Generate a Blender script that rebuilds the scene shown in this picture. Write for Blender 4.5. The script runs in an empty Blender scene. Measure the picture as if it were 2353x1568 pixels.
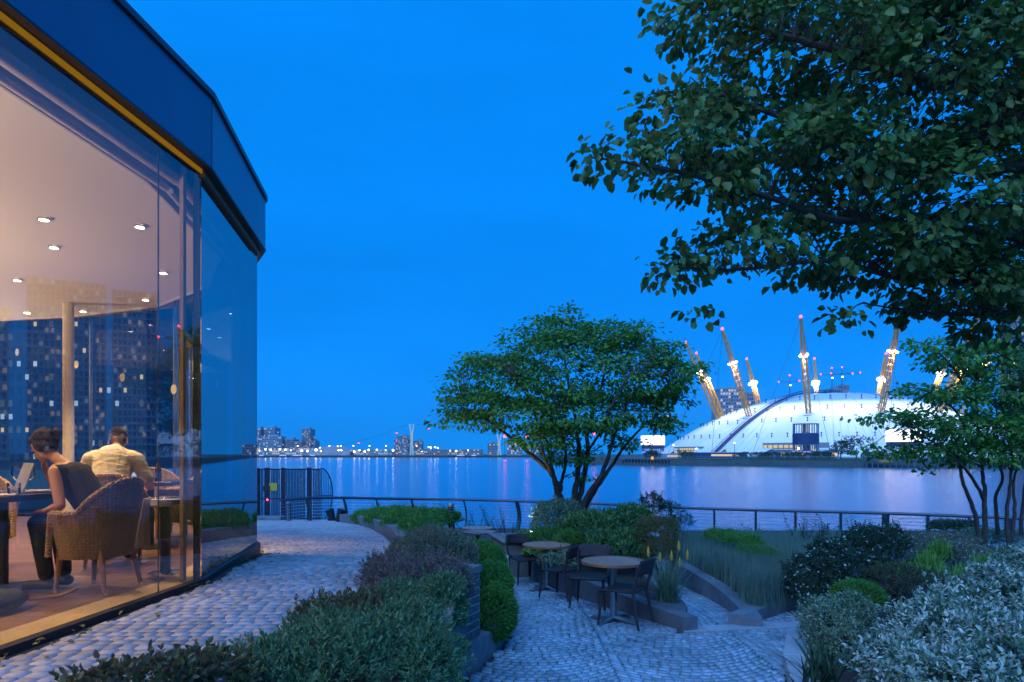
import bpy, bmesh, math, random
import numpy as np
from mathutils import Vector, Matrix

random.seed(7)
rng = np.random.default_rng(7)
scene = bpy.context.scene
C = scene.collection
R = math.radians

# ------------------------------------------------------------------ camera
F = 1569.0; CX = 1176.5; HY = 1042.0; CZ = 2.0      # 24 mm lens, level, shifted up
cam_d = bpy.data.cameras.new('camera')
cam = bpy.data.objects.new('camera', cam_d); C.objects.link(cam)
cam.location = (0, 0, CZ); cam.rotation_euler = (R(90), 0, 0)
cam_d.sensor_width = 36.0; cam_d.lens = 24.0
cam_d.shift_y = (HY - 784.0) / 2353.0
cam_d.clip_start = 0.05; cam_d.clip_end = 12000
scene.camera = cam

# ------------------------------------------------------------------ sky, sun, exposure
SUN_EL, SUN_AZ = R(24), R(205)        # behind the camera, a little to the left
w = bpy.data.worlds.new('World'); scene.world = w; w.use_nodes = True
nt = w.node_tree; nt.nodes.clear()
wo = nt.nodes.new('ShaderNodeOutputWorld'); bg = nt.nodes.new('ShaderNodeBackground')
sky = nt.nodes.new('ShaderNodeTexSky'); sky.sky_type = 'NISHITA'; sky.sun_disc = False
sky.sun_elevation = SUN_EL; sky.sun_rotation = SUN_AZ
sky.air_density = 1.0; sky.dust_density = 0.3; sky.ozone_density = 4.0
tint = nt.nodes.new('ShaderNodeMix'); tint.data_type = 'RGBA'; tint.blend_type = 'MULTIPLY'
tint.inputs[0].default_value = 1.0
tint.inputs[7].default_value = (0.02, 0.50, 1.12, 1)      # the blue hour
flat = nt.nodes.new('ShaderNodeMix'); flat.data_type = 'RGBA'; flat.inputs[0].default_value = 0.86
flat.inputs[7].default_value = (0.0, 2.45, 9.1, 1)
tc = nt.nodes.new('ShaderNodeTexCoord'); mp = nt.nodes.new('ShaderNodeMapping')
mp.inputs['Scale'].default_value = (1.2, 1.2, 5.0)
nz = nt.nodes.new('ShaderNodeTexNoise'); nz.inputs['Scale'].default_value = 1.6; nz.inputs['Detail'].default_value = 5
cr = nt.nodes.new('ShaderNodeMapRange')
cr.inputs[1].default_value = 0.3; cr.inputs[2].default_value = 0.7
cr.inputs[3].default_value = 0.88; cr.inputs[4].default_value = 1.05
cl = nt.nodes.new('ShaderNodeMix'); cl.data_type = 'RGBA'; cl.blend_type = 'MULTIPLY'; cl.inputs[0].default_value = 1.0
L = nt.links.new
L(tc.outputs['Generated'], mp.inputs[0]); L(mp.outputs[0], nz.inputs['Vector']); L(nz.outputs[0], cr.inputs[0])
L(sky.outputs[0], tint.inputs[6]); L(tint.outputs[2], flat.inputs[6])
L(flat.outputs[2], cl.inputs[6]); L(cr.outputs[0], cl.inputs[7])
L(cl.outputs[2], bg.inputs[0]); bg.inputs[1].default_value = 0.115
L(bg.outputs[0], wo.inputs[0])

sd = bpy.data.lights.new('dusk_glow', 'SUN'); sd.energy = 3.3; sd.angle = R(65); sd.color = (0.27, 0.53, 1.0)
so = bpy.data.objects.new('dusk_glow', sd); C.objects.link(so)
so.rotation_euler = (R(90) - SUN_EL - R(22), 0, R(-25))

vs = scene.view_settings
vs.view_transform = 'Standard'; vs.look = 'None'; vs.exposure = 0.0; vs.gamma = 1.0; vs.use_curve_mapping = False
cy = scene.cycles
cy.use_denoising = True
try: cy.denoiser = 'OPENIMAGEDENOISE'
except Exception: pass
cy.volume_bounces = 0; cy.max_bounces = 7; cy.diffuse_bounces = 3; cy.glossy_bounces = 4; cy.transmission_bounces = 6; cy.transparent_max_bounces = 10
cy.sample_clamp_indirect = 4.0; cy.caustics_reflective = False; cy.caustics_refractive = False

# ------------------------------------------------------------------ helpers
def at(px, py, Y):
    return Vector(((px - CX) / F * Y, Y, CZ - (py - HY) / F * Y))

def px_of(x, y, z):
    return CX + F * x / y, HY + F * (CZ - z) / y

ORG = {}
def tag(o, label=None, cat=None, group=None, kind=None):
    if label: o['label'] = label
    if cat: o['category'] = cat
    if group: o['group'] = group
    if kind: o['kind'] = kind
    return o

def thing(name, label, cat, loc=(0, 0, 0), rz=0.0, group=None):
    o = bpy.data.objects.new(name, None); C.objects.link(o)
    o.empty_display_size = 0.1
    o.location = loc; o.rotation_euler = (0, 0, rz)
    ORG[o] = Vector(loc)
    return tag(o, label, cat, group)

def link(name, me, mat=None, parent=None):
    o = bpy.data.objects.new(name, me); C.objects.link(o)
    if mat is not None and len(me.materials) == 0: me.materials.append(mat)
    if parent is not None:
        o.parent = parent
        if parent in ORG: ORG[o] = ORG[parent]
    return o

def np_mesh(name, V, loops, sizes, mat=None, parent=None, smooth=False, local=False, midx=None):
    """fast mesh from numpy: V (n,3), loops flat vertex indices, sizes verts per face"""
    V = np.asarray(V, dtype=np.float32)
    if parent is not None and not local and parent in ORG:
        V = V - np.array(ORG[parent], dtype=np.float32)
    me = bpy.data.meshes.new(name)
    me.vertices.add(len(V)); me.vertices.foreach_set('co', V.ravel())
    loops = np.asarray(loops, dtype=np.int32).ravel(); sizes = np.asarray(sizes, dtype=np.int32)
    me.loops.add(len(loops)); me.loops.foreach_set('vertex_index', loops)
    me.polygons.add(len(sizes))
    st = np.concatenate(([0], np.cumsum(sizes)[:-1])).astype(np.int32)
    me.polygons.foreach_set('loop_start', st); me.polygons.foreach_set('loop_total', sizes)
    if smooth: me.polygons.foreach_set('use_smooth', np.ones(len(sizes), dtype=bool))
    mats = mat if isinstance(mat, (list, tuple)) else [mat]
    for m in mats:
        if m is not None: me.materials.append(m)
    if midx is not None: me.polygons.foreach_set('material_index', np.asarray(midx, dtype=np.int32))
    me.update(calc_edges=True)
    return link(name, me, None, parent)

def frames(path):
    """parallel transport frames along a path of Vectors"""
    n = len(path); T = []
    for i in range(n):
        a = path[max(0, i - 1)]; b = path[min(n - 1, i + 1)]
        t = (b - a); t = t.normalized() if t.length > 1e-9 else Vector((0, 0, 1)); T.append(t)
    ref = Vector((0, 0, 1)) if abs(T[0].z) < 0.9 else Vector((1, 0, 0))
    u = (ref - T[0] * ref.dot(T[0])).normalized(); U = [u]
    for i in range(1, n):
        u = U[-1] - T[i] * U[-1].dot(T[i])
        u = u.normalized() if u.length > 1e-6 else U[-1]
        U.append(u)
    return T, U

class MB:
    def __init__(s): s.v = []; s.f = []
    def add(s, vs, fs):
        k = len(s.v); s.v += [Vector(p) for p in vs]; s.f += [tuple(i + k for i in f) for f in fs]; return s
    def box(s, c, d, rz=0.0, bev=0.0, M=None):
        hx, hy, hz = d[0] / 2, d[1] / 2, d[2] / 2
        P = [(-hx, -hy, -hz), (hx, -hy, -hz), (hx, hy, -hz), (-hx, hy, -hz), (-hx, -hy, hz), (hx, -hy, hz), (hx, hy, hz), (-hx, hy, hz)]
        if bev > 0:
            b = bev; P = [(-hx + b, -hy + b, -hz), (hx - b, -hy + b, -hz), (hx - b, hy - b, -hz), (-hx + b, hy - b, -hz)]
            for z in (-hz + b, hz - b):
                P += [(-hx, -hy, z), (hx, -hy, z), (hx, hy, z), (-hx, hy, z)]
            P += [(-hx + b, -hy + b, hz), (hx - b, -hy + b, hz), (hx - b, hy - b, hz), (-hx + b, hy - b, hz)]
            fs = [(3, 2, 1, 0), (12, 13, 14, 15)]
            for r in range(3):
                for i in range(4):
                    j = (i + 1) % 4; fs.append((r * 4 + i, r * 4 + j, r * 4 + 4 + j, r * 4 + 4 + i))
        else:
            fs = [(3, 2, 1, 0), (4, 5, 6, 7), (0, 1, 5, 4), (1, 2, 6, 5), (2, 3, 7, 6), (3, 0, 4, 7)]
        rot = M if M is not None else Matrix.Rotation(rz, 3, 'Z')
        return s.add([rot @ Vector(p) + Vector(c) for p in P], fs)
    def bar(s, a, b, wd, ht=None, up=Vector((0, 0, 1))):
        a = Vector(a); b = Vector(b); t = (b - a); ln = t.length
        if ln < 1e-6: return s
        t.normalize(); ht = ht or wd
        if abs(t.dot(up)) > 0.98: up = Vector((1, 0, 0))
        x = t.cross(up).normalized(); z = x.cross(t)
        M = Matrix((x, t, z)).transposed()
        return s.box((a + b) / 2, (wd, ln, ht), M=M)
    def tube(s, path, rad, n=8, cap=True, sq=1.0):
        path = [Vector(p) for p in path]
        if not hasattr(rad, '__len__'): rad = [rad] * len(path)
        T, U = frames(path); vs = []; fs = []
        for p, t, u, r in zip(path, T, U, rad):
            b = t.cross(u)
            for k in range(n):
                a = 2 * math.pi * k / n
                vs.append(p + (u * math.cos(a) + b * math.sin(a) * sq) * r)
        for i in range(len(path) - 1):
            for k in range(n):
                j = (k + 1) % n
                fs.append((i * n + k, i * n + j, (i + 1) * n + j, (i + 1) * n + k))
        if cap:
            fs.append(tuple(range(n - 1, -1, -1))); m = (len(path) - 1) * n; fs.append(tuple(range(m, m + n)))
        return s.add(vs, fs)
    def lathe(s, prof, n=20, c=(0, 0, 0), cap=True):
        c = Vector(c); vs = []; fs = []
        for r, z in prof:
            for k in range(n):
                a = 2 * math.pi * k / n; vs.append(c + Vector((r * math.cos(a), r * math.sin(a), z)))
        for i in range(len(prof) - 1):
            for k in range(n):
                j = (k + 1) % n; fs.append((i * n + k, i * n + j, (i + 1) * n + j, (i + 1) * n + k))
        if cap:
            fs.append(tuple(range(n - 1, -1, -1))); m = (len(prof) - 1) * n; fs.append(tuple(range(m, m + n)))
        return s.add(vs, fs)
    def ell(s, c, r, n=12, m=8, M=None):
        c = Vector(c); vs = []; fs = []
        rot = M if M is not None else Matrix.Identity(3)
        for i in range(m + 1):
            th = math.pi * i / m
            for k in range(n):
                a = 2 * math.pi * k / n
                vs.append(c + rot @ Vector((r[0] * math.sin(th) * math.cos(a), r[1] * math.sin(th) * math.sin(a), r[2] * math.cos(th))))
        for i in range(m):
            for k in range(n):
                j = (k + 1) % n; fs.append((i * n + k, (i + 1) * n + k, (i + 1) * n + j, i * n + j))
        return s.add(vs, fs)
    def prism(s, poly, z0, z1):
        n = len(poly)
        f0 = (lambda p: z0) if not callable(z0) else z0
        f1 = (lambda p: z1) if not callable(z1) else z1
        vs = [(p[0], p[1], f0(p)) for p in poly] + [(p[0], p[1], f1(p)) for p in poly]
        fs = [tuple(range(n - 1, -1, -1)), tuple(range(n, 2 * n))]
        for i in range(n):
            j = (i + 1) % n; fs.append((i, j, n + j, n + i))
        return s.add(vs, fs)
    def strip(s, left, right, z0, z1):
        """wall-like ribbon between two polylines (2D) from z0 to z1 (callables of point or floats)"""
        n = len(left); g = lambda z, p: z(p) if callable(z) else z
        vs = []; fs = []
        for a, b in zip(left, right):
            vs += [(a[0], a[1], g(z0, a)), (a[0], a[1], g(z1, a)), (b[0], b[1], g(z1, b)), (b[0], b[1], g(z0, b))]
        for i in range(n - 1):
            for k in range(4):
                j = (k + 1) % 4; fs.append((i * 4 + k, (i + 1) * 4 + k, (i + 1) * 4 + j, i * 4 + j))
        fs.append((0, 1, 2, 3)); m = (n - 1) * 4; fs.append((m + 3, m + 2, m + 1, m))
        return s.add(vs, fs)
    def build(s, name, mat=None, parent=None, smooth=False, local=False):
        me = bpy.data.meshes.new(name)
        off = Vector((0, 0, 0)) if (local or parent is None or parent not in ORG) else ORG[parent]
        me.from_pydata([tuple(p - off) for p in s.v], [], s.f)
        bm = bmesh.new(); bm.from_mesh(me); bmesh.ops.recalc_face_normals(bm, faces=bm.faces); bm.to_mesh(me); bm.free()
        if smooth:
            me.polygons.foreach_set('use_smooth', np.ones(len(me.polygons), dtype=bool))
            try: me.set_sharp_from_angle(angle=R(40))
            except Exception: pass
        me.update()
        return link(name, me, mat, parent)

def copy_tree(o, parent=None):
    c = o.copy(); C.objects.link(c)
    if parent is not None: c.parent = parent
    for ch in list(o.children): copy_tree(ch, c)
    return c

def smooth_path(pts, k=6):
    pts = [Vector(p) for p in pts]; out = []
    n = len(pts)
    for i in range(n - 1):
        p0 = pts[max(0, i - 1)]; p1 = pts[i]; p2 = pts[i + 1]; p3 = pts[min(n - 1, i + 2)]
        for j in range(k):
            t = j / k
            out.append(0.5 * ((2 * p1) + (p2 - p0) * t + (2 * p0 - 5 * p1 + 4 * p2 - p3) * t * t + (-p0 + 3 * p1 - 3 * p2 + p3) * t ** 3))
    out.append(pts[-1]); return out

# ------------------------------------------------------------------ materials
def pmat(name, col, rough=0.6, metal=0.0, var=0.0, scale=8.0, bump=0.0, bscale=60.0, col2=None, spec=0.5, stretch=None, coat=0.0, island=0.0, stain=0.0):
    m = bpy.data.materials.new(name); m.use_nodes = True
    n = m.node_tree.nodes; l = m.node_tree.links.new
    b = n['Principled BSDF']
    b.inputs['Base Color'].default_value = (*col, 1); b.inputs['Roughness'].default_value = rough
    b.inputs['Metallic'].default_value = metal; b.inputs['Specular IOR Level'].default_value = spec
    b.inputs['Coat Weight'].default_value = coat
    if var > 0 or col2 or bump > 0:
        t = n.new('ShaderNodeTexCoord'); mpn = n.new('ShaderNodeMapping'); l(t.outputs['Object'], mpn.inputs[0])
        if stretch: mpn.inputs['Scale'].default_value = stretch
    src = None
    if var > 0 or col2:
        z = n.new('ShaderNodeTexNoise'); z.inputs['Scale'].default_value = scale; z.inputs['Detail'].default_value = 6; z.inputs['Roughness'].default_value = 0.65
        l(mpn.outputs[0], z.inputs['Vector'])
        r = n.new('ShaderNodeValToRGB'); r.color_ramp.elements[0].position = 0.3; r.color_ramp.elements[1].position = 0.7
        c2 = col2 or tuple(min(1, c * (1 + var)) for c in col); c1 = col if col2 else tuple(c * (1 - var) for c in col)
        r.color_ramp.elements[0].color = (*c1, 1); r.color_ramp.elements[1].color = (*c2, 1)
        l(z.outputs[0], r.inputs[0]); src = r.outputs[0]
        rr = n.new('ShaderNodeMapRange'); rr.inputs[3].default_value = max(0, rough - 0.1); rr.inputs[4].default_value = min(1, rough + 0.12)
        l(z.outputs[0], rr.inputs[0]); l(rr.outputs[0], b.inputs['Roughness'])
    if island > 0:
        g = n.new('ShaderNodeNewGeometry'); mr = n.new('ShaderNodeMapRange')
        oi = n.new('ShaderNodeObjectInfo'); ad = n.new('ShaderNodeMath'); ad.operation = 'ADD'
        fr = n.new('ShaderNodeMath'); fr.operation = 'FRACT'
        l(g.outputs['Random Per Island'], ad.inputs[0]); l(oi.outputs['Random'], ad.inputs[1]); l(ad.outputs[0], fr.inputs[0])
        mr.inputs[3].default_value = 1 - island; mr.inputs[4].default_value = 1 + island; l(fr.outputs[0], mr.inputs[0])
        mx = n.new('ShaderNodeMix'); mx.data_type = 'RGBA'; mx.blend_type = 'MULTIPLY'; mx.inputs[0].default_value = 1
        if src: l(src, mx.inputs[6])
        else: mx.inputs[6].default_value = (*col, 1)
        l(mr.outputs[0], mx.inputs[7]); src = mx.outputs[2]
    if stain > 0:
        gp = n.new('ShaderNodeNewGeometry'); z3 = n.new('ShaderNodeTexNoise'); z3.inputs['Scale'].default_value = 0.9; z3.inputs['Detail'].default_value = 6; z3.inputs['Roughness'].default_value = 0.7
        l(gp.outputs['Position'], z3.inputs['Vector']); m3 = n.new('ShaderNodeMapRange'); m3.inputs[1].default_value = 0.35; m3.inputs[2].default_value = 0.62
        m3.inputs[3].default_value = 1 - stain; m3.inputs[4].default_value = 1.0; l(z3.outputs[0], m3.inputs[0])
        mx3 = n.new('ShaderNodeMix'); mx3.data_type = 'RGBA'; mx3.blend_type = 'MULTIPLY'; mx3.inputs[0].default_value = 1
        if src: l(src, mx3.inputs[6])
        else: mx3.inputs[6].default_value = (*col, 1)
        l(m3.outputs[0], mx3.inputs[7]); src = mx3.outputs[2]
    if src: l(src, b.inputs['Base Color'])
    if bump > 0:
        z2 = n.new('ShaderNodeTexNoise'); z2.inputs['Scale'].default_value = bscale; z2.inputs['Detail'].default_value = 5
        l(mpn.outputs[0], z2.inputs['Vector'])
        bu = n.new('ShaderNodeBump'); bu.inputs['Strength'].default_value = bump; bu.inputs['Distance'].default_value = 0.02
        l(z2.outputs[0], bu.inputs['Height']); l(bu.outputs[0], b.inputs['Normal'])
    return m

def emat(name, col, strength, sample=False):
    m = bpy.data.materials.new(name); m.use_nodes = True
    n = m.node_tree.nodes; n.clear()
    o = n.new('ShaderNodeOutputMaterial'); e = n.new('ShaderNodeEmission')
    e.inputs[0].default_value = (*col, 1); e.inputs[1].default_value = strength
    m.node_tree.links.new(e.outputs[0], o.inputs[0])
    if not sample: m.cycles.emission_sampling = 'NONE'
    return m

def leafmat(name, cols, rough=0.45, trans=0.35, spec=0.4, boost=1.4):
    """leaf colours picked at random for each leaf"""
    m = bpy.data.materials.new(name); m.use_nodes = True
    n = m.node_tree.nodes; l = m.node_tree.links.new; n.clear()
    o = n.new('ShaderNodeOutputMaterial'); b = n.new('ShaderNodeBsdfPrincipled'); t = n.new('ShaderNodeBsdfTranslucent'); mx = n.new('ShaderNodeMixShader')
    g = n.new('ShaderNodeNewGeometry'); r = n.new('ShaderNodeValToRGB')
    while len(r.color_ramp.elements) < len(cols): r.color_ramp.elements.new(0.5)
    for i, c in enumerate(cols):
        r.color_ramp.elements[i].position = i / max(1, len(cols) - 1); r.color_ramp.elements[i].color = (*[min(0.85, v * boost) for v in c], 1)
    l(g.outputs['Random Per Island'], r.inputs[0]); l(r.outputs[0], b.inputs['Base Color']); l(r.outputs[0], t.inputs[0])
    b.inputs['Roughness'].default_value = rough; b.inputs['Specular IOR Level'].default_value = spec
    mx.inputs[0].default_value = trans
    l(b.outputs[0], mx.inputs[1]); l(t.outputs[0], mx.inputs[2]); l(mx.outputs[0], o.inputs[0])
    return m

M = {}
M['sett'] = pmat('pink_granite_sett', (0.50, 0.48, 0.51), 0.6, var=0.14, scale=170, bump=0.12, bscale=260, island=0.24, stain=0.36)
M['cobble'] = pmat('grey_granite_cobble', (0.36, 0.46, 0.55), 0.5, var=0.14, scale=170, bump=0.12, bscale=260, island=0.24, stain=0.42)
M['joint'] = pmat('joint_sand', (0.04, 0.038, 0.038), 0.95, var=0.4, scale=14, bump=0.5)
M['granite'] = pmat('sawn_granite', (0.42, 0.43, 0.46), 0.6, var=0.15, scale=70, bump=0.25, bscale=180, island=0.08)
M['concrete'] = pmat('planter_concrete', (0.19, 0.21, 0.24), 0.75, var=0.25, scale=5, bump=0.3, bscale=60, stain=0.4)
M['dark_stone'] = pmat('dark_kerb_stone', (0.20, 0.17, 0.17), 0.75, var=0.25, scale=9, bump=0.35, bscale=60, island=0.12)
M['brick'] = pmat('blue_brick', (0.085, 0.085, 0.10), 0.55, var=0.3, scale=14, bump=0.4, bscale=90, island=0.3)
M['mortar'] = pmat('mortar', (0.60, 0.57, 0.55), 0.9, var=0.2, scale=20, bump=0.4)
M['soil'] = pmat('soil', (0.045, 0.034, 0.026), 0.95, var=0.5, scale=12, bump=1.0, bscale=40)
M['mud'] = pmat('river_mud', (0.06, 0.06, 0.05), 0.8, var=0.4, scale=0.2)
M['steel'] = pmat('painted_steel', (0.06, 0.075, 0.10), 0.4, metal=0.6, var=0.2, scale=6)
M['gate'] = pmat('gate_steel', (0.010, 0.013, 0.035), 0.45, metal=0.3, var=0.2, scale=6)
M['galv'] = pmat('galvanised', (0.38, 0.40, 0.42), 0.35, metal=0.9, var=0.15, scale=14)
M['chrome'] = pmat('chrome', (0.75, 0.75, 0.75), 0.12, metal=1.0)
M['teak'] = pmat('weathered_teak', (0.40, 0.22, 0.16), 0.5, var=0.3, scale=6, stretch=(2, 22, 6), bump=0.2, bscale=30, island=0.15)
M['teak_edge'] = pmat('teak_edge', (0.36, 0.14, 0.06), 0.45, var=0.25, scale=10)
M['grey_wood'] = pmat('silvered_timber', (0.27, 0.25, 0.24), 0.75, var=0.3, scale=5, stretch=(18, 2, 6), bump=0.3, bscale=30, island=0.2)
M['resin'] = pmat('brown_resin', (0.030, 0.022, 0.026), 0.42, var=0.3, scale=60, bump=0.5, bscale=160)
M['bark'] = pmat('bark', (0.085, 0.062, 0.046), 0.85, var=0.4, scale=14, stretch=(1, 1, 0.25), bump=0.8, bscale=40)
M['fascia'] = pmat('fascia_panel', (0.075, 0.15, 0.25), 0.34, metal=0.4, var=0.14, scale=1.4)
M['black'] = pmat('black_metal', (0.012, 0.012, 0.016), 0.5)
M['brass'] = pmat('head_channel', (0.16, 0.10, 0.03), 0.5)
M['blind'] = pmat('blind_fabric', (0.58, 0.52, 0.60), 0.7)
M['core'] = pmat('core_panelling', (0.05, 0.035, 0.03), 0.6, var=0.2, scale=3)
M['ceil'] = pmat('ceiling_paint', (0.80, 0.76, 0.72), 0.85)
M['plaster'] = pmat('column_paint', (0.78, 0.72, 0.62), 0.75, var=0.04, scale=3)
M['floor'] = pmat('oak_floor', (0.19, 0.10, 0.065), 0.38, var=0.3, scale=4, stretch=(1.2, 14, 4), island=0.22)
M['sill'] = pmat('sill_board', (0.55, 0.40, 0.22), 0.5, var=0.06, scale=5)
M['wicker'] = pmat('wicker', (0.46, 0.30, 0.17), 0.6, var=0.22, scale=50, bump=0.5, bscale=120)
def weave(m):
    n = m.node_tree.nodes; l = m.node_tree.links.new; b = n['Principled BSDF']
    tcw = n.new('ShaderNodeTexCoord'); sp = n.new('ShaderNodeSeparateXYZ'); l(tcw.outputs['Object'], sp.inputs[0])
    def mth(op, a, bv=None):
        q = n.new('ShaderNodeMath'); q.operation = op
        for i, v in enumerate((a, bv)):
            if v is None: continue
            if isinstance(v, (int, float)): q.inputs[i].default_value = v
            else: l(v, q.inputs[i])
        return q.outputs[0]
    rib = mth('SINE', mth('MULTIPLY', mth('ARCTAN2', sp.outputs[1], sp.outputs[0]), 64.0)); row = mth('SINE', mth('MULTIPLY', sp.outputs[2], 260.0))
    h = mth('ADD', mth('MULTIPLY', rib, row), mth('MULTIPLY', rib, 0.8))
    bu = n.new('ShaderNodeBump'); bu.inputs['Strength'].default_value = 0.9; bu.inputs['Distance'].default_value = 0.006; l(h, bu.inputs['Height']); l(bu.outputs[0], b.inputs['Normal'])
weave(M['wicker'])
M['legwood'] = pmat('chair_leg_wood', (0.36, 0.19, 0.08), 0.45, var=0.15, scale=10)
M['tabletop'] = pmat('dark_table', (0.035, 0.024, 0.022), 0.3, var=0.2, scale=6)
M['linen'] = pmat('white_linen', (0.78, 0.74, 0.66), 0.9, var=0.05, scale=10)
M['paper'] = pmat('paper', (0.80, 0.74, 0.62), 0.8)
M['laptop'] = pmat('laptop_shell', (0.50, 0.48, 0.47), 0.4, metal=0.3)
M['skin'] = pmat('skin', (0.62, 0.33, 0.23), 0.5, var=0.05, scale=20)
M['hair'] = pmat('dark_hair', (0.035, 0.018, 0.012), 0.45, var=0.4, scale=60, stretch=(1, 6, 1), bump=0.5, bscale=120)
M['hair2'] = pmat('brown_hair', (0.06, 0.035, 0.02), 0.5, var=0.4, scale=60, bump=0.5, bscale=120)
M['blackcloth'] = pmat('black_cloth', (0.012, 0.014, 0.022), 0.85, var=0.2, scale=20)
M['polo'] = pmat('cream_shirt', (0.70, 0.63, 0.50), 0.85, var=0.06, scale=14, bump=1.0, bscale=11, stretch=(1, 1, 2.2))
M['denim'] = pmat('navy_denim', (0.02, 0.026, 0.05), 0.8, var=0.25, scale=40)
M['shoe'] = pmat('shoe', (0.03, 0.016, 0.018), 0.5)
M['bottle'] = pmat('brown_glass', (0.035, 0.012, 0.005), 0.08, spec=0.7)
M['fabric_dome'] = pmat('coated_fabric', (0.78, 0.80, 0.80), 0.7, var=0.03, scale=0.05)
M['mast'] = pmat('mast_yellow', (0.80, 0.32, 0.015), 0.6)
M['navy'] = pmat('walkway_blue', (0.03, 0.05, 0.14), 0.6)
M['tower_panel'] = pmat('drum_cladding', (0.20, 0.26, 0.36), 0.5, var=0.1, scale=0.4)
M['bank'] = pmat('bank_grass', (0.05, 0.075, 0.045), 0.9, var=0.4, scale=0.3)
M['pile'] = pmat('pier_timber', (0.13, 0.13, 0.14), 0.8, var=0.3, scale=0.6)
M['bldg'] = pmat('far_facade', (0.30, 0.33, 0.38), 0.7, var=0.15, scale=0.08)
M['bldg2'] = pmat('far_brick', (0.34, 0.28, 0.26), 0.75, var=0.15, scale=0.08)
M['bldg3'] = pmat('pale_facade', (0.36, 0.38, 0.42), 0.6, var=0.1, scale=0.08)
M['darkglass'] = pmat('dark_window', (0.06, 0.08, 0.10), 0.12, spec=0.8)
M['yellow'] = pmat('yellow_paint', (0.55, 0.36, 0.03), 0.5)
M['orange'] = pmat('orange_paint', (0.65, 0.25, 0.03), 0.5)
M['white'] = pmat('white_paint', (0.75, 0.76, 0.78), 0.5)
M['win_warm'] = emat('lit_window_warm', (1.0, 0.76, 0.50), 0.8)
M['win_cool'] = emat('lit_window_cool', (0.55, 0.75, 1.0), 0.75)
M['win_dim'] = emat('lit_window_dim', (0.30, 0.45, 0.75), 0.22)
M['lamp_white'] = emat('lamp_white', (1.0, 0.96, 0.88), 14)
M['lamp_far'] = emat('lamp_far', (1.0, 0.95, 0.80), 12)
M['lamp_warm'] = emat('lamp_warm', (1.0, 0.62, 0.28), 9)
M['lamp_red'] = emat('lamp_red', (1.0, 0.03, 0.06), 16)
M['screen'] = emat('bright_screen', (0.88, 0.80, 1.0), 3.0, True)
M['hall_light'] = emat('lit_hall', (1.0, 0.78, 0.40), 0.75)
M['downlight'] = emat('downlight', (1.0, 0.80, 0.52), 30)
M['cove'] = emat('uplight', (1.0, 0.70, 0.40), 1000.0, True)
M['violet'] = emat('violet_strip', (0.35, 0.25, 1.0), 2.0)
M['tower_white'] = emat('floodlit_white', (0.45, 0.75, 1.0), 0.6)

# glass: clear with a mirror-like film that strengthens towards grazing angles
def glassmat(name, tintc, ior):
    m = bpy.data.materials.new(name); m.use_nodes = True
    n = m.node_tree.nodes; l = m.node_tree.links.new; n.clear()
    o = n.new('ShaderNodeOutputMaterial'); t = n.new('ShaderNodeBsdfTransparent'); g = n.new('ShaderNodeBsdfGlossy'); mx = n.new('ShaderNodeMixShader')
    f = n.new('ShaderNodeFresnel'); f.inputs[0].default_value = ior
    t.inputs[0].default_value = (*tintc, 1); g.inputs['Roughness'].default_value = 0.0; g.inputs[0].default_value = (0.95, 0.97, 1, 1)
    l(f.outputs[0], mx.inputs[0]); l(t.outputs[0], mx.inputs[1]); l(g.outputs[0], mx.inputs[2]); l(mx.outputs[0], o.inputs[0])
    return m
M['glass'] = glassmat('window_glass', (0.84, 0.88, 0.92), 2.05)
M['glass_tint'] = glassmat('tinted_glass', (0.03, 0.06, 0.12), 6.0)
M['glass_far'] = glassmat('clear_glass', (0.88, 0.92, 0.95), 1.15)
M['drinkglass'] = glassmat('drinking_glass', (0.94, 0.95, 0.95), 1.5)

def watermat():
    m = bpy.data.materials.new('river_water'); m.use_nodes = True
    n = m.node_tree.nodes; l = m.node_tree.links.new; n.clear()
    o = n.new('ShaderNodeOutputMaterial'); d = n.new('ShaderNodeBsdfDiffuse'); g = n.new('ShaderNodeBsdfGlossy'); mx = n.new('ShaderNodeMixShader')
    d.inputs[0].default_value = (0.01, 0.10, 0.24, 1); g.inputs[0].default_value = (0.93, 0.95, 1, 1); g.inputs['Roughness'].default_value = 0.13
    f = n.new('ShaderNodeFresnel'); f.inputs[0].default_value = 1.45
    t = n.new('ShaderNodeTexCoord'); mp_ = n.new('ShaderNodeMapping'); mp_.inputs['Scale'].default_value = (0.13, 0.7, 1)
    z = n.new('ShaderNodeTexNoise'); z.inputs['Scale'].default_value = 1.0; z.inputs['Detail'].default_value = 7; z.inputs['Roughness'].default_value = 0.62
    l(t.outputs['Object'], mp_.inputs[0]); l(mp_.outputs[0], z.inputs['Vector'])
    bu = n.new('ShaderNodeBump'); bu.inputs['Strength'].default_value = 0.50; bu.inputs['Distance'].default_value = 0.35
    l(z.outputs[0], bu.inputs['Height']); l(bu.outputs[0], g.inputs['Normal'])
    l(f.outputs[0], mx.inputs[0]); l(d.outputs[0], mx.inputs[1]); l(g.outputs[0], mx.inputs[2]); l(mx.outputs[0], o.inputs[0])
    return m
M['water'] = watermat()

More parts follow.
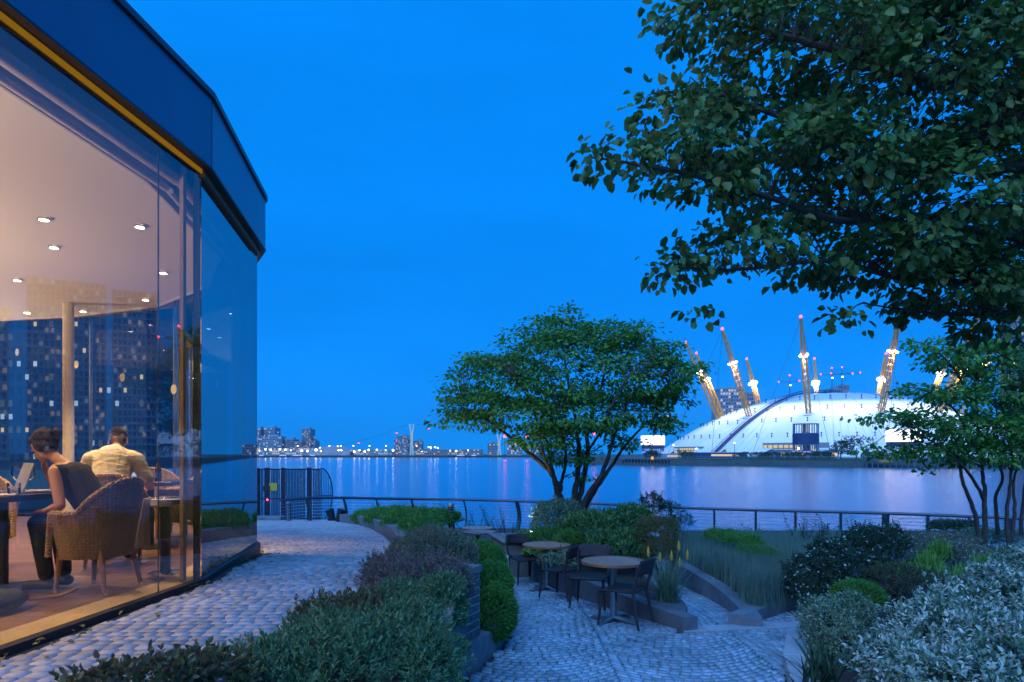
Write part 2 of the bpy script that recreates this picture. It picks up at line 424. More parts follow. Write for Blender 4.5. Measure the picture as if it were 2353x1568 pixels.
G_ = {}
G_['maple'] = leafmat('tree_leaf', [(0.035, 0.095, 0.020), (0.07, 0.17, 0.03), (0.10, 0.23, 0.04), (0.05, 0.13, 0.03), (0.16, 0.29, 0.05)], 0.42, 0.4, boost=1.75)
G_['over'] = leafmat('overhang_leaf', [(0.035, 0.08, 0.022), (0.055, 0.13, 0.03), (0.08, 0.17, 0.04), (0.045, 0.11, 0.03), (0.15, 0.21, 0.05), (0.17, 0.16, 0.045)], 0.4, 0.35)
G_['hebe'] = leafmat('hebe_leaf', [(0.035, 0.10, 0.055), (0.06, 0.16, 0.075), (0.09, 0.21, 0.10), (0.05, 0.13, 0.06), (0.15, 0.25, 0.12), (0.12, 0.13, 0.06)], 0.4, 0.25)
G_['browny'] = leafmat('bronze_leaf', [(0.06, 0.09, 0.035), (0.10, 0.12, 0.045), (0.13, 0.085, 0.06), (0.05, 0.07, 0.04), (0.15, 0.15, 0.07)], 0.45, 0.3)
G_['purple'] = leafmat('purple_leaf', [(0.11, 0.085, 0.085), (0.17, 0.13, 0.12), (0.10, 0.11, 0.085), (0.21, 0.17, 0.15), (0.13, 0.085, 0.10)], 0.5, 0.25)
G_['sage'] = leafmat('sage_leaf', [(0.13, 0.14, 0.09), (0.19, 0.19, 0.12), (0.10, 0.12, 0.07), (0.24, 0.23, 0.15), (0.15, 0.12, 0.10)], 0.5, 0.25)
G_['box'] = leafmat('box_leaf', [(0.04, 0.13, 0.022), (0.07, 0.20, 0.035), (0.11, 0.27, 0.05), (0.06, 0.17, 0.03)], 0.42, 0.3)
G_['lime'] = leafmat('bright_leaf', [(0.10, 0.22, 0.04), (0.16, 0.30, 0.05), (0.22, 0.36, 0.08), (0.12, 0.24, 0.05)], 0.45, 0.35)
G_['rhodo'] = leafmat('rhododendron_leaf', [(0.035, 0.09, 0.03), (0.06, 0.15, 0.04), (0.10, 0.20, 0.05), (0.05, 0.12, 0.05), (0.16, 0.26, 0.08)], 0.38, 0.25)
G_['varie'] = leafmat('variegated_leaf', [(0.07, 0.14, 0.07), (0.24, 0.31, 0.20), (0.46, 0.50, 0.40), (0.05, 0.11, 0.05), (0.10, 0.18, 0.09), (0.05, 0.10, 0.05), (0.30, 0.36, 0.26)], 0.45, 0.3)
G_['whitey'] = leafmat('silver_leaf', [(0.40, 0.48, 0.38), (0.70, 0.74, 0.66), (0.10, 0.20, 0.11), (0.05, 0.11, 0.06), (0.78, 0.80, 0.73), (0.45, 0.54, 0.42), (0.06, 0.14, 0.07), (0.12, 0.22, 0.12)], 0.45, 0.3, boost=1.1)
G_['conifer'] = leafmat('conifer_leaf', [(0.10, 0.10, 0.035), (0.15, 0.13, 0.045), (0.07, 0.08, 0.03), (0.19, 0.16, 0.06)], 0.55, 0.2)
G_['dark'] = leafmat('dark_leaf', [(0.02, 0.045, 0.025), (0.035, 0.07, 0.035), (0.05, 0.09, 0.05), (0.025, 0.05, 0.03)], 0.4, 0.2)
G_['lav'] = leafmat('lavender_leaf', [(0.10, 0.17, 0.13), (0.15, 0.22, 0.17), (0.08, 0.14, 0.11), (0.19, 0.25, 0.19)], 0.6, 0.25)
G_['blade'] = leafmat('blade_leaf', [(0.10, 0.17, 0.11), (0.16, 0.24, 0.15), (0.07, 0.13, 0.08), (0.24, 0.27, 0.15)], 0.45, 0.25)
G_['flower'] = leafmat('white_flower', [(0.72, 0.74, 0.72), (0.82, 0.82, 0.78), (0.65, 0.68, 0.62)], 0.7, 0.3)
G_['poker'] = leafmat('poker_flower', [(0.62, 0.20, 0.03), (0.70, 0.34, 0.06), (0.62, 0.45, 0.10)], 0.6, 0.3)
G_['farleaf'] = leafmat('far_leaf', [(0.025, 0.05, 0.025), (0.04, 0.075, 0.035), (0.055, 0.09, 0.04)], 0.6, 0.2)

# ------------------------------------------------------------------ terrain functions
def zu(y): return 0.95 if y < 6.5 else max(-0.75, 0.95 - 0.077 * (y - 6.5))
def zl(y): return 0.0 if y < 7.7 else max(-1.0, -0.06 * (y - 7.7))

# restaurant outline (glass line), planter edge curve
BLD = [(-3.10, -5.0), (-2.98, 0.2), (-2.56, 5.62), (-2.93, 7.85), (-3.75, 9.3), (-5.2, 10.6), (-7.0, 11.4), (-9.5, 11.9), (-14.0, 12.0), (-14.0, -5.0)]
PLK = [(-3.0, 1.2), (-1.95, 2.0), (-1.30, 3.0), (-0.98, 4.3), (-1.05, 6.5), (-1.48, 8.7), (-2.19, 12.0), (-3.58, 17.2), (-4.7, 20.5), (-5.86, 23.2), (-6.3, 24.2)]
def interp_x(line, y):
    for (x0, y0), (x1, y1) in zip(line, line[1:]):
        if y0 <= y <= y1: return x0 + (x1 - x0) * (y - y0) / max(1e-6, y1 - y0)
    return line[-1][0] if y > line[-1][1] else line[0][0]

def xl_up(y):
    if y < 11.9: return interp_x(BLD[:8], y)
    return -14.0
def xr_up(y):
    if y > 24.2: return -6.3 + (y - 24.2) * -0.2
    return interp_x(PLK, y)

def grid_strip(name, ys, fl, fr, fz, mat, nx=8):
    V = []; Fc = []
    for y in ys:
        a, b = fl(y), fr(y)
        for i in range(nx + 1):
            x = a + (b - a) * i / nx; V.append((x, y, fz(x, y)))
    n = nx + 1; lo = []
    for j in range(len(ys) - 1):
        for i in range(nx): lo += [j * n + i, j * n + i + 1, (j + 1) * n + i + 1, (j + 1) * n + i]
    o = np_mesh(name, V, lo, [4] * (len(lo) // 4), mat)
    return tag(o, kind='structure')

def stones(parent, quads, zf, mat, name, rest_name, n_single=300, hgt=0.032, inset=0.0028, near=None):
    """quads (N,4,2) ccw; the stones that show largest become objects of their own"""
    Q = np.asarray(quads, dtype=np.float64); N = len(Q)
    cen = Q.mean(axis=1)
    zc = np.array([zf(c[1]) for c in cen]); zq = np.array([[zf(p[1]) for p in q] for q in Q])
    jit = rng.uniform(-0.003, 0.002, N)
    tilt = rng.uniform(-0.0015, 0.0015, (N, 4))
    inn = cen[:, None, :] + (Q - cen[:, None, :]) * (1 - inset / 0.05)
    V = np.zeros((N, 8, 3))
    V[:, :4, :2] = Q; V[:, :4, 2] = zq - hgt
    V[:, 4:, :2] = inn; V[:, 4:, 2] = zq + jit[:, None] + tilt
    FI = np.array([[4, 5, 6, 7], [0, 1, 5, 4], [1, 2, 6, 5], [2, 3, 7, 6], [3, 0, 4, 7]])
    # visible size: within the picture and near
    px = CX + F * cen[:, 0] / np.maximum(cen[:, 1], 0.1); py = HY + F * (CZ - zc) / np.maximum(cen[:, 1], 0.1)
    ok = (px > 0) & (px < 2353) & (py < 1566) & (cen[:, 1] > 1)
    if near is not None: ok &= near(px, py)
    score = np.where(ok, cen[:, 1], 1e9); idx = np.argsort(score)[:n_single]; idx = idx[score[idx] < 1e8]
    single = np.zeros(N, bool); single[idx] = True
    for i in idx:
        off = np.array([cen[i, 0], cen[i, 1], zc[i]])
        o = np_mesh(name, V[i] - off, FI, [4] * 5, mat)
        o.parent = parent; o.location = off
    rest = np.where(~single)[0]
    Vr = V[rest].reshape(-1, 3)
    loops = (FI[None] + (np.arange(len(rest)) * 8)[:, None, None]).ravel()
    o = np_mesh(rest_name, Vr, loops, np.full(len(rest) * 5, 4), mat)
    o.parent = parent; o['kind'] = 'stuff'
    return o

# ------------------------------------------------------------------ SETTING: water and banks
WZ = -3.5
o = np_mesh('river', [(-1650, -60, WZ), (1650, -60, WZ), (1650, 1640, WZ), (-1650, 1640, WZ)], [0, 1, 2, 3], [4], M['water'])
tag(o, kind='structure')

# upper terrace bed and setts
ys = [-4, 0, 2, 4, 6, 6.5, 8, 9, 10, 11, 12, 14, 17, 20, 22, 24, 26, 28.2]
upper = grid_strip('upper_terrace', ys, lambda y: (xl_up(y) + 0.03) if y < 11.9 else -16, xr_up, lambda x, y: zu(y) - 0.030, M['joint'])
quads = []
y = 2.2
while y < 27.6:
    d = 0.092 + 0.003 * rng.standard_normal()
    x = xl_up(y) + 0.10 + rng.uniform(0, 0.08); xe = xr_up(y) - 0.02
    if y > 24.5: x = -12.5
    while x < xe - 0.04:
        wd = rng.uniform(0.075, 0.118)
        if x + wd > xe: wd = xe - x
        g = 0.0048; s = 0.02 * math.sin(y * 0.9)
        j = rng.uniform(-0.0025, 0.0025, 8)
        sk = 0.012
        quads.append([(x + g + j[0] , y + g + j[1] + sk * 0), (x + wd - g + j[2], y + g + j[3]), (x + wd - g + j[4], y + d - g + j[5]), (x + g + j[6], y + d - g + j[7])])
        x += wd
    y += d
stones(upper, quads, zu, M['sett'], 'sett', 'sett_field', 300, near=lambda px, py: (px < 900) & ~((px > 200) & (py > 1490)) & ~((px > 500) & (py > 1440)))

# lower terrace: base sheet reaching the river wall, fan-laid cobbles on it
RAIL = [(-8.2, 24.2, -0.78), (-7.45, 25.1, -0.75), (-6.4, 25.8, -0.78), (-5.2, 26.4, -0.85), (-3.9, 26.9, -0.9), (-1.9, 27.2, -0.95), (0.2, 27.1, -1.0), (3.5, 25.5, -1.0), (6.9, 23.3, -1.0), (11.8, 21.6, -1.0), (14.9, 19.9, -1.0), (19.5, 17.6, -1.0), (26, 14.0, -1.0), (44, 5.0, -1.0)]
def rail_y(x):
    if x < RAIL[0][0]: return 28.0
    for a, b in zip(RAIL, RAIL[1:]):
        if a[0] <= x <= b[0]: return a[1] + (b[1] - a[1]) * (x - a[0]) / (b[0] - a[0])
    return RAIL[-1][1]
V = []; lo = []
xs = [-6.4, -5.2, -3.9, -1.9, -0.5, 0.2, 2, 3.5, 5, 6.9, 9, 11.8, 14.9, 19.5, 26, 44]
ts = [0, .12, .2, .26, .3, .35, .4, .5, .6, .7, .8, .9, 1.0]
for t in ts:
    for x in xs:
        y = -5 + (rail_y(x) + 0.45 + 5) * t
        V.append((x, y, zl(y) - 0.030))
n = len(xs)
for j in range(len(ts) - 1):
    for i in range(n - 1): lo += [j * n + i, j * n + i + 1, (j + 1) * n + i + 1, (j + 1) * n + i]
lower = tag(np_mesh('lower_terrace', V, lo, [4] * (len(lo) // 4), M['joint']), kind='structure')

PL_R = [(-0.40, 2.0), (-0.42, 6.12), (-0.30, 6.38), (0.02, 8.0), (-0.1, 11.0), (-0.7, 14.5), (-2.3, 19.0), (-4.6, 23.5)]   # planter edge on the lower side
KERB_R = [(2.05, 2.0), (2.20, 4.5), (2.41, 5.97), (2.85, 7.1), (3.55, 8.28), (4.4, 9.2)]                                 # pale kerb, right bed
quads = []
colw = 1.5
for kcol in range(-2, 7):
    xc = 0.2 + kcol * colw
    y = 2.4
    while y < 17.5:
        d = 0.088 + 0.003 * rng.standard_normal()
        x = -colw / 2
        while x < colw / 2 - 0.03:
            wd = rng.uniform(0.075, 0.11)
            if x + wd > colw / 2 - 0.02: wd = colw / 2 - x
            f = lambda u: 0.34 * (1 - (2 * u / colw) ** 2) - (0.34 if kcol % 1 else 0)
            g = 0.005; j = rng.uniform(-0.005, 0.005, 8)
            y0, y1 = y - f(x), y - f(x + wd)
            q = [(xc + x + g + j[0], y0 + g + j[1]), (xc + x + wd - g + j[2], y1 + g + j[3]), (xc + x + wd - g + j[4], y1 + d - g + j[5]), (xc + x + g + j[6], y0 + d - g + j[7])]
            cxm = xc + x + wd / 2; cym = (y0 + y1) / 2 + d / 2
            x += wd
            if cxm < interp_x(PL_R, cym) + 0.05: continue
            if cym < 9.2 and cxm > interp_x(KERB_R, cym) - 0.03: continue
            if cym > 9.2 and cxm > 4.2: continue
            # leave out the flush granite band and what lies in the beds
            band = 7.62 + 0.18 * (cxm - 1.9)
            if cxm > 1.85 and band - 0.03 < cym < band + 0.33: continue
            quads.append(q)
        y += d
stones(lower, quads, zl, M['cobble'], 'cobble', 'cobble_field', 300, near=lambda px, py: (px > 1075) & (px < 1840))

# quay face down to the water
mb = MB()
pts = [(r[0], r[1] + 0.45) for r in RAIL]
pts = [(-30, 28.4), (-9.0, 28.4), (-8.2, 26.5)] + pts[1:]
mb.strip(pts, [(p[0], p[1] + 0.6) for p in pts], WZ - 1.5, lambda p: -1.05)
quay = tag(mb.build('quay_wall', M['concrete']), 'weathered concrete quay wall below the curved railing', 'wall')

# promenade slab on the left, under the gate
o = np_mesh('promenade', [(-30, 12, -0.80), (-6, 12, -0.80), (-6, 28.6, -0.80), (-30, 28.6, -0.80)], [0, 1, 2, 3], [4], M['concrete']); tag(o, kind='structure')

# flush granite band across the path
band = thing('threshold_band', 'flush pale granite band crossing the cobbled path between two planters', 'paving', (2.7, 7.8, 0))
for i in range(6):
    x0 = 1.93 + i * 0.285; x1 = x0 + 0.28
    yb = lambda x: 7.62 + 0.18 * (x - 1.9)
    mb = MB(); mb.prism([(x0, yb(x0)), (x1, yb(x1)), (x1, yb(x1) + 0.3), (x0, yb(x0) + 0.3)], lambda p: zl(p[1]) - 0.03, lambda p: zl(p[1]) + 0.006)
    mb.build('slab', M['granite'], band)

# ------------------------------------------------------------------ planters, kerbs, walls
def offset(line, d):
    out = []
    for i, p in enumerate(line):
        a = Vector(line[max(0, i - 1)]).to_2d(); b = Vector(line[min(len(line) - 1, i + 1)]).to_2d()
        t = (b - a).normalized(); n_ = Vector((-t.y, t.x)); out.append((p[0] + n_.x * d, p[1] + n_.y * d))
    return out

def resample(line, step):
    pts = [Vector((p[0], p[1], 0)) for p in line]; pts = smooth_path(pts, 10)
    out = [pts[0]]; acc = 0
    for a, b in zip(pts, pts[1:]):
        acc += (b - a).length
        if acc >= step: out.append(b); acc = 0
    if (out[-1] - pts[-1]).length > step * 0.3: out.append(pts[-1])
    return [(p.x, p.y) for p in out]

def kerb(name, label, line, width, z0, z1, mat, step=0.9, piece='kerb_stone', gap=0.004):
    line = resample(line, step) if step else line
    inner = offset(line, width)
    t = thing(name, label, 'kerb', (line[0][0], line[0][1], 0))
    for i in range(len(line) - 1):
        a, b, c, d = Vector(line[i]), Vector(line[i + 1]), Vector(inner[i + 1]), Vector(inner[i])
        u = (b - a).normalized() * gap
        mb = MB(); P = [a + u, b - u, c - u, d + u]
        bv = 0.012
        cen = (a + b + c + d) / 4
        Pt = [p + (cen - p).normalized() * bv for p in P]
        zz0 = [z0(p.y) if callable(z0) else z0 for p in P]; zz1 = [z1(p.y) if callable(z1) else z1 for p in P]
        vs_ = [(p.x, p.y, z) for p, z in zip(P, zz0)] + [(p.x, p.y, z - bv) for p, z in zip(P, zz1)] + [(p.x, p.y, z) for p, z in zip(Pt, zz1)]
        fs_ = [(3, 2, 1, 0), (8, 9, 10, 11)]
        for r in (0, 4):
            for k in range(4): j = (k + 1) % 4; fs_.append((r + k, r + j, r + 4 + j, r + 4 + k))
        mb.add(vs_, fs_); mb.build(piece, mat, t)
    return t

kerb('planter_kerb', 'dark stone kerb curving along the sett ramp beside the low green hedge', PLK[4:-1], -0.28, lambda y: zu(y) - 0.1, lambda y: zu(y) + 0.17 + 0.10 * min(1, max(0, (y - 9) / 12)), M['dark_stone'], 0.85)
kerb('planter_kerb', 'low dark kerb hidden under bronze shrubs at the near edge of the setts', PLK[0:5], -0.2, lambda y: zu(y) - 0.1, lambda y: zu(y) + 0.02, M['dark_stone'], 0.85)

# raised bed between the two terraces
V = []; lo = []
yy = [1.7, 2.5, 3.2, 4, 5, 6, 6.4, 7, 8, 9, 10, 11, 12, 14, 16, 18, 20, 22, 23.4]
for y in yy:
    a = interp_x(PLK, y) + 0.15; b = max(a + 0.05, interp_x(PL_R, y) - (0.08 if y < 6.4 else 0.5))
    for i in range(7):
        t = i / 6; x = a + (b - a) * t
        V.append((x, y, zu(y) + 0.02 + 0.05 * math.sin(3 * x + 2 * y) * t * (1 - t) * 3))
for j in range(len(yy) - 1):
    for i in range(6): lo += [j * 7 + i, j * 7 + i + 1, (j + 1) * 7 + i + 1, (j + 1) * 7 + i]
tag(np_mesh('planting_bed', V, lo, [4] * (len(lo) // 4), M['soil']), kind='structure')

# brick retaining wall
wall = thing('retaining_wall', 'dark blue brick retaining wall on a concrete footing beside the shrubs', 'wall', (-0.42, 6.12, 0))
WA = [(-0.40, 3.0), (-0.42, 6.12)]; WB = [(-0.42, 6.12), (-0.30, 6.40)]
def wall_run(a, b, blen, z0, courses):
    a = Vector(a); b = Vector(b); t = (b - a); ln = t.length; t.normalize(); nrm = Vector((t.y, -t.x))
    ang = math.atan2(t.y, t.x)
    mb = MB(); c = (a + b) / 2 - nrm * 0.10
    mb.box((c.x, c.y, z0 + courses * 0.0375), (ln, 0.2 - 0.012, courses * 0.075), ang); mb.build('mortar', M['mortar'], wall)
    for k in range(courses):
        s = -(blen / 2) * (k % 2)
        while s < ln - 0.02:
            s0 = max(0.0, s); s1 = min(ln, s + blen - 0.011)
            if s1 - s0 > 0.03:
                m = a + t * ((s0 + s1) / 2) - nrm * (0.022 - 0.001 * random.random() * 3)
                b_ = MB(); b_.box((m.x, m.y, z0 + k * 0.075 + 0.0375), (s1 - s0, 0.052, 0.062), ang, bev=0.004)
                b_.build('brick', M['brick'], wall)
            s += blen
wall_run(WA[0], WA[1], 0.225, 0.30, 8); wall_run(WB[0], WB[1], 0.115, 0.30, 8)
mb = MB(); cl_ = [(-0.40, 3.0), (-0.42, 6.12), (-0.29, 6.41)]
mb.strip(offset(cl_, -0.015), offset(cl_, 0.24), 0.895, 0.955); mb.build('coping', M['dark_stone'], wall)
mb = MB(); mb.strip(offset(cl_, -0.012), offset(cl_, 0.22), -0.05, 0.30); mb.build('footing', M['concrete'], wall)
mb = MB(); ln2 = resample([(-0.30, 6.42), (0.02, 8.0), (-0.1, 11.0), (-0.7, 14.5), (-2.3, 19.0), (-4.6, 23.5)], 0.7)
mb.strip(ln2, offset(ln2, 0.22), lambda p: zl(p[1]) - 0.05, lambda p: zl(p[1]) + 0.24)
tag(mb.build('planter_wall', M['concrete']), 'low concrete planter wall under the clipped green box hedge', 'wall')
# little bollard stump by the hedge
mb = MB(); c0 = at(1160, 1300, 10.4)
mb.box((c0.x, 10.4, zl(10.4) + 0.30), (0.10, 0.10, 0.62), 0.2, bev=0.008)
tag(mb.build('stone_post', M['granite']), 'short pale stone post beside the trailing box hedge', 'post')

# centre planter
CK = [(1.92, 7.67), (1.55, 8.62), (1.13, 9.75), (0.76, 10.75), (0.42, 12.0), (0.28, 13.2)]
CR = [(2.12, 8.25), (2.22, 9.5), (2.20, 11.0), (2.5, 13.5), (3.2, 16.5)]
cp = thing('planter_kerb', 'grey concrete planter edge with a sharp corner beside the round tables', 'kerb', (1.92, 7.67, 0))
KZ = 0.15
def kerb_piece(parent, outer, width, z1, mat, nm='kerb_stone'):
    inn = offset(outer, width)
    mb = MB(); mb.strip(outer, inn, lambda p: zl(p[1]) - 0.06, z1); return mb.build(nm, mat, parent)
ck = resample(CK, 1.15)
for a, b in zip(ck, ck[1:]):
    m_ = ((a[0] + b[0]) / 2, (a[1] + b[1]) / 2); t_ = (Vector(b) - Vector(a)).normalized() * 0.003
    kerb_piece(cp, [(a[0] + t_.x, a[1] + t_.y), m_, (b[0] - t_.x, b[1] - t_.y)], -0.2, KZ, M['concrete'])
mb = MB(); mb.prism([(1.925, 7.672), (2.115, 8.25), (1.72, 8.66), (1.735, 8.13)], -0.05, KZ + 0.003); mb.build('corner_stone', M['concrete'], cp)
ck = resample(CR, 1.2)
for a, b in zip(ck, ck[1:]): kerb_piece(cp, [a, b], 0.2, KZ - 0.004, M['concrete'])
V = []; lo = []; yy = [8.3, 9.0, 10, 11, 12, 13, 14, 15.5, 17, 18.5]
for y in yy:
    a = interp_x(CK, y) + 0.12; b = interp_x(CR, y) - 0.1
    for i in range(9):
        t = i / 8; V.append((a + (b - a) * t, y, 0.07 + 0.06 * math.sin(math.pi * t) + (0.12 if 11 < y < 15.5 else 0) - max(0, y - 14) * 0.12))
for j in range(len(yy) - 1):
    for i in range(8): lo += [j * 9 + i, j * 9 + i + 1, (j + 1) * 9 + i + 1, (j + 1) * 9 + i]
tag(np_mesh('planting_bed', V, lo, [4] * (len(lo) // 4), M['soil']), kind='structure')

# lavender bed
LK = [(2.70, 7.94), (2.80, 8.5), (2.86, 9.1), (2.90, 9.9), (2.88, 10.8), (2.84, 12.2)]
LR = [(2.70, 7.94), (3.12, 8.42), (3.55, 8.9), (4.3, 9.6)]
lk = thing('planter_kerb', 'grey concrete kerb bent in a V around the lavender bed', 'kerb', (2.7, 7.94, 0))
LKs = resample(LK, 0.3)
for a, b in zip(LKs, LKs[1:]): kerb_piece(lk, [a, b], -0.2, 0.10, M['concrete'])
for a, b in zip(LR, LR[1:]): kerb_piece(lk, [(a[0] + 0.002, a[1] + 0.004), b], 0.2, 0.104, M['concrete'])
V = []; lo = []; yy = [8.2, 8.6, 9.1, 10, 11, 12, 14, 17, 20, 23]
for y in yy:
    a = interp_x(LK, y) + 0.1 if y < 12.2 else 2.95 + (y - 12.2) * 0.18
    b = interp_x(LR, y) - 0.05 if y < 9.6 else 4.3 + (y - 9.6) * 0.9
    for i in range(9): V.append((a + (b - a) * i / 8, y, max(zl(y) + 0.05, 0.05 - max(0, y - 10) * 0.05)))
for j in range(len(yy) - 1):
    for i in range(8): lo += [j * 9 + i, j * 9 + i + 1, (j + 1) * 9 + i + 1, (j + 1) * 9 + i]
tag(np_mesh('planting_bed', V, lo, [4] * (len(lo) // 4), M['soil']), kind='structure')

# right bed with pale granite kerb
kerb('planter_kerb', 'pale sawn granite kerb along the white-leaved shrub on the right', KERB_R, -0.24, -0.05, 0.11, M['granite'], 0.6)
V = []; lo = []; yy = [1.5, 3, 4.5, 6, 7.1, 8.3, 9.3, 10.5, 12, 14, 16, 18]
for y in yy:
    a = interp_x(KERB_R, y) + 0.15 if y < 9.2 else 4.5 + (y - 9.2) * 0.95; b = 24 if y < 13.5 else 24 - (y - 13.5) * 1.9
    for i in range(9): V.append((a + (b - a) * (i / 8) ** 1.6, y, 0.06 + 0.22 * (i / 8) - max(0, y - 11) * 0.1))
for j in range(len(yy) - 1):
    for i in range(8): lo += [j * 9 + i, j * 9 + i + 1, (j + 1) * 9 + i + 1, (j + 1) * 9 + i]
tag(np_mesh('planting_bed', V, lo, [4] * (len(lo) // 4), M['soil']), kind='structure')

# ------------------------------------------------------------------ restaurant pavilion
FZ = 0.95; GT = 4.33; FT = 4.95; CEZ = 4.22
rest = thing('restaurant_pavilion', 'glass-walled restaurant pavilion with dark blue fascia panels', 'building', (-2.56, 5.62, FZ))
poly = BLD
mb = MB(); mb.prism(offset(poly, 0.0), -1.2, FZ - 0.035); mb.build('plinth', M['black'], rest)
def gx(y): return interp_x(BLD[:8], y)
# floor boards running back from the glass, light sill board along it
fl = thing('floor_base', None, None); bpy.data.objects.remove(fl)
mb = MB(); mb.prism([(p[0] * 0.995, p[1] * 0.995) for p in BLD], FZ - 0.03, FZ - 0.022); flo = mb.build('floor', M['floor'], rest)
y = 1.0
while y < 11.2:
    x1 = min(gx(y), gx(y + 0.148)) - 0.30; x0 = -13.5; xs_ = x1
    k = 0
    while xs_ > -10:
        ln = random.uniform(2.4, 3.6) if k else random.uniform(0.8, 2.4)
        b_ = MB(); b_.box((xs_ - ln / 2, y + 0.074, FZ - 0.012), (ln - 0.003, 0.145, 0.018)); b_.build('floor_board', M['floor'], flo)
        xs_ -= ln; k += 1
        if k > 2: break
    y += 0.148
gl = [(gx(v), v) for v in (-1.0, 0.2, 2, 4, 5.62, 6.8, 7.85, 8.6, 9.3)]
mb = MB(); mb.strip(offset(gl, 0.035), offset(gl, 0.31), FZ - 0.02, FZ + 0.004); mb.build('sill_board', M['sill'], rest)
mb = MB(); full = [BLD[0]] + BLD[1:9]
mb.strip(offset(full, -0.035), offset(full, 0.035), FZ - 0.10, FZ + 0.02); mb.build('base_channel', M['black'], rest)
M['led'] = emat('warm_led_strip', (1.0, 0.48, 0.03), 0.22)  # glow painted in as the reflection of the warm-lit soffit
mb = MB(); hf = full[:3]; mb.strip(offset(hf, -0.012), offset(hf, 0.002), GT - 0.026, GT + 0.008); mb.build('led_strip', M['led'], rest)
mb = MB(); hf = full[2:]; mb.strip(offset(hf, -0.03), offset(hf, 0.03), GT - 0.055, GT + 0.02); mb.build('head_channel', M['brass'], rest)
# panes
segs = [((-3.10, -5.0), (-2.98, 0.2)), ((-2.98, 0.2), (-2.56, 5.62)), ((-2.56, 5.62), (-2.93, 7.85)), (BLD[3], BLD[4]), (BLD[4], BLD[5]), (BLD[5], BLD[6]), (BLD[6], BLD[7]), (BLD[7], BLD[8])]
for i, (a, b) in enumerate(segs):
    d_ = (Vector(b) - Vector(a)).normalized() * 0.008
    me_v = [(a[0] + d_.x, a[1] + d_.y, FZ - 0.01), (b[0] - d_.x, b[1] - d_.y, FZ - 0.01), (b[0] - d_.x, b[1] - d_.y, GT), (a[0] + d_.x, a[1] + d_.y, GT)]
    o = np_mesh('window_pane', me_v, [0, 1, 2, 3], [4], M['glass_tint'] if i == 2 else (M['glass'] if i < 2 else M['glass_far']), rest)
# slim mullions at the joints
for i, p in enumerate(BLD[1:9]):
    a = Vector(BLD[i]); b = Vector(BLD[i + 2]); t = (b - a).normalized(); n_ = Vector((-t.y, t.x))
    mb = MB(); mb.box((p[0] + n_.x * 0.035, p[1] + n_.y * 0.035, (FZ + GT) / 2), (0.022, 0.05, GT - FZ), math.atan2(t.y, t.x) + math.pi / 2 * 0); mb.build('mullion', M['black'] if i in (1, 2) else M['galv'], rest)
mb = MB(); q = Vector((-2.56, 5.62)) + Vector((-0.10, 0.0)); mb.box((-2.675, 5.55, (FZ + GT) / 2), (0.03, 0.05, GT - FZ - 0.02)); mb.build('mullion', M['sill'], rest)
mb = MB(); mb.box((gx(5.05) - 0.012, 5.05, (FZ + GT) / 2), (0.006, 0.012, GT - FZ - 0.02)); mb.build('glass_joint', M['black'], rest)
# fascia panels, slightly proud of the glass, with open joints and a parapet cap
fpts = [(-3.10, -5.0), (-3.02, -1.6), (-2.87, 1.6), (-2.56, 5.62), (-2.93, 7.85), (-3.75, 9.3), (-5.2, 10.6), (-7.0, 11.4), (-9.5, 11.9), (-14.0, 12.0)]
out_ = offset(fpts, -0.09); inn_ = offset(fpts, 0.10); cap0 = offset(fpts, -0.115); cap1 = offset(fpts, 0.2)
for i in range(len(fpts) - 1):
    a, b, c, d = [Vector(v) for v in (out_[i], out_[i + 1], inn_[i + 1], inn_[i])]; u = (b - a).normalized() * 0.008
    mb = MB(); mb.prism([a + u, b - u, c - u, d + u], GT + 0.025, FT - 0.035); mb.build('fascia_panel', M['fascia'], rest)
    a, b, c, d = [Vector(v) for v in (cap0[i], cap0[i + 1], cap1[i + 1], cap1[i])]; u = (b - a).normalized() * 0.003
    mb = MB(); mb.prism([a + u, b - u, c - u, d + u], FT - 0.03, FT + 0.02); mb.build('parapet_cap', M['steel'], rest)
mb = MB(); mb.strip(offset(fpts, -0.07), offset(fpts, 0.09), GT + 0.021, FT - 0.04); mb.build('fascia_backing', M['black'], rest)
# the soffit shadow gap below the fascia
mb = MB(); mb.strip(offset(fpts, -0.095), offset(fpts, -0.031), GT + 0.004, GT + 0.022); mb.build('drip_edge', M['black'], rest)
# roof slab, ceiling, bulkhead, roller blinds
mb = MB(); mb.prism(offset(poly, 0.12), FT - 0.12, FT - 0.06); mb.build('roof', M['black'], rest)
cpoly = [(-3.45, -4.7), (-3.36, 0.2), (-2.96, 5.5), (-3.28, 7.65), (-4.0, 9.0), (-5.35, 10.25), (-7.1, 11.0), (-9.5, 11.5), (-13.7, 11.6), (-13.7, -4.7)]
mb = MB(); mb.prism(cpoly, CEZ, CEZ + 0.02); ceiling = mb.build('ceiling', M['ceil'], rest)
mb = MB(); cl2 = cpoly[:9]; mb.strip(cl2, offset(cl2, -0.02), CEZ - 0.03, GT + 0.25); mb.build('bulkhead', M['blind'], rest)
for off_, z_, r_ in ((0.17, GT - 0.10, 0.045), (0.27, GT - 0.155, 0.03)):
    for (a, b) in ((1, 2), (2, 3)):
        ln_ = offset(BLD, off_); mb = MB(); A = Vector((*ln_[a], z_)); B = Vector((*ln_[b], z_)); u = (B - A).normalized() * 0.03
        if a == 1: A = Vector((ln_[1][0], ln_[1][1], z_))
        mb.tube([A + u, B - u], r_, 10); mb.build('roller_blind', M['blind'], rest, True)
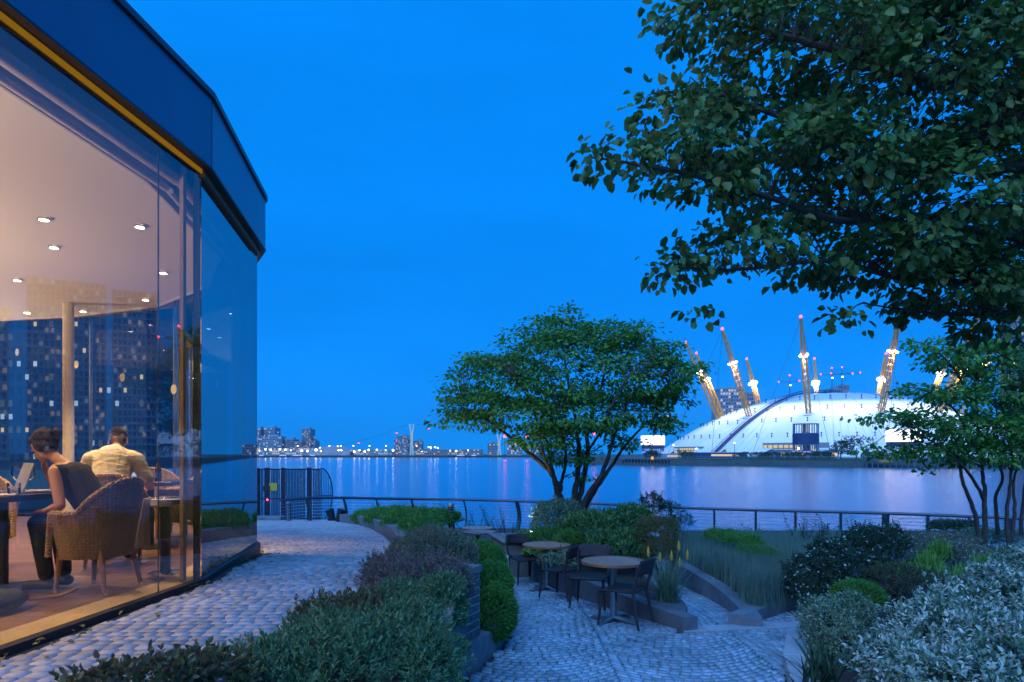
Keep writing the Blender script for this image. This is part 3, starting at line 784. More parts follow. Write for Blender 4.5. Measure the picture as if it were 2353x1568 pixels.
# back wall of the kitchen core and the slim column
mb = MB(); mb.box((-13.8, 3.4, (FZ + CEZ) / 2), (0.2, 16.4, CEZ - FZ - 0.02)); mb.build('core_wall', M['core'], rest)
mb = MB(); mb.box((-7.6, -4.75, (FZ + CEZ) / 2), (10, 0.2, CEZ - FZ - 0.02)); mb.build('core_wall', M['core'], rest)
c0 = at(157, 850, 10.1)
mb = MB(); mb.lathe([(0.075, FZ), (0.075, CEZ - 0.004)], 20, (c0.x, c0.y, 0)); mb.build('column', M['plaster'], rest, True)
# round manifestation dots on the far glass
for px_, py_, Y_ in ((40, 810, 11.75), (176, 838, 11.1), (282, 868, 10.2), (400, 895, 9.0)):
    p = at(px_, py_, Y_); x_ = p.x
    mb = MB(); n_ = 18; mb.add([(p.x + 0.055 * math.cos(2 * math.pi * k / n_), p.y - 0.01 - 0.055 * 0.55 * math.cos(2 * math.pi * k / n_), p.z + 0.065 * math.sin(2 * math.pi * k / n_)) for k in range(n_)], [tuple(range(n_))])
    mb.build('window_dot', M['plaster'], rest)
# recessed downlights, each a lamp
dl = [(-4.41, 6.43), (-6.2, 8.0), (-4.9, 7.3), (-7.6, 10.7), (-3.62, 6.64), (-4.26, 8.34), (-5.26, 9.8), (-6.66, 10.6), (-6.3, 8.69), (-4.4, 4.6), (-5.6, 6.4), (-3.9, 2.6), (-8.4, 6.5), (-7.6, 3.6), (-9.6, 9.6), (-5.9, 1.2)]
for i, (x_, y_) in enumerate(dl):
    mb = MB(); mb.lathe([(0.055, CEZ - 0.004), (0.055, CEZ - 0.022), (0.042, CEZ - 0.024), (0.038, CEZ - 0.006)], 16, (x_, y_, 0), cap=False); ring = mb.build('downlight', M['chrome'], rest, True)
    mb = MB(); mb.lathe([(0.001, CEZ - 0.024), (0.041, CEZ - 0.025)], 14, (x_, y_, 0), cap=False); mb.build('lamp_disc', M['downlight'], ring)
    ld = bpy.data.lights.new('downlight_lamp', 'SPOT'); ld.energy = 190; ld.color = (1.0, 0.64, 0.30); ld.spot_size = R(88); ld.spot_blend = 0.5; ld.shadow_soft_size = 0.05
    lo_ = bpy.data.objects.new('downlight_lamp', ld); C.objects.link(lo_); lo_.parent = ring; lo_.location = Vector((x_, y_, CEZ - 0.05)) - ORG[rest]
# unseen bowl uplighters on posts, added out of view to brighten the ceiling
for (x_, y_) in ((-7.6, 5.6), (-10.2, 9.6), (-7.4, 1.4), (-4.9, 1.6)):
    mb = MB(); mb.lathe([(0.16, FZ + 0.0), (0.16, FZ + 0.02), (0.02, FZ + 0.04), (0.02, 2.15), (0.10, 2.18), (0.24, 2.32), (0.25, 2.34), (0.22, 2.33), (0.1, 2.24)], 20, (x_, y_, 0)); up = mb.build('uplighter', M['black'], rest, True)
    mb = MB(); mb.lathe([(0.001, 2.285), (0.15, 2.284)], 18, (x_, y_, 0), cap=False); mb.build('lamp_disc', M['cove'], up)

# ------------------------------------------------------------------ far banks
DC = Vector((275.0, 590.0)); DR = 150.0; PG = -0.6
pen = [(40, 345), (55, 327), (110, 292), (191, 255), (300, 212), (520, 150), (1500, 60), (1500, 1620), (60, 1620), (30, 900), (34, 420)]
mb = MB(); mb.prism(pen, WZ - 1, PG); tag(mb.build('far_ground', M['bank']), kind='structure')
# sloping foreshore of the peninsula
sh = pen[:7]; V = []; lo = []
for (x_, y_) in sh: V += [(x_, y_, PG - 0.35), (x_ - 1.5, y_ - 5, WZ - 0.2)]
for i in range(len(sh) - 1): lo += [2 * i, 2 * i + 1, 2 * i + 3, 2 * i + 2]
tag(np_mesh('foreshore', V, lo, [4] * (len(lo) // 4), M['mud']), kind='structure')
nb = [(-1600, 870), (-420, 905), (-100, 925), (30, 932), (30, 1620), (-1600, 1620)]
mb = MB(); mb.prism(nb, WZ - 1, -0.9); tag(mb.build('far_ground', M['bank']), kind='structure')

# ---- the great tent
dome = thing('domed_tent_arena', 'huge white domed tent arena lit up on the far bank', 'arena', (DC.x, DC.y, PG))
APEX = 53.0
def dome_z(r): return max(0.0, APEX * (1 - (r / DR) ** 2.0)) * (1 + 0.05 * math.sin(math.pi * min(1, r / DR)))
def ang_of_px(px_):     # bearing on the rim that shows at this column of the picture
    best = min(((abs((DC.x + DR * math.cos(t)) / (DC.y + DR * math.sin(t)) - (px_ - CX) / F)), t) for t in [R(170 + 0.25 * k) for k in range(600)])
    return best[1]
ARCH = [(ang_of_px(1526), ang_of_px(1594), 7.5), (ang_of_px(1640), ang_of_px(1664), 6.0), (ang_of_px(1740), ang_of_px(1905), 9.5)]
def edge_z(t):
    z = 0.0
    for a, b, h in ARCH:
        if a < t < b: z = max(z, h * math.sin(math.pi * (t - a) / (b - a)) ** 0.7)
    return z
NT, NR = 288, 44; V = []; lo = []
for i in range(NT):
    t = 2 * math.pi * i / NT; ez = edge_z(t)
    r_edge = DR * math.sqrt(max(0, 1 - ez / APEX))
    for j in range(NR + 1):
        r = r_edge * (j / NR) ** 0.8
        sc = -0.9 * (0.5 + 0.5 * math.cos(12 * (t - R(266)))) * math.sin(math.pi * r / DR) ** 2   # cable valleys
        zz = dome_z(r) + sc
        V.append((DC.x + r * math.cos(t), DC.y + r * math.sin(t), PG + max(zz, 0.0)))
for i in range(NT):
    k = (i + 1) % NT
    for j in range(NR): lo += [i * (NR + 1) + j, i * (NR + 1) + j + 1, k * (NR + 1) + j + 1, k * (NR + 1) + j]
np_mesh('roof_fabric', V, lo, [4] * (len(lo) // 4), M['fabric_dome'], dome, smooth=True)
# glazed halls behind the arched openings
for a, b, h in ARCH:
    A = [(DC.x + (DR - 9) * math.cos(a + (b - a) * k / 12), DC.y + (DR - 9) * math.sin(a + (b - a) * k / 12)) for k in range(13)]
    mb = MB(); mb.strip(A, [(DC.x + (p[0] - DC.x) * 0.97, DC.y + (p[1] - DC.y) * 0.97) for p in A], PG, PG + h * 1.05); hall = mb.build('glazed_hall', M['bldg2'], dome)
    for k in range(12):
        for lev in range(3):
            if random.random() < 0.62:
                p0 = Vector(A[k]); p1 = Vector(A[k + 1]); u = (p1 - p0) * 0.12; nn = (p0 - DC).normalized() * 0.25
                z0 = PG + 0.6 + lev * h / 3.3; z1 = z0 + h / 4.6
                q = [p0 + u + nn, p1 - u + nn]
                np_mesh('lit_pane', [(q[0].x, q[0].y, z0), (q[1].x, q[1].y, z0), (q[1].x, q[1].y, z1), (q[0].x, q[0].y, z1)], [0, 1, 2, 3], [4], M['hall_light'], hall)
# roof walkway climbing to the crown
tw = R(213); path = []
for k in range(41):
    r = DR * (1 - k / 40.0)
    path.append((DC.x + r * math.cos(tw), DC.y + r * math.sin(tw), PG + dome_z(r) + 1.8))
for k in range(1, 9):
    r = k * 5; path.append((DC.x - r * math.cos(tw), DC.y - r * math.sin(tw), PG + dome_z(r) + 1.8))
mb = MB(); nrm = Vector((-math.sin(tw), math.cos(tw), 0)); V = []; lo = []
for k, p in enumerate(path):
    p = Vector(p); V += [p - nrm * 1.5, p + nrm * 1.5, p + nrm * 1.5 + Vector((0, 0, -0.8)), p - nrm * 1.5 + Vector((0, 0, -0.8))]
for k in range(len(path) - 1):
    for e in range(4): lo += [k * 4 + e, k * 4 + (e + 1) % 4, (k + 1) * 4 + (e + 1) % 4, (k + 1) * 4 + e]
walk = np_mesh('roof_walkway', V, lo, [4] * (len(lo) // 4), M['navy'], dome)
for sgn in (-1, 1):
    mb = MB(); mb.tube([Vector(p) + nrm * 1.5 * sgn + Vector((0, 0, 1.3)) for p in path], 0.22, 5); mb.build('handrail', M['navy'], walk)
for k in range(72):
    t = R(165 + k * 2.25)
    if any(a_ - 0.02 < t < b_ + 0.02 for a_, b_, h_ in ARCH): continue
    mb = MB(); mb.tube([(DC.x + r * math.cos(t), DC.y + r * math.sin(t), PG + dome_z(r) - 0.15 - 0.9 * (0.5 + 0.5 * math.cos(12 * (t - R(266)))) * math.sin(math.pi * r / DR) ** 2) for r in np.linspace(12, DR, 22)], 0.22 if k % 6 else 0.34, 4, False); mb.build('seam_cable', M['bldg3'], dome)
# cable nodes standing on the fabric in rings
node = MB(); node.lathe([(0.30, 0), (0.30, 2.4)], 6); node.lathe([(0.75, 2.4), (0.75, 3.0)], 6); node.lathe([(0.6, 0.0), (0.6, 0.5)], 6)
nodeob = None
for rr_, cnt in ((128, 72), (108, 60), (88, 48), (64, 36)):
    for k in range(cnt):
        t = 2 * math.pi * (k + 0.5) / cnt
        if not (R(165) < t < R(320)): continue
        p = Vector((DC.x + rr_ * math.cos(t), DC.y + rr_ * math.sin(t), PG + dome_z(rr_) - 0.4))
        if nodeob is None: nodeob = node.build('cable_node', M['navy'], None); o = nodeob
        else: o = nodeob.copy(); C.objects.link(o)
        o.parent = dome; o.location = p - ORG[dome]

# ---- the ring of leaning lattice masts
MA = [266, 236, 206, 174, 141, 105, 72, 41, 11, 356, 326, 296]
mnames = {266: 'nearest of the leaning yellow lattice masts, half behind the right-hand tree', 236: 'tall yellow lattice mast rising in front of the dome centre', 206: 'tall yellow lattice mast with a bright red tip lamp, left of the roof walkway',
          174: 'leftmost yellow lattice mast, its tip reaching beside the garden tree', 141: 'second yellow lattice mast from the left, shorter, before the glass block', 105: 'small yellow lattice mast behind the left slope of the dome',
          72: 'yellow lattice mast behind the dome crown beside the red cranes', 41: 'yellow lattice mast behind the right of the dome crown'}
for i, adeg in enumerate(MA):
    a = R(adeg); dirv = Vector((math.cos(a), math.sin(a), 0))
    base = Vector((DC.x, DC.y, 0)) + dirv * 93 + Vector((0, 0, 30.0)); tip = Vector((DC.x, DC.y, 0)) + dirv * 122 + Vector((0, 0, 99.0))
    mt = thing('lattice_mast', mnames.get(adeg, {11: 'rearmost yellow mast hidden deep behind the right-hand tree crown', 356: 'yellow mast behind the right-hand tree, second from the rear', 326: 'yellow mast behind the right-hand tree nearest the picture edge', 296: 'yellow mast behind the right-hand tree next to the nearest mast'}.get(adeg)), 'mast', base, 0, 'ring of masts on the dome')
    ax = (tip - base).normalized(); u = ax.cross(Vector((0, 0, 1))).normalized(); v = ax.cross(u)
    def wid(s): return 0.9 + 2.6 * math.sin(math.pi * (0.22 + 0.78 * s)) ** 0.8 if s < 1 else 0.6
    def wid(s): return 3.9 * (1 - s) ** 0.55 * (0.72 + 0.5 * min(1, s * 2.2)) * 0.72 + 0.7
    NS = 16; rings = []
    for k in range(NS + 1):
        s = k / NS; w_ = wid(s) if s < 1 else 0.7; c = base.lerp(tip, s)
        rings.append([c + u * w_ * 0.5 * sx + v * w_ * 0.5 * sy for sx, sy in ((-1, -1), (1, -1), (1, 1), (-1, 1))])
    for q in range(4):
        mb = MB(); mb.tube([r_[q] for r_ in rings], 0.44, 5); mb.build('chord', M['mast'], mt)
    mb = MB()
    for k in range(NS):
        for q in range(4):
            q2 = (q + 1) % 4
            mb.tube([rings[k][q], rings[k][q2]], 0.27, 4, False)
            mb.tube([rings[k][q], rings[k + 1][q2]] if k % 2 else [rings[k][q2], rings[k + 1][q]], 0.17, 4, False)
    o = mb.build('bracing', M['mast'], mt); o['kind'] = 'stuff'
    mb = MB(); mb.lathe([(6.5, base.z - 0.8), (6.5, base.z + 0.2)], 20, (base.x, base.y, 0)); mb.build('base_ring', M['navy'], mt)
    # struts into the roof
    mb = MB()
    for sx in (-1, 1):
        mb.tube([base + u * 2 * sx, base + u * 4 * sx - dirv * 6 + Vector((0, 0, -6))], 0.4, 5)
    mb.build('strut', M['mast'], mt)
    mb = MB(); mb.ell(tip + Vector((0, 0, 0.9)), (0.95, 0.95, 0.95), 8, 6); mb.build('beacon', M['lamp_red'], mt)
    # floodlight collar
    lp = base.lerp(tip, 0.63); w_ = wid(0.63)
    mb = MB()
    for sx, sy in ((-1, -1), (1, -1), (1, 1), (-1, 1)):
        mb.ell(lp + u * w_ * 0.75 * sx + v * w_ * 0.75 * sy, ((2.0, 2.0, 1.6) if adeg in (105, 72, 41) else (1.1, 1.1, 0.8)), 8, 5)
    fl_ = mb.build('floodlight', M['lamp_white'], mt)
    ld = bpy.data.lights.new('mast_floodlight', 'SPOT'); ld.spot_size = R(116); ld.spot_blend = 0.35; ld.energy = 92000; ld.color = (1.0, 0.99, 0.95); ld.shadow_soft_size = 2.0
    lo_ = bpy.data.objects.new('mast_floodlight', ld); C.objects.link(lo_); lo_.parent = mt; lo_.location = lp - dirv * 3.6 - base
    # stay cables down to the rim
    for da in (-0.16, 0.16):
        p = Vector((DC.x + 158 * math.cos(a + da), DC.y + 158 * math.sin(a + da), PG + 1))
        mb = MB(); mb.tube([tip, p], 0.12, 4); mb.build('stay_cable', M['steel'], mt)

# ---- service drums round the dome
def drum(px_, adeg, rad, ztop, label, screen):
    a = R(adeg); c = Vector((DC.x + 195 * math.cos(a), DC.y + 195 * math.sin(a), PG))
    t = thing('service_drum', label, 'tower', c, 0, 'cylindrical service drums round the dome')
    H = ztop - PG
    mb = MB(); mb.lathe([(rad * 0.28, 4.0), (rad * 0.28, H - 0.5)], 16, c); mb.build('core', M['bldg'], t)
    for z0, z1 in ((H * 0.40, H * 0.70),):
        mb = MB(); mb.lathe([(rad * 1.03, z0), (rad * 1.03, z1)], 32, c); mb.build('screen_band', M['navy'], t)
    for z in (4.0, H * 0.38, H * 0.72, H):
        mb = MB(); mb.lathe([(rad * 1.02, z - 0.35), (rad * 1.02, z)], 32, c); mb.build('ring_deck', M['tower_panel'], t)
    face = math.atan2(-c.y, -c.x)
    for k in range(30):
        th = 2 * math.pi * k / 30
        d_ = abs((th - face + math.pi) % (2 * math.pi) - math.pi)
        p = c + Vector((rad * math.cos(th), rad * math.sin(th), 0))
        if d_ > R(55):
            if d_ < R(125):
                mb = MB(); mb.box((p.x, p.y, PG + H / 2 + 2), (0.15, 2 * math.pi * rad / 30 * 0.98, H - 4.6), th); mb.build('cladding_panel', M['tower_panel'], t)
        else:
            mb = MB(); mb.tube([(p.x, p.y, PG + 4), (p.x, p.y, PG + H)], 0.22, 5); mb.build('vertical_pipe', M['navy'], t)
    for k in range(8):
        th = face + R(-50 + 14 * k); p = c + Vector((rad * 0.8 * math.cos(th), rad * 0.8 * math.sin(th), 0))
        for (z0, z1) in ((4.6, H * 0.36), (H * 0.74, H - 0.6)):
            if random.random() < 0.7:
                mb = MB(); mb.box((p.x, p.y, PG + (z0 + z1) / 2), (0.1, rad * 0.12, (z1 - z0)), th); mb.build('lit_bay', M['win_cool'], t)
    for k in range(6):
        th = 2 * math.pi * k / 6; p = c + Vector((rad * 0.75 * math.cos(th), rad * 0.75 * math.sin(th), 0))
        mb = MB(); mb.tube([(p.x, p.y, PG - 0.2), (p.x, p.y, PG + 4)], 0.5, 6); mb.build('leg', M['tower_panel'], t)
    mb = MB(); mb.lathe([(rad * 1.03, 3.3), (rad * 1.03, 3.62)], 32, c); mb.build('light_ring', M['violet'], t)
    if screen:
        A = [(c.x + rad * 1.12 * math.cos(face + R(d_)), c.y + rad * 1.12 * math.sin(face + R(d_))) for d_ in range(-72, 73, 12)]
        mb = MB(); mb.strip(A, [(c.x + (p[0] - c.x) * 0.96, c.y + (p[1] - c.y) * 0.96) for p in A], PG + H * screen[0], PG + H * screen[1]); mb.build('video_screen', M['screen'], t)
drum(1843, 241, 7.4, 20.2, 'cylindrical steel service drum standing before the middle of the dome', None)
drum(2075, 256.5, 8.6, 16.0, 'service drum with a glaring white screen at the right of the dome', (0.56, 1.0))
drum(1501, 208, 8.0, 15.0, 'service drum with a bright white screen at the left foot of the dome', (0.55, 0.98))

# ---- far buildings with windows
def box_building(name, label, px0, px1, pyt, Y, mat, nx, nz, lit, depth=20, z0=-0.9, group=None, singles=False, cap=True, dim=0.25, unlit=None):
    a = at(px0, HY, Y); b = at(px1, HY, Y); zt = CZ + (HY - pyt) / F * Y; wd = b.x - a.x; cx = (a.x + b.x) / 2
    t = thing(name, label, 'building', (cx, Y + depth / 2, z0), 0, group)
    mb = MB(); mb.box((cx, Y + depth / 2, (z0 + zt) / 2), (wd, depth, zt - z0)); mb.build('wall', mat, t)
    if cap:
        mb = MB(); mb.box((cx, Y + depth / 2, zt + 0.4), (wd * 1.02, depth * 1.02, 0.9)); mb.build('roof', M['bldg'], t)
        mb = MB(); mb.box((cx + wd * 0.1, Y + depth / 2, zt + 2.0), (wd * 0.35, depth * 0.4, 2.6)); mb.build('plant_room', mat, t)
    cw = wd / nx; ch = (zt - z0 - 1) / nz
    Vs = [[], [], [], []]; protos = {}
    for i in range(nx):
        for j in range(nz):
            k = 0
            rnd = random.random()
            if rnd < lit: k = 1 if random.random() < 0.55 else 2
            elif rnd < lit + dim: k = 3
            x0 = a.x + (i + 0.18) * cw; x1 = a.x + (i + 0.82) * cw; y_ = Y - (0.05 if unlit else 0.25); q0 = z0 + 1 + (j + 0.25) * ch; q1 = z0 + 1 + (j + 0.85) * ch
            if singles:
                if k not in protos:
                    mb = MB(); mb.box((0, 0, 0), (cw * 0.64, 0.3, ch * 0.6) if not unlit else (cw * (0.5, 0.34, 0.42, 0.5)[k], 0.06, ch * (0.6, 0.34, 0.4, 0.5)[k])); protos[k] = mb.build('window', [unlit or M['darkglass'], M['win_warm'], M['win_cool'], M['win_dim']][k]); o = protos[k]
                else: o = protos[k].copy(); C.objects.link(o)
                o.parent = t; o.location = Vector(((x0 + x1) / 2, y_, (q0 + q1) / 2)) - ORG[t]
            else: Vs[k] += [(x0, y_, q0), (x1, y_, q0), (x1, y_, q1), (x0, y_, q1)]
    if not singles:
        V = sum(Vs, []); mi = sum([[k] * (len(Vs[k]) // 4) for k in range(4)], [])
        o = np_mesh('window_rows', V, range(len(V)), [4] * (len(V) // 4), [M['darkglass'], M['win_warm'], M['win_cool'], M['win_dim']], t, midx=mi); o['kind'] = 'stuff'
        # the right-hand side too
        V = []; mi = []
        for i in range(max(2, nx // 2)):
            for j in range(nz):
                y0 = Y + depth * (i + 0.2) / max(2, nx // 2); y1 = Y + depth * (i + 0.8) / max(2, nx // 2); q0 = z0 + 1 + (j + 0.25) * ch; q1 = q0 + 0.6 * ch
                sx = b.x + 0.25 if cx < 0 else a.x - 0.25
                V += [(sx, y0, q0), (sx, y1, q0), (sx, y1, q1), (sx, y0, q1)]; mi.append(1 if random.random() < lit * 0.6 else 0)
        o = np_mesh('side_window_rows', V, range(len(V)), [4] * (len(V) // 4), [M['darkglass'], M['win_warm']], t, midx=mi); o['kind'] = 'stuff'
    return t

box_building('office_block', 'tall glass office block behind the two left masts', 1655, 1710, 894, 900, M['bldg'], 9, 20, 0.33, 40, -0.6, None, True)
box_building('office_block', 'lower dark glass office block right behind the dome slope', 1711, 1746, 905, 930, M['bldg'], 7, 17, 0.22, 40, -0.6, None, True)
box_building('far_block', 'grey slab block peeping over the dome crown', 1913, 1936, 893, 1000, M['bldg3'], 5, 12, 0.05, 30, -0.6)
box_building('far_block', 'slightly taller grey block beside the one over the dome crown', 1936, 1952, 886, 1010, M['bldg'], 4, 12, 0.05, 30, -0.6)

# skyline on the left
SK = [('apartment_tower', 'narrow far tower half hidden by the glass pavilion edge', 586, 598, 985, 1000, 'bldg', 4, 16, .2),
      ('apartment_tower', 'stepped blue far tower with a dark crown, left of the skyline', 606, 632, 984, 1010, 'bldg', 7, 16, .1),
      ('far_block', 'broad pale block at the foot of the stepped far tower', 598, 646, 1004, 990, 'bldg3', 14, 10, .18),
      ('far_block', 'square far block on the right of the stepped tower', 632, 648, 1010, 985, 'bldg', 6, 10, .12),
      ('far_block', 'low brown far block left of the brick tower', 654, 676, 1011, 990, 'bldg2', 9, 8, .1),
      ('far_block', 'long low far block joined to the brick tower', 676, 694, 1016, 985, 'bldg2', 8, 7, .12),
      ('apartment_tower', 'brick far tower with rows of lit flats', 693, 713, 987, 1000, 'bldg2', 7, 18, .25),
      ('far_block', 'pale far block leaning against the brick tower', 712, 724, 1014, 1005, 'bldg3', 6, 8, .1),
      ('far_block', 'glazed far block beside the white cable tower', 911, 937, 1003, 1000, 'bldg', 10, 12, .2),
      ('far_block', 'brown far block right of the white cable tower', 949, 968, 1014, 990, 'bldg2', 9, 8, .14),
      ('far_block', 'stepped low far block left of the glazed one', 905, 912, 1012, 1000, 'bldg', 3, 6, .2),
      ('far_block', 'low far block behind the garden tree, lit at its foot', 1120, 1146, 1020, 980, 'bldg', 6, 5, .2),
      ('far_block', 'far block seen between the tree stems', 1165, 1200, 1018, 990, 'bldg3', 8, 5, .2),
      ('far_block', 'faint far block at the right end of the skyline', 1215, 1246, 1024, 1000, 'bldg', 7, 4, .15),
      ('warehouse', 'long low warehouse on the left far bank', 590, 720, 1030, 960, 'bldg3', 30, 3, .55),
      ('warehouse', 'long low shed in the middle of the far bank', 740, 905, 1034, 965, 'bldg', 36, 3, .35),
      ('warehouse', 'low shed on the far bank right of the cable tower', 955, 1110, 1033, 965, 'bldg2', 34, 3, .35)]
for nm, lb, a, b, tpy, Y, mt_, nx, nz, lit in SK: box_building(nm, lb, a, b, tpy, Y, M[mt_], nx, nz, lit, 24 if nm != 'warehouse' else 12, -0.9, None, False, nm != 'warehouse')
# curved-roof hall
p = at(755, 1040, 955)
t = thing('exhibition_hall', 'far hall with a low curved pale roof', 'building', (p.x, 955, -0.9))
mb = MB(); n_ = 14; V = [(p.x - 30 + 60 * k / n_, 955, -0.9 + 2 + 9 * math.sin(math.pi * (0.15 + 0.75 * k / n_))) for k in range(n_ + 1)]
mb.add(V + [(v[0], v[1] + 40, v[2] + 3) for v in V] + [(v[0], v[1], -0.9) for v in V], [(k, k + 1, n_ + 2 + k, n_ + 1 + k) for k in range(n_)] + [(2 * n_ + 2 + k, 2 * n_ + 3 + k, k + 1, k) for k in range(n_)]); mb.build('roof', M['bldg3'], t)
# white cable-car tower, a second one behind the tree, cable and cabins
def cable_tower(px_, pyt, Y, label):
    p = at(px_, HY, Y); zt = CZ + (HY - pyt) / F * Y; t = thing('cable_car_tower', label, 'tower', (p.x, Y, -0.9))
    for s in (-1, 1):
        pts_ = [Vector((p.x + s * 2.0, Y, -0.9)), Vector((p.x + s * 0.75, Y, zt * 0.4)), Vector((p.x + s * 0.9, Y, zt * 0.7)), Vector((p.x + s * 2.7, Y, zt))]
        mb = MB(); mb.tube(smooth_path(pts_, 5), 0.9, 7); mb.build('leg', M['tower_white'], t, True)
    mb = MB(); mb.bar((p.x - 4.4, Y, zt), (p.x + 4.4, Y, zt), 1.6, 1.0); mb.build('cable_head', M['white'], t)
    return Vector((p.x, Y, zt))
A = cable_tower(946, 976, 930, 'slender white flared cable-car tower on the far bank')
B = cable_tower(1147, 1000, 930, 'second white cable-car tower behind the garden tree')
pl_ = [at(560, 1046, 1150), at(720, 1034, 1060), at(850, 1008, 970), A, at(1040, 990, 930), B]
mb = MB(); mb.tube(smooth_path(pl_, 5), 0.12, 4); tag(mb.build('cable', M['steel']), 'thin cable-car line climbing to the white far tower', 'cable')
for i, (px_, py_, Y_) in enumerate(((825, 1014, 985), (912, 991, 945), (985, 981, 930), (1536, 952, 930))):
    p = at(px_, py_, Y_) - Vector((0, 0, 3)); t = thing('cable_car_cabin', ['cable-car cabin with a red lamp low over the far sheds', 'cable-car cabin with a red lamp just left of the flared tower', 'cable-car cabin with a red lamp at the left edge of the tree crown', 'cable-car cabin with a red lamp between tree and dome'][i], 'cable car', p, 0, 'cable-car cabins over the river')
    mb = MB(); mb.ell(p, (1.5, 1.3, 1.3), 10, 6); mb.build('cabin', M['bldg'], t, True)
    mb = MB(); mb.tube([p + Vector((0, 0, 1.2)), p + Vector((0, 0, 3.2))], 0.12, 4); mb.build('hanger', M['steel'], t)
    mb = MB(); mb.box(p + Vector((0, -1.3, 0.2)), (2.6, 0.2, 0.4)); mb.build('lamp', M['lamp_red'], t)
# quay lamps along the far bank
LAMPS = [(610, 1033, .9), (622, 1034, .9), (643, 1033, .9), (656, 1034, .9), (668, 1035, .6), (693, 1036, .9), (706, 1037, .9), (726, 1034, 1.3), (737, 1037, .6), (778, 1035, .8), (784, 1035, .8), (814, 1038, .9), (826, 1035, .7), (838, 1038, .9), (847, 1034, .8), (866, 1034, .9), (886, 1035, .6), (903, 1035, 1.1), (596, 1036, .5), (990, 1029, .8), (1000, 1028, .8), (1006, 1030, .6), (1048, 1037, 1.0), (1075, 1035, .5), (1034, 1036, .4), (970, 1038, .4)]
ORD = ['first', 'second', 'third', 'fourth', 'fifth', 'sixth', 'seventh', 'eighth', 'ninth', 'tenth', 'eleventh', 'twelfth', 'thirteenth', 'fourteenth', 'fifteenth', 'sixteenth', 'seventeenth', 'eighteenth', 'nineteenth', 'twentieth', 'twenty-first', 'twenty-second', 'twenty-third', 'twenty-fourth', 'twenty-fifth', 'twenty-sixth']
LAMPS.sort()
for i, (px_, py_, s) in enumerate(LAMPS):
    p = at(px_, py_, 940); t = thing('quay_lamp', ORD[i] + ' white quay lamp from the left along the far bank', 'lamp', (p.x, 940, -0.9), 0, 'white lamps along the far bank')
    mb = MB(); mb.tube([(p.x, 940, -0.9), (p.x, 940, p.z)], 0.14, 5); mb.build('post', M['steel'], t)
    mb = MB(); mb.ell(p, (s * 1.25, s * 1.25, s * 1.1), 8, 5); mb.build('lamp_head', M['lamp_far'], t)
for i, (px_, py_) in enumerate(((684, 1025), (735, 1029), (757, 1025), (776, 1026), (783, 1025), (812, 1025), (849, 1025), (887, 1025), (957, 1025), (985, 1028))):
    p = at(px_, py_, 945); t = thing('road_lamp', ORD[i] + ' orange road lamp from the left above the far sheds', 'lamp', (p.x, 945, -0.9), 0, 'orange road lamps on the far bank')
    mb = MB(); mb.tube([(p.x, 945, -0.9), (p.x, 945, p.z)], 0.15, 5); mb.build('post', M['steel'], t)
    mb = MB(); mb.ell(p, (0.9, 0.9, 0.7), 8, 5); mb.build('lamp_head', M['lamp_warm'], t)
# red beacons on slim masts behind the tree
for i, (px_, py_) in enumerate(((1160, 1003), (1211, 1003), (1366, 997))):
    p = at(px_, py_, 760 if i else 740); t = thing('beacon_mast', ['beacon mast with a red lamp at the left of the tree stems', 'beacon mast with a red lamp deeper behind the tree', 'beacon mast with a red lamp on the right side of the tree crown'][i], 'mast', (p.x, p.y, WZ))
    mb = MB(); mb.tube([(p.x, p.y, WZ - 1), (p.x, p.y, p.z)], 0.3, 5); mb.build('pole', M['steel'], t)
    mb = MB(); mb.ell(p, (1.4, 1.4, 1.4), 8, 6); mb.build('beacon', M['lamp_red'], t)
# moored boats on the left far bank
def boat(px_, Y, ln, lb, mast=False):
    p = at(px_, HY, Y); t = thing('moored_boat', lb, 'boat', (p.x, Y, WZ)); h = ln / 2
    mb = MB(); prof = [(-h, 0.3), (-h * 0.9, 1), (h * 0.5, 1), (h, 0.0)]
    lowr = [(x, s * wv * 0.7, 0) for x, wv in ((-h, 1.5), (0, 2), (h * 0.85, 0.3)) for s in (-1, 1)]; upr = [(x, s * wv, 1.8) for x, wv in ((-h, 1.6), (0, 2.2), (h, 0.1)) for s in (-1, 1)]
    vs_ = [(p.x + v[0], Y + v[1], WZ + v[2]) for v in lowr + upr]
    mb.add(vs_, [(0, 2, 8, 6), (2, 4, 10, 8), (1, 7, 9, 3), (3, 9, 11, 5), (0, 6, 7, 1), (4, 5, 11, 10), (6, 8, 9, 7), (8, 10, 11, 9)]); mb.build('hull', M['navy'], t)
    mb = MB(); mb.box((p.x - h * 0.25, Y, WZ + 2.7), (h * 0.8, 2.4, 1.8), bev=0.2); cb = mb.build('cabin', M['white'], t)
    mb = MB(); mb.box((p.x - h * 0.25, Y - 1.25, WZ + 2.8), (h * 0.6, 0.1, 0.7)); mb.build('window', M['win_warm'], cb)
    if mast: mb = MB(); mb.tube([(p.x, Y, WZ + 1.8), (p.x, Y, WZ + 7)], 0.12, 5); mb.build('mast', M['white'], t)
for i, (px_, ln) in enumerate(((604, 14), (655, 22), (690, 30), (722, 16), (1064, 26), (1092, 16))):
    boat(px_, 880 + 6 * i, ln, ['short moored boat beside the pavilion edge on the far bank', 'moored boat under the low brown far block', 'long moored barge under the brick far tower', 'small moored boat right of the long barge', 'moored tug left of the garden tree', 'small moored boat just inside the tree outline'][i], i > 3)

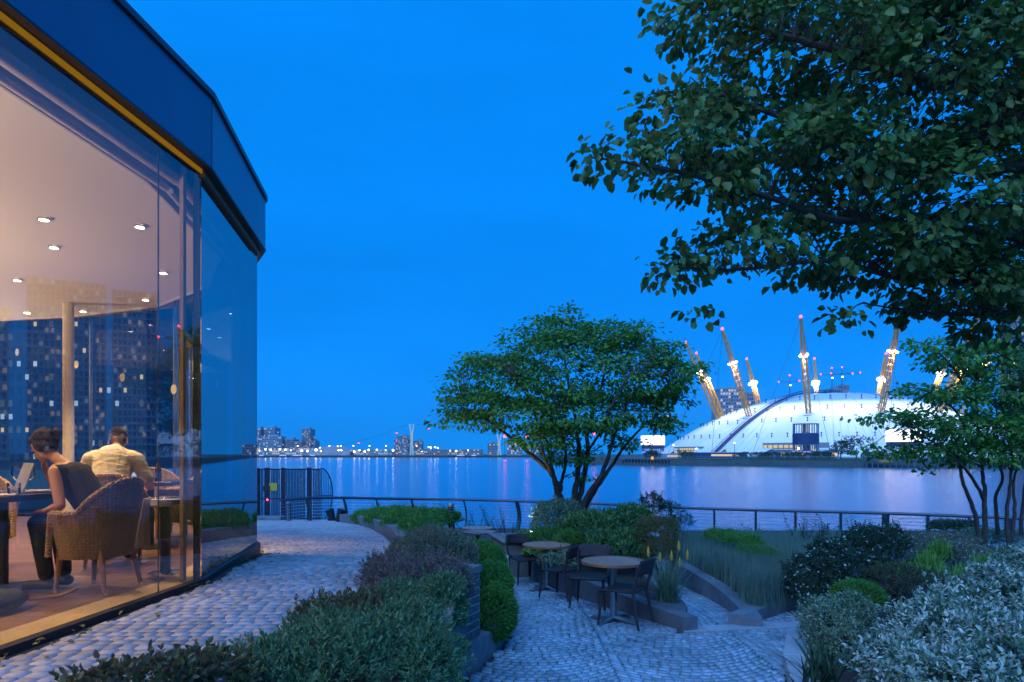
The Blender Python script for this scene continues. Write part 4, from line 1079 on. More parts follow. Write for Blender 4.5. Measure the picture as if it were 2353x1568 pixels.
# ---- peninsula river edge: railing, trees, sheds, pier
def shore(px_, back=0.0):
    m_ = (px_ - CX) / F
    for (x0, y0), (x1, y1) in zip(pen[:6], pen[1:7]):
        # intersect ray X = m Y
        den = (x1 - x0) - m_ * (y1 - y0)
        if abs(den) < 1e-9: continue
        s = (m_ * y0 - x0) / den
        if 0 <= s <= 1: y_ = y0 + s * (y1 - y0) + back; return Vector((m_ * y_, y_, PG))
    return Vector((m_ * 330, 330, PG))
fr = thing('river_railing', 'long thin railing along the far river walk before the dome', 'railing', shore(1440, 2))
pts_ = [shore(1420 + 60 * k, 2.5) for k in range(24)]
for z in (0.6, 1.25):
    mb = MB(); mb.tube([p + Vector((0, 0, z)) for p in pts_], 0.06, 4); mb.build('rail', M['galv'], fr)
mb = MB()
for k in range(140):
    p = shore(1420 + 10 * k, 2.5); mb.tube([p, p + Vector((0, 0, 1.25))], 0.045, 4)
o = mb.build('post_row', M['galv'], fr); o['kind'] = 'stuff'
pier = thing('timber_pier', 'timber pier on piles at the right of the far river walk', 'pier', shore(2030, -6))
A = shore(1985, -5); B = shore(2353, -12); Dv = (B - A)
mb = MB(); mb.bar(A + Vector((0, 0, 0.1)), B + Vector((0, 0, 0.1)), 5, 0.5); mb.build('deck', M['pile'], pier)
for k in range(26):
    p = A + Dv * (k / 25.0) + Vector((0, -2.2, 0)); mb = MB(); mb.tube([(p.x, p.y, WZ - 1), (p.x, p.y, PG + 0.2)], 0.28, 6); mb.build('pile', M['pile'], pier)
mb = MB(); mb.bar(A + Vector((0, -2.4, 1.3)), B + Vector((0, -2.4, 1.3)), 0.1, 0.1); mb.build('rail', M['galv'], pier)
p = shore(2028, -8); mb = MB(); mb.box(p + Vector((0, -2, -0.3)), (5.0, 0.3, 1.1)); mb.build('notice_board', M['orange'], pier)
lp_ = thing('timber_landing', 'low timber landing stage at the left foot of the dome', 'pier', shore(1450, -4))
A = shore(1428, -3); B = shore(1540, -3); Dv = B - A
mb = MB(); mb.bar(A, B, 3, 0.4); mb.build('deck', M['pile'], lp_)
for k in range(16):
    p = A + Dv * (k / 15.0) + Vector((0, -1.4, 0)); mb = MB(); mb.tube([(p.x, p.y, WZ - 1), (p.x, p.y, PG)], 0.22, 6); mb.build('pile', M['pile'], lp_)
p = shore(1499, -5); mb = MB(); mb.ell(p + Vector((0, 0, 0.4)), (0.75, 0.75, 0.8), 10, 6); tag(mb.build('buoy', emat('buoy_lamp', (1.0, 0.5, 0.04), 1.0)), 'glowing orange buoy lamp on the landing stage', 'buoy')
for i, (px_, w_, h_, bk, mt_, lb) in enumerate(((1540, 14, 2.2, 40, 'bldg3', 'low flat kiosk row left under the dome'), (1795, 9, 4.2, 40, 'tower_panel', 'pale blue cabin by the round drum, left'), (1885, 7, 3.6, 40, 'tower_panel', 'pale cabin just right of the round drum'), (1908, 6, 4.0, 40, 'tower_panel', 'small lit cabin before the far trees'), (1650, 30, 3.0, 70, 'navy', 'long blue hoarding at the foot of the roof walkway'))):
    p = shore(px_, bk); t = thing('site_cabin', lb, 'cabin', p)
    mb = MB(); mb.box(p + Vector((0, 0, h_ / 2)), (w_, 5, h_)); mb.build('wall', M[mt_], t)
    mb = MB(); mb.box(p + Vector((0, 0, h_ + 0.15)), (w_ + 0.4, 5.4, 0.3)); mb.build('roof', M['white'], t)
    mb = MB(); mb.box(p + Vector((w_ * 0.1, -2.6, h_ * 0.5)), (w_ * 0.5, 0.2, h_ * 0.4)); mb.build('window', M['win_warm'], t)
# lamps on the river walk
for i, (px_, hgt_) in enumerate(((1548, 7), (1600, 5), (1688, 8), (1835, 5))):
    p = shore(px_, 55); t = thing('walk_lamp', ORD[i] + ' white lamp post from the left on the river walk under the dome', 'lamp', p, 0, 'lamp posts on the far river walk')
    mb = MB(); mb.tube([p, p + Vector((0, 0, hgt_))], 0.12, 5); mb.build('post', M['steel'], t)
    mb = MB(); mb.ell(p + Vector((0, 0, hgt_)), (0.5, 0.5, 0.35), 8, 5); mb.build('lamp_head', M['lamp_far'], t)
for i, (px_, py_) in enumerate(((2122, 1026), (2205, 854))):
    p = at(px_, py_, 300 if i == 0 else 420); t = thing('flood_mast', ['lamp mast shining low through the right-hand tree', 'lamp mast shining high through the right-hand tree'][i], 'lamp', (p.x, p.y, PG))
    mb = MB(); mb.tube([(p.x, p.y, PG), p], 0.2, 5); mb.build('post', M['steel'], t)
    mb = MB(); mb.ell(p, (0.75, 0.75, 0.6), 8, 5); mb.build('lamp_head', M['lamp_white'], t)

# tower cranes behind the dome
def crane(px_, pyt, Y, jib, lb, dirx):
    p = at(px_, HY, Y); zt = CZ + (HY - pyt) / F * Y; t = thing('tower_crane', lb, 'crane', (p.x, Y, PG))
    mb = MB(); mb.tube([(p.x, Y, PG), (p.x, Y, zt)], 0.45, 4); mb.build('mast', M['steel'], t)
    a = Vector((p.x - dirx * 14, Y, zt - 2)); b = Vector((p.x + dirx * jib, Y, zt - 1)); mb = MB(); mb.bar(a, b, 0.4, 0.4); mb.build('jib', M['steel'], t)
    mb = MB(); mb.tube([(p.x, Y, zt + 6), b], 0.1, 4); mb.tube([(p.x, Y, zt + 6), a], 0.1, 4); mb.tube([(p.x, Y, zt), (p.x, Y, zt + 6)], 0.3, 4); mb.build('tie', M['steel'], t)
    for k, q in enumerate((a, b, Vector((p.x, Y, zt + 6)))): mb = MB(); mb.ell(q + Vector((0, 0, 0.7)), (0.75, 0.75, 0.75), 8, 5); mb.build('beacon', M['lamp_red'], t)
    mb = MB(); mb.box((p.x, Y - 1.5, zt - 6), (1.6, 1.0, 1.2)); mb.build('work_lamp', M['lamp_far'], t)
crane(1912, 858, 860, 26, 'tower crane with red lamps right above the dome crown', 1)
crane(1935, 856, 900, 24, 'far tower crane with the longest jib right of the crown', 1)
crane(1815, 875, 860, 12, 'short tower crane with a red lamp left of the crown', 1)

# dark apartment block on the near bank, seen only through the pavilion
mb = MB(); mb.prism([(-35, 30), (-36, 64), (-64, 118), (-80, 145), (-170, 145), (-170, 30)], WZ - 1, -0.7); tag(mb.build('far_ground', M['bank']), kind='structure')
M['bldg4'] = pmat('dark_facade', (0.045, 0.06, 0.085), 0.8, var=0.35, scale=0.25); M['night_win'] = pmat('unlit_window', (0.03, 0.042, 0.065), 0.7, var=0.4, scale=0.4)
box_building('apartment_block', 'dark apartment block seen through the glass behind the seated people', -60, 335, 640, 112, M['bldg4'], 21, 14, 0.10, 16, -0.7, None, True, True, 0.10, M['night_win'])
# residential towers on the right, seen through the tree and mirrored in the pavilion glass
def res_tower(az0, az1, rng_, H, lb, nx, nz, lit):
    a = Vector((math.sin(R(az0)), math.cos(R(az0)))) * rng_; b = Vector((math.sin(R(az1)), math.cos(R(az1)))) * rng_
    c = (a + b) / 2; t = thing('apartment_tower', lb, 'building', (c.x, c.y, PG)); ux = (b - a); wd = ux.length; ang = math.atan2(ux.y, ux.x)
    nf = Vector((c.x, c.y)).normalized() * -1
    cc = c - nf * 9
    mb = MB(); mb.box((cc.x, cc.y, PG + H / 2), (wd, 18, H), ang); mb.build('wall', M['bldg3'], t)
    fh = H / nz; cw = wd / nx; protos = {}
    uxn = ux.normalized()
    for j in range(nz):
        mb = MB(); p = c + nf * 0.9; mb.box((p.x, p.y, PG + j * fh), (wd * 0.98, 1.6, 0.35), ang); mb.build('balcony', M['bldg'], t)
        for i in range(nx):
            rnd = random.random(); k = 1 if rnd < lit else (2 if rnd < lit * 1.5 else (3 if rnd < lit + 0.22 else 0))
            if k not in protos:
                mb = MB(); mb.box((0, 0, 0), (cw * 0.62, 0.3, fh * 0.62)); protos[k] = mb.build('window', [M['darkglass'], M['win_warm'], M['win_cool'], M['win_dim']][k]); o = protos[k]
            else: o = protos[k].copy(); C.objects.link(o)
            q = a + uxn * (i + 0.5) * cw + nf * 0.12
            o.parent = t; o.location = Vector((q.x, q.y, PG + (j + 0.55) * fh)) - ORG[t]; o.rotation_euler = (0, 0, ang)
    for i in range(0, nx + 1, 3):
        q = a + uxn * i * cw + nf * 0.4; mb = MB(); mb.box((q.x, q.y, PG + H / 2), (0.7, 1.0, H + 1), ang); mb.build('pier', M['bldg2'], t)
res_tower(35.6, 38.4, 360, 78, 'pale apartment tower glimpsed through the leaves at the right edge', 9, 24, 0.08)
res_tower(38.9, 43.6, 380, 84, 'broad apartment tower just beyond the right edge, mirrored in the pavilion glass', 14, 26, 0.07)
res_tower(44.5, 49, 330, 60, 'lower apartment tower beyond the right edge, mirrored in the left of the glass', 12, 18, 0.07)

# ------------------------------------------------------------------ riverside railing
rail = thing('river_railing', 'curved steel railing with thin wires along the near promenade', 'railing', (0.2, 27.1, -1.0))
rp = [Vector((r[0], r[1], r[2] + 1.10)) for r in RAIL]; rps = smooth_path(rp, 8)
mb = MB(); mb.tube(rps, 0.05, 8); mb.build('top_rail', M['steel'], rail, True)
for k in range(8):
    mb = MB(); mb.tube([p + Vector((0, 0.05 + 0.08 * math.sin(math.pi * k / 8), -0.13 - 0.115 * k)) for p in rps], 0.006, 4); mb.build('wire', M['galv'], rail)
def rail_at(px_):
    m_ = (px_ - CX) / F
    for a, b in zip(rps, rps[1:]):
        fa = a.x - m_ * a.y; fb = b.x - m_ * b.y
        if fa * fb <= 0 and abs(fa - fb) > 1e-9:
            return a.lerp(b, fa / (fa - fb))
    return rps[-1]
for px_, wd_ in ((704, .11), (789, .08), (864, .06), (945, .08), (1065, .06), (1187, .16), (1310, .06), (1430, .08), (1540, .06), (1640, .05), (1735, .05), (1826, .05), (1930, .05), (2033, .19), (2130, .05), (2225, .05), (2320, .08)):
    p = rail_at(px_); t_ = Vector((1, 0, 0))
    out = []
    for k in range(9):
        s = k / 8.0; bow = 0.22 * math.sin(math.pi * s * 0.85) if px_ < 1300 else 0.02
        out.append(Vector((p.x + bow * 0.5, p.y + bow * 0.6 - 0.05, p.z - 1.10 * s)))
    mb = MB(); V = []; lo = []
    for k, q in enumerate(out):
        V += [q + Vector((-wd_ / 2, -0.05, 0)), q + Vector((wd_ / 2, -0.05, 0)), q + Vector((wd_ / 2, 0.05, 0)), q + Vector((-wd_ / 2, 0.05, 0))]
    for k in range(8):
        for e in range(4): lo += [k * 4 + e, k * 4 + (e + 1) % 4, k * 4 + 4 + (e + 1) % 4, k * 4 + 4 + e]
    np_mesh('post', V, lo, [4] * (len(lo) // 4), M['steel'], rail)

# ------------------------------------------------------------------ gate and fence at the end of the ramp
GY = 27.0; gz0 = -0.66; gtop = CZ - (1078 - HY) / F * GY
def gX(px_): return (px_ - CX) / F * GY
gate = thing('security_gate', 'dark steel security gate of close vertical bars with a rounded end over the water', 'gate', (gX(680), GY, gz0))
for px_, w_ in ((584, .24), (608, .30), (645, .24), (705, .26)):
    mb = MB(); mb.box((gX(px_ + 6), GY, (gz0 + gtop) / 2 + 0.02), (w_ * 0.62, 0.16, gtop - gz0 + 0.06)); mb.build('post', M['gate'], gate)
for i in range(44):
    x_ = gX(590) + i * (gX(738) - gX(590)) / 43.0
    if any(abs(x_ - gX(p_ + 6)) < 0.13 for p_ in (608, 645, 705)): continue
    mb = MB(); mb.tube([(x_, GY, gz0 + 0.05), (x_, GY, gtop)], 0.021, 5); mb.build('bar', M['gate'], gate)
for z_ in (gz0 + 0.08, gz0 + 0.86, gtop - 0.01):
    mb = MB(); mb.bar((gX(588), GY - 0.02, z_), (gX(738), GY - 0.02, z_), 0.05, 0.045); mb.build('rail', M['gate'], gate)
# rounded outboard end
cxg = gX(738); rx = gX(764) - cxg; mid = (gtop + gz0 - 0.0) / 2 + 0.02; rz_ = (gtop - gz0) / 2
arc = [Vector((cxg + rx * math.cos(R(90 - k * 9)), GY, mid + rz_ * math.sin(R(90 - k * 9)))) for k in range(19)]
mb = MB(); mb.tube(arc, 0.024, 6); mb.build('rounded_end', M['gate'], gate)
for k in range(1, 6):
    x_ = cxg + rx * k / 6; h_ = rz_ * math.sqrt(max(0, 1 - (k / 6) ** 2))
    mb = MB(); mb.tube([(x_, GY, mid - h_), (x_, GY, mid + h_)], 0.012, 5); mb.build('bar', M['gate'], gate)
mb = MB(); mb.bar((cxg, GY, mid - 0.05), (cxg + rx, GY, mid - 0.05), 0.03, 0.03); mb.build('rail', M['gate'], gate)
p = at(627, 1119, GY - 0.06); mb = MB(); mb.box(p, (0.34, 0.02, 0.30)); mb.build('notice_plate', M['yellow'], gate, )
p = at(612, 1123, GY - 0.08); mb = MB(); mb.box(p, (0.26, 0.10, 0.22)); lk_ = mb.build('lock_box', M['black'], gate)
p = at(614, 1149, GY - 0.13); mb = MB(); mb.ell(p, (0.035, 0.03, 0.035), 8, 5); mb.build('indicator', M['lamp_red'], gate)
mb = MB(); p = at(615, 1187, 26.2); mb.box((p.x, 26.4, -0.58), (1.1, 0.7, 0.30), bev=0.02); tag(mb.build('stone_plinth', M['concrete']), 'low concrete plinth at the foot of the security gate', 'plinth')

# mooring bitts
p = at(776, 1188, 25.6); bt = thing('mooring_bollard', 'dark double mooring bollard by the railing at the ramp end', 'bollard', (p.x, 25.3, -0.76))
b0 = Vector((p.x, 25.3, -0.76))
mb = MB(); mb.box(b0 + Vector((0, 0, 0.06)), (0.75, 0.4, 0.12), bev=0.02); mb.build('base', M['black'], bt)
for s in (-1, 1):
    mb = MB(); mb.tube([b0 + Vector((s * 0.12, 0, 0.1)), b0 + Vector((s * 0.14, 0, 0.38)), b0 + Vector((s * 0.24, 0, 0.68))], [0.13, 0.13, 0.17], 12); mb.build('horn', M['black'], bt, True)
mb = MB(); mb.tube([b0 + Vector((-0.3, 0, 0.32)), b0 + Vector((0.3, 0, 0.32))], 0.05, 8); mb.build('cross_pin', M['black'], bt)

# bollard lights
def bollard_light(x_, y_, z_, h, r, lb):
    t = thing('bollard_light', lb, 'lamp', (x_, y_, z_), 0, 'ribbed bollard lights')
    c = (x_, y_, z_)
    n_ = 20; mb = MB(); V = []
    mb.lathe([(r, 0), (r, h * 0.66)], 20, c); body = mb.build('shaft', M['galv'], t, True)
    for k in range(10):
        a = 2 * math.pi * k / 10; mb = MB(); mb.box((x_ + r * math.cos(a), y_ + r * math.sin(a), z_ + h * 0.33), (r * 0.22, r * 0.26, h * 0.62), a); mb.build('rib', M['steel'], body)
    mb = MB(); mb.lathe([(r * 0.78, h * 0.66), (r * 0.78, h * 0.92)], 16, c); mb.build('lens', M['darkglass'], t, True)
    for k in range(4):
        z2 = h * (0.70 + 0.06 * k); mb = MB(); mb.lathe([(r * 0.98, z2), (r * 0.98, z2 + h * 0.02)], 20, c); mb.build('louvre', M['galv'], t)
    mb = MB(); mb.lathe([(r * 1.04, h * 0.92), (r * 1.04, h * 0.98), (r * 0.9, h)], 20, c); mb.build('cap', M['galv'], t, True)
p = at(1036, 1157, 14.2); bollard_light(p.x, 14.2, p.z - 0.92, 0.92, 0.075, 'ribbed bollard light rising behind the purple shrubs')
p = at(663, 1153, 25.0); bollard_light(p.x, 25.0, zu(25.0), p.z - zu(25.0), 0.075 * 1.3, 'ribbed bollard light on the ramp in front of the gate')
p = at(1547, 1180, 18.0); bollard_light(p.x, 18.0, zl(18), p.z - zl(18), 0.09, 'ribbed bollard light behind the brown conifer')
# lantern by the tree
p = at(1283, 1124, 15.5); t = thing('lantern_post', 'lantern post with a round dark top showing between the tree stems', 'lamp', (p.x, 15.5, zl(15.5)))
mb = MB(); mb.tube([(p.x, 15.5, zl(15.5)), (p.x, 15.5, p.z - 0.25)], 0.05, 10); mb.build('post', M['steel'], t, True)
mb = MB(); mb.lathe([(0.10, -0.32), (0.13, -0.27), (0.13, -0.22), (0.10, -0.2), (0.13, -0.15), (0.10, -0.12)], 14, p); mb.build('louvre_head', M['galv'], t, True)
mb = MB(); mb.ell(p + Vector((0, 0, 0.03)), (0.11, 0.06, 0.15), 14, 10); mb.build('round_cap', M['black'], t, True)
# spotlight in the bed
p = at(1217, 1228, 12.9); t = thing('garden_spotlight', 'small glowing garden spotlight in the leaves left of the variegated bush', 'lamp', (p.x, 12.9, p.z - 0.25))
mb = MB(); mb.tube([(p.x, 12.9, p.z - 0.35), (p.x, 12.9, p.z - 0.05)], 0.02, 6); mb.build('stake', M['black'], t)
mb = MB(); mb.lathe([(0.03, -0.06), (0.06, 0.02), (0.06, 0.05)], 12, p); mb.build('housing', M['black'], t)
mb = MB(); mb.lathe([(0.001, 0.055), (0.05, 0.052)], 12, p, cap=False); mb.build('lens', M['lamp_white'], t)
ld = bpy.data.lights.new('garden_lamp', 'SPOT'); ld.energy = 60; ld.color = (0.80, 1.0, 0.50); ld.spot_size = R(75); ld.spot_blend = 0.8; ld.shadow_soft_size = 0.05
lo_ = bpy.data.objects.new('garden_lamp', ld); C.objects.link(lo_); lo_.parent = t; lo_.location = p + Vector((0, 0, 0.1)) - ORG[t]; lo_.rotation_euler = Vector((-0.12, -0.25, 1)).to_track_quat('-Z', 'Y').to_euler()

# ------------------------------------------------------------------ outdoor tables and chairs
def clip_circle_strip(x0, x1, r, n=8):
    pts_ = []
    x0 = max(x0, -r + 1e-4); x1 = min(x1, r - 1e-4)
    for k in range(n + 1):
        x = x0 + (x1 - x0) * k / n; pts_.append((x, math.sqrt(max(0, r * r - x * x))))
    return pts_ + [(x, -y) for x, y in reversed(pts_)]
def round_table(loc, rz, label):
    t = thing('round_table', label, 'table', loc, rz, 'round slatted tables on the terrace')
    r = 0.39; n_ = 8
    for k in range(n_):
        x0 = -r + 0.025 + k * (2 * r - 0.05) / n_; x1 = x0 + (2 * r - 0.05) / n_ - 0.005
        mb = MB(); mb.prism(clip_circle_strip(x0, x1, r - 0.022), 0.705, 0.732); mb.build('plank', M['teak'], t, local=True)
    mb = MB(); mb.lathe([(r - 0.021, 0.70), (r, 0.704), (r, 0.732), (r - 0.006, 0.736), (r - 0.021, 0.734)], 48, cap=False); mb.add([], []); mb.build('rim', M['teak_edge'], t, True, local=True)
    mb = MB(); mb.lathe([(0.20, 0.690), (0.20, 0.703)], 24); mb.build('underframe', M['black'], t, local=True)
    mb = MB(); mb.lathe([(0.045, 0.06), (0.04, 0.10), (0.038, 0.60), (0.055, 0.66), (0.06, 0.69)], 20); mb.build('column', M['galv'], t, True, local=True)
    for k in range(4):
        a = k * math.pi / 2 + 0.5; d = Vector((math.cos(a), math.sin(a), 0)); s = Vector((-d.y, d.x, 0)); V = []; lo = []
        for j in range(7):
            u = j / 6; c = d * (0.03 + 0.31 * u); wv = 0.045 - 0.018 * u; zt = 0.075 - 0.055 * u ** 1.5; zb = 0.035 - 0.03 * u
            V += [c - s * wv + Vector((0, 0, zb)), c + s * wv + Vector((0, 0, zb)), c + s * wv * 0.6 + Vector((0, 0, zt)), c - s * wv * 0.6 + Vector((0, 0, zt))]
        for j in range(6):
            for e in range(4): lo += [j * 4 + e, j * 4 + (e + 1) % 4, j * 4 + 4 + (e + 1) % 4, j * 4 + 4 + e]
        lo += [27, 26, 25, 24]
        np_mesh('foot', V, lo, [4] * (len(lo) // 4), M['galv'], t, local=True)
    return t

def resin_chair():
    t = thing('terrace_chair', 'x', 'chair', (0, 0, 0), 0, 'dark woven resin chairs on the terrace')
    # faces +Y
    NX, NY = 10, 12; V = []; lo = []
    for j in range(NY + 1):
        for i in range(NX + 1):
            u = i / NX * 2 - 1; v = j / NY; wd = 0.225 - 0.03 * v ** 2 * 0 + 0.015 * v
            x = u * wd; y = -0.21 + 0.43 * v; z = 0.452 - 0.022 * (1 - u * u) * math.sin(math.pi * min(1, v * 1.1)) - 0.02 * max(0, v - 0.85) / 0.15
            V.append((x, y, z))
    n = NX + 1; top = len(V); V += [(x, y, z - 0.022) for x, y, z in V]
    for j in range(NY):
        for i in range(NX):
            a = j * n + i; lo += [a, a + 1, a + n + 1, a + n]; lo += [top + a + n, top + a + n + 1, top + a + 1, top + a]
    for i in range(NX): lo += [top + i, top + i + 1, i + 1, i]; a = NY * n + i; lo += [a, a + 1, top + a + 1, top + a]
    for j in range(NY): a = j * n; lo += [a, a + n, top + a + n, top + a]; b = a + NX; lo += [top + b, top + b + n, b + n, b]
    np_mesh('seat', V, lo, [4] * (len(lo) // 4), M['resin'], t, smooth=True, local=True)
    for sx in (-1, 1):
        for (y0, y1) in ((-0.19, -0.27), (0.19, 0.225)):
            mb = MB(); mb.tube([(sx * 0.205, y0, 0.445), (sx * 0.222, (y0 + y1) / 2, 0.22), (sx * 0.238, y1, 0.03)], [0.021, 0.018, 0.014], 8); lg = mb.build('leg', M['resin'], t, True, local=True)
            mb = MB(); mb.tube([(sx * 0.238, y1, 0.031), (sx * 0.240, y1 * 1.012, 0.0)], 0.0145, 8); mb.build('leg_tip', M['chrome'], lg, local=True)
        # upright: broad at the seat, waisted, flowing into the backrest
        pth = smooth_path([(sx * 0.205, -0.10, 0.452), (sx * 0.212, -0.185, 0.468), (sx * 0.218, -0.225, 0.56), (sx * 0.222, -0.245, 0.66), (sx * 0.220, -0.262, 0.74)], 4)
        mb = MB(); mb.tube(pth, [0.020 + 0.012 * abs(k / (len(pth) - 1) - 0.5) * 2 for k in range(len(pth))], 8, sq=0.8); mb.build('upright', M['resin'], t, True, local=True)
    V = []; lo = []; NA, NZ = 14, 5
    for s_ in (0, 1):
        for j in range(NZ + 1):
            for i in range(NA + 1):
                u = i / NA * 2 - 1; v = j / NZ; z = 0.645 + 0.165 * v - 0.018 * u * u * (1 - v) + 0.012 * (1 - u * u) * v
                V.append((u * 0.226, -0.235 - 0.055 * (1 - u * u) - 0.05 * v + (-0.018 if s_ else 0), z))
    n = NA + 1; top = n * (NZ + 1)
    for j in range(NZ):
        for i in range(NA): a = j * n + i; lo += [a, a + 1, a + n + 1, a + n, top + a + n, top + a + n + 1, top + a + 1, top + a]
    for i in range(NA): lo += [top + i, top + i + 1, i + 1, i]; a = NZ * n + i; lo += [a, a + 1, top + a + 1, top + a]
    for j in range(NZ): a = j * n; lo += [a, a + n, top + a + n, top + a]; b = a + NA; lo += [top + b, top + b + n, b + n, b]
    np_mesh('backrest', V, lo, [4] * (len(lo) // 4), M['resin'], t, smooth=True, local=True)
    return t

round_table((1.23, 8.28, zl(8.28)), 0.35, 'nearer round wooden table with a red-brown rim beside the planter corner')
round_table((0.56, 11.0, zl(11.0)), 0.1, 'middle round wooden table left of the nearer one')
p = at(1100, 1222, 15.0); round_table((p.x, 15.0, p.z - 0.73), 0.6, 'far round table, the lower of two reddish tops past the box hedge')
p = at(1098, 1213, 16.4); round_table((p.x, 16.4, p.z - 0.73), 0.2, 'farthest round table top, behind the other reddish top')
ch0 = resin_chair()
CH = [((1.31, 7.97), (-0.42, 0.26), 'nearest dark woven chair, right of the nearer table beside the poker plant'),
      ((1.06, 9.22), (-0.30, -0.9), 'dark woven chair behind the nearer table, its back to the bushes'),
      ((0.72, 10.05), (-0.75, 0.55), 'dark woven chair between the two tables, seen from behind'),
      ((0.22, 11.8), (0.42, -0.9), 'dark woven chair left of the middle table, near the slatted bench')]
for i, (c, d, lb) in enumerate(CH):
    o = ch0 if i == 0 else copy_tree(ch0)
    o.location = (c[0], c[1], zl(c[1]) + 0.001); o.rotation_euler = (0, 0, math.atan2(d[1], d[0]) - math.pi / 2); o['label'] = lb

# slatted bench end beyond the chairs
bz = zl(13.0); p0 = at(1175, 1243, 12.9)
bn = thing('slatted_bench', 'silvered timber slatted bench top on a dark block beyond the left chair', 'bench', (p0.x, 12.9, bz))
zt = CZ - (1238 - HY) / F * 13.2
for k in range(9):
    mb = MB(); x_ = p0.x - 0.24 + k * 0.062; mb.box((x_ - 0.05, 13.3, zt), (0.05, 1.45, 0.035), 0.22, bev=0.004); mb.build('slat', M['grey_wood'], bn)
mb = MB(); mb.box((p0.x - 0.05, 13.3, (bz + zt - 0.02) / 2), (0.46, 1.3, zt - bz - 0.04), 0.22); mb.build('base_block', M['dark_stone'], bn)

# ------------------------------------------------------------------ indoor furniture
def wicker_chair():
    t = thing('wicker_chair', 'x', 'chair', (0, 0, 0), 0, 'wicker tub chairs in the restaurant')
    NU, NV = 120, 10; V = []; lo = []
    def rim_h(u):           # u angle from the back (0) to the arms (+-1)
        return 0.60 + 0.25 * (1 - min(1, abs(u) / 0.62) ** 2.2 if abs(u) < 0.62 else 0) + 0.02
    def pt(u, v, inset=0.0):
        a = u * R(122) - math.pi / 2          # back at -Y
        h = 0.27 + (rim_h(u) - 0.27) * v
        r = (0.285 + 0.055 * v) * (1.0 + 0.0) - inset
        rib = 0.0035 * math.cos(u * NU / 2 * math.pi) if NU else 0
        fl_ = 0.03 * (1 - v) ** 2
        return Vector(((r + rib) * math.cos(a) * 1.0, (r + rib - fl_) * math.sin(a) * 1.02, h))
    for inset in (0.0, 0.028):
        for i in range(NU + 1):
            u = i / NU * 2 - 1
            for j in range(NV + 1): V.append(pt(u, j / NV, inset))
    n = NV + 1; half = (NU + 1) * n
    for i in range(NU):
        for j in range(NV):
            a = i * n + j; lo += [a, a + n, a + n + 1, a + 1, half + a + 1, half + a + n + 1, half + a + n, half + a]
    np_mesh('shell', V, lo, [4] * (len(lo) // 4), M['wicker'], t, smooth=True, local=True)
    mb = MB(); rimp = [pt(i / 60 * 2 - 1, 1.0, 0.014) for i in range(61)]
    rimp = [Vector((rimp[0].x, rimp[0].y + 0.03, 0.29))] + rimp + [Vector((rimp[-1].x, rimp[-1].y + 0.03, 0.29))]
    rr_ = [0.024 + 0.003 * (k % 2) for k in range(len(rimp))]
    mb.tube(rimp, rr_, 8); mb.build('rim', M['wicker'], t, True, local=True)
    mb = MB(); mb.lathe([(0.262, 0.34), (0.275, 0.37), (0.27, 0.42), (0.22, 0.445), (0.001, 0.45)], 28); mb.build('cushion', M['tabletop'], t, True, local=True)
    # front apron
    mb = MB(); V2 = []
    a0 = pt(1, 0); b0 = pt(-1, 0); mb.strip([(b0.x, b0.y), (b0.x * 0.5, 0.27), (0, 0.29), (a0.x * 0.5, 0.27), (a0.x, a0.y)], [(b0.x, b0.y - 0.02), (b0.x * 0.5, 0.25), (0, 0.27), (a0.x * 0.5, 0.25), (a0.x, a0.y - 0.02)], 0.26, 0.40); mb.build('apron', M['wicker'], t, local=True)
    for (x_, y_, ox, oy) in ((-0.19, 0.17, -.02, .03), (0.19, 0.17, .02, .03), (-0.18, -0.19, -.035, -.06), (0.18, -0.19, .035, -.06)):
        mb = MB(); mb.tube([(x_, y_, 0.33), (x_ + ox, y_ + oy, 0.03)], [0.026, 0.017], 10); lg = mb.build('leg', M['legwood'], t, True, local=True)
        mb = MB(); mb.tube([(x_ + ox, y_ + oy, 0.05), (x_ + ox * 1.05, y_ + oy * 1.05, 0)], 0.0185, 10); mb.build('leg_tip', M['chrome'], lg, local=True)
    return t
wc0 = wicker_chair()
WC = [((-3.19, 5.24), (-1.0, 0.15), 'wicker tub chair with the person in black sitting in it, nearest the glass'),
      ((-3.74, 6.42), (-0.35, 0.95), 'wicker tub chair under the person in the cream shirt'),
      ((-3.98, 8.15), (-0.95, -0.3), 'brightly lit wicker chair by the glass corner, beyond the bottle'),
      ((-4.85, 6.2), (0.6, -0.75), 'wicker chair across the dark table, showing under and over it'),
      ((-4.35, 8.55), (0.8, -0.6), 'wicker chair seen just behind the beer bottle')]
for i, (c, d, lb) in enumerate(WC):
    o = wc0 if i == 0 else copy_tree(wc0)
    o.location = (c[0], c[1], FZ + 0.006); o.rotation_euler = (0, 0, math.atan2(d[1], d[0]) - math.pi / 2); o['label'] = lb; o.scale = (0.9, 0.9, 0.97)

def dining_table(cx, cy, lx, ly, rz, lb):
    t = thing('dining_table', lb, 'table', (cx, cy, FZ + 0.004), rz)
    mb = MB(); mb.box((0, 0, 0.715), (lx, ly, 0.045), bev=0.004); mb.build('table_top', M['tabletop'], t, local=True)
    mb = MB(); mb.lathe([(0.035, 0.03), (0.035, 0.70)], 16); mb.build('pedestal', M['black'], t, True, local=True)
    mb = MB(); mb.lathe([(0.22, 0), (0.22, 0.012), (0.05, 0.03)], 24); mb.build('base', M['black'], t, True, local=True)
    return t
dining_table(-3.95, 5.30, 0.78, 1.02, -0.18, 'dark dining table with the laptop and folded napkin')
dining_table(-4.05, 7.65, 0.70, 0.70, 0.1, 'dark table with the beer bottle in front of the cream shirt')
TT = FZ + 0.742
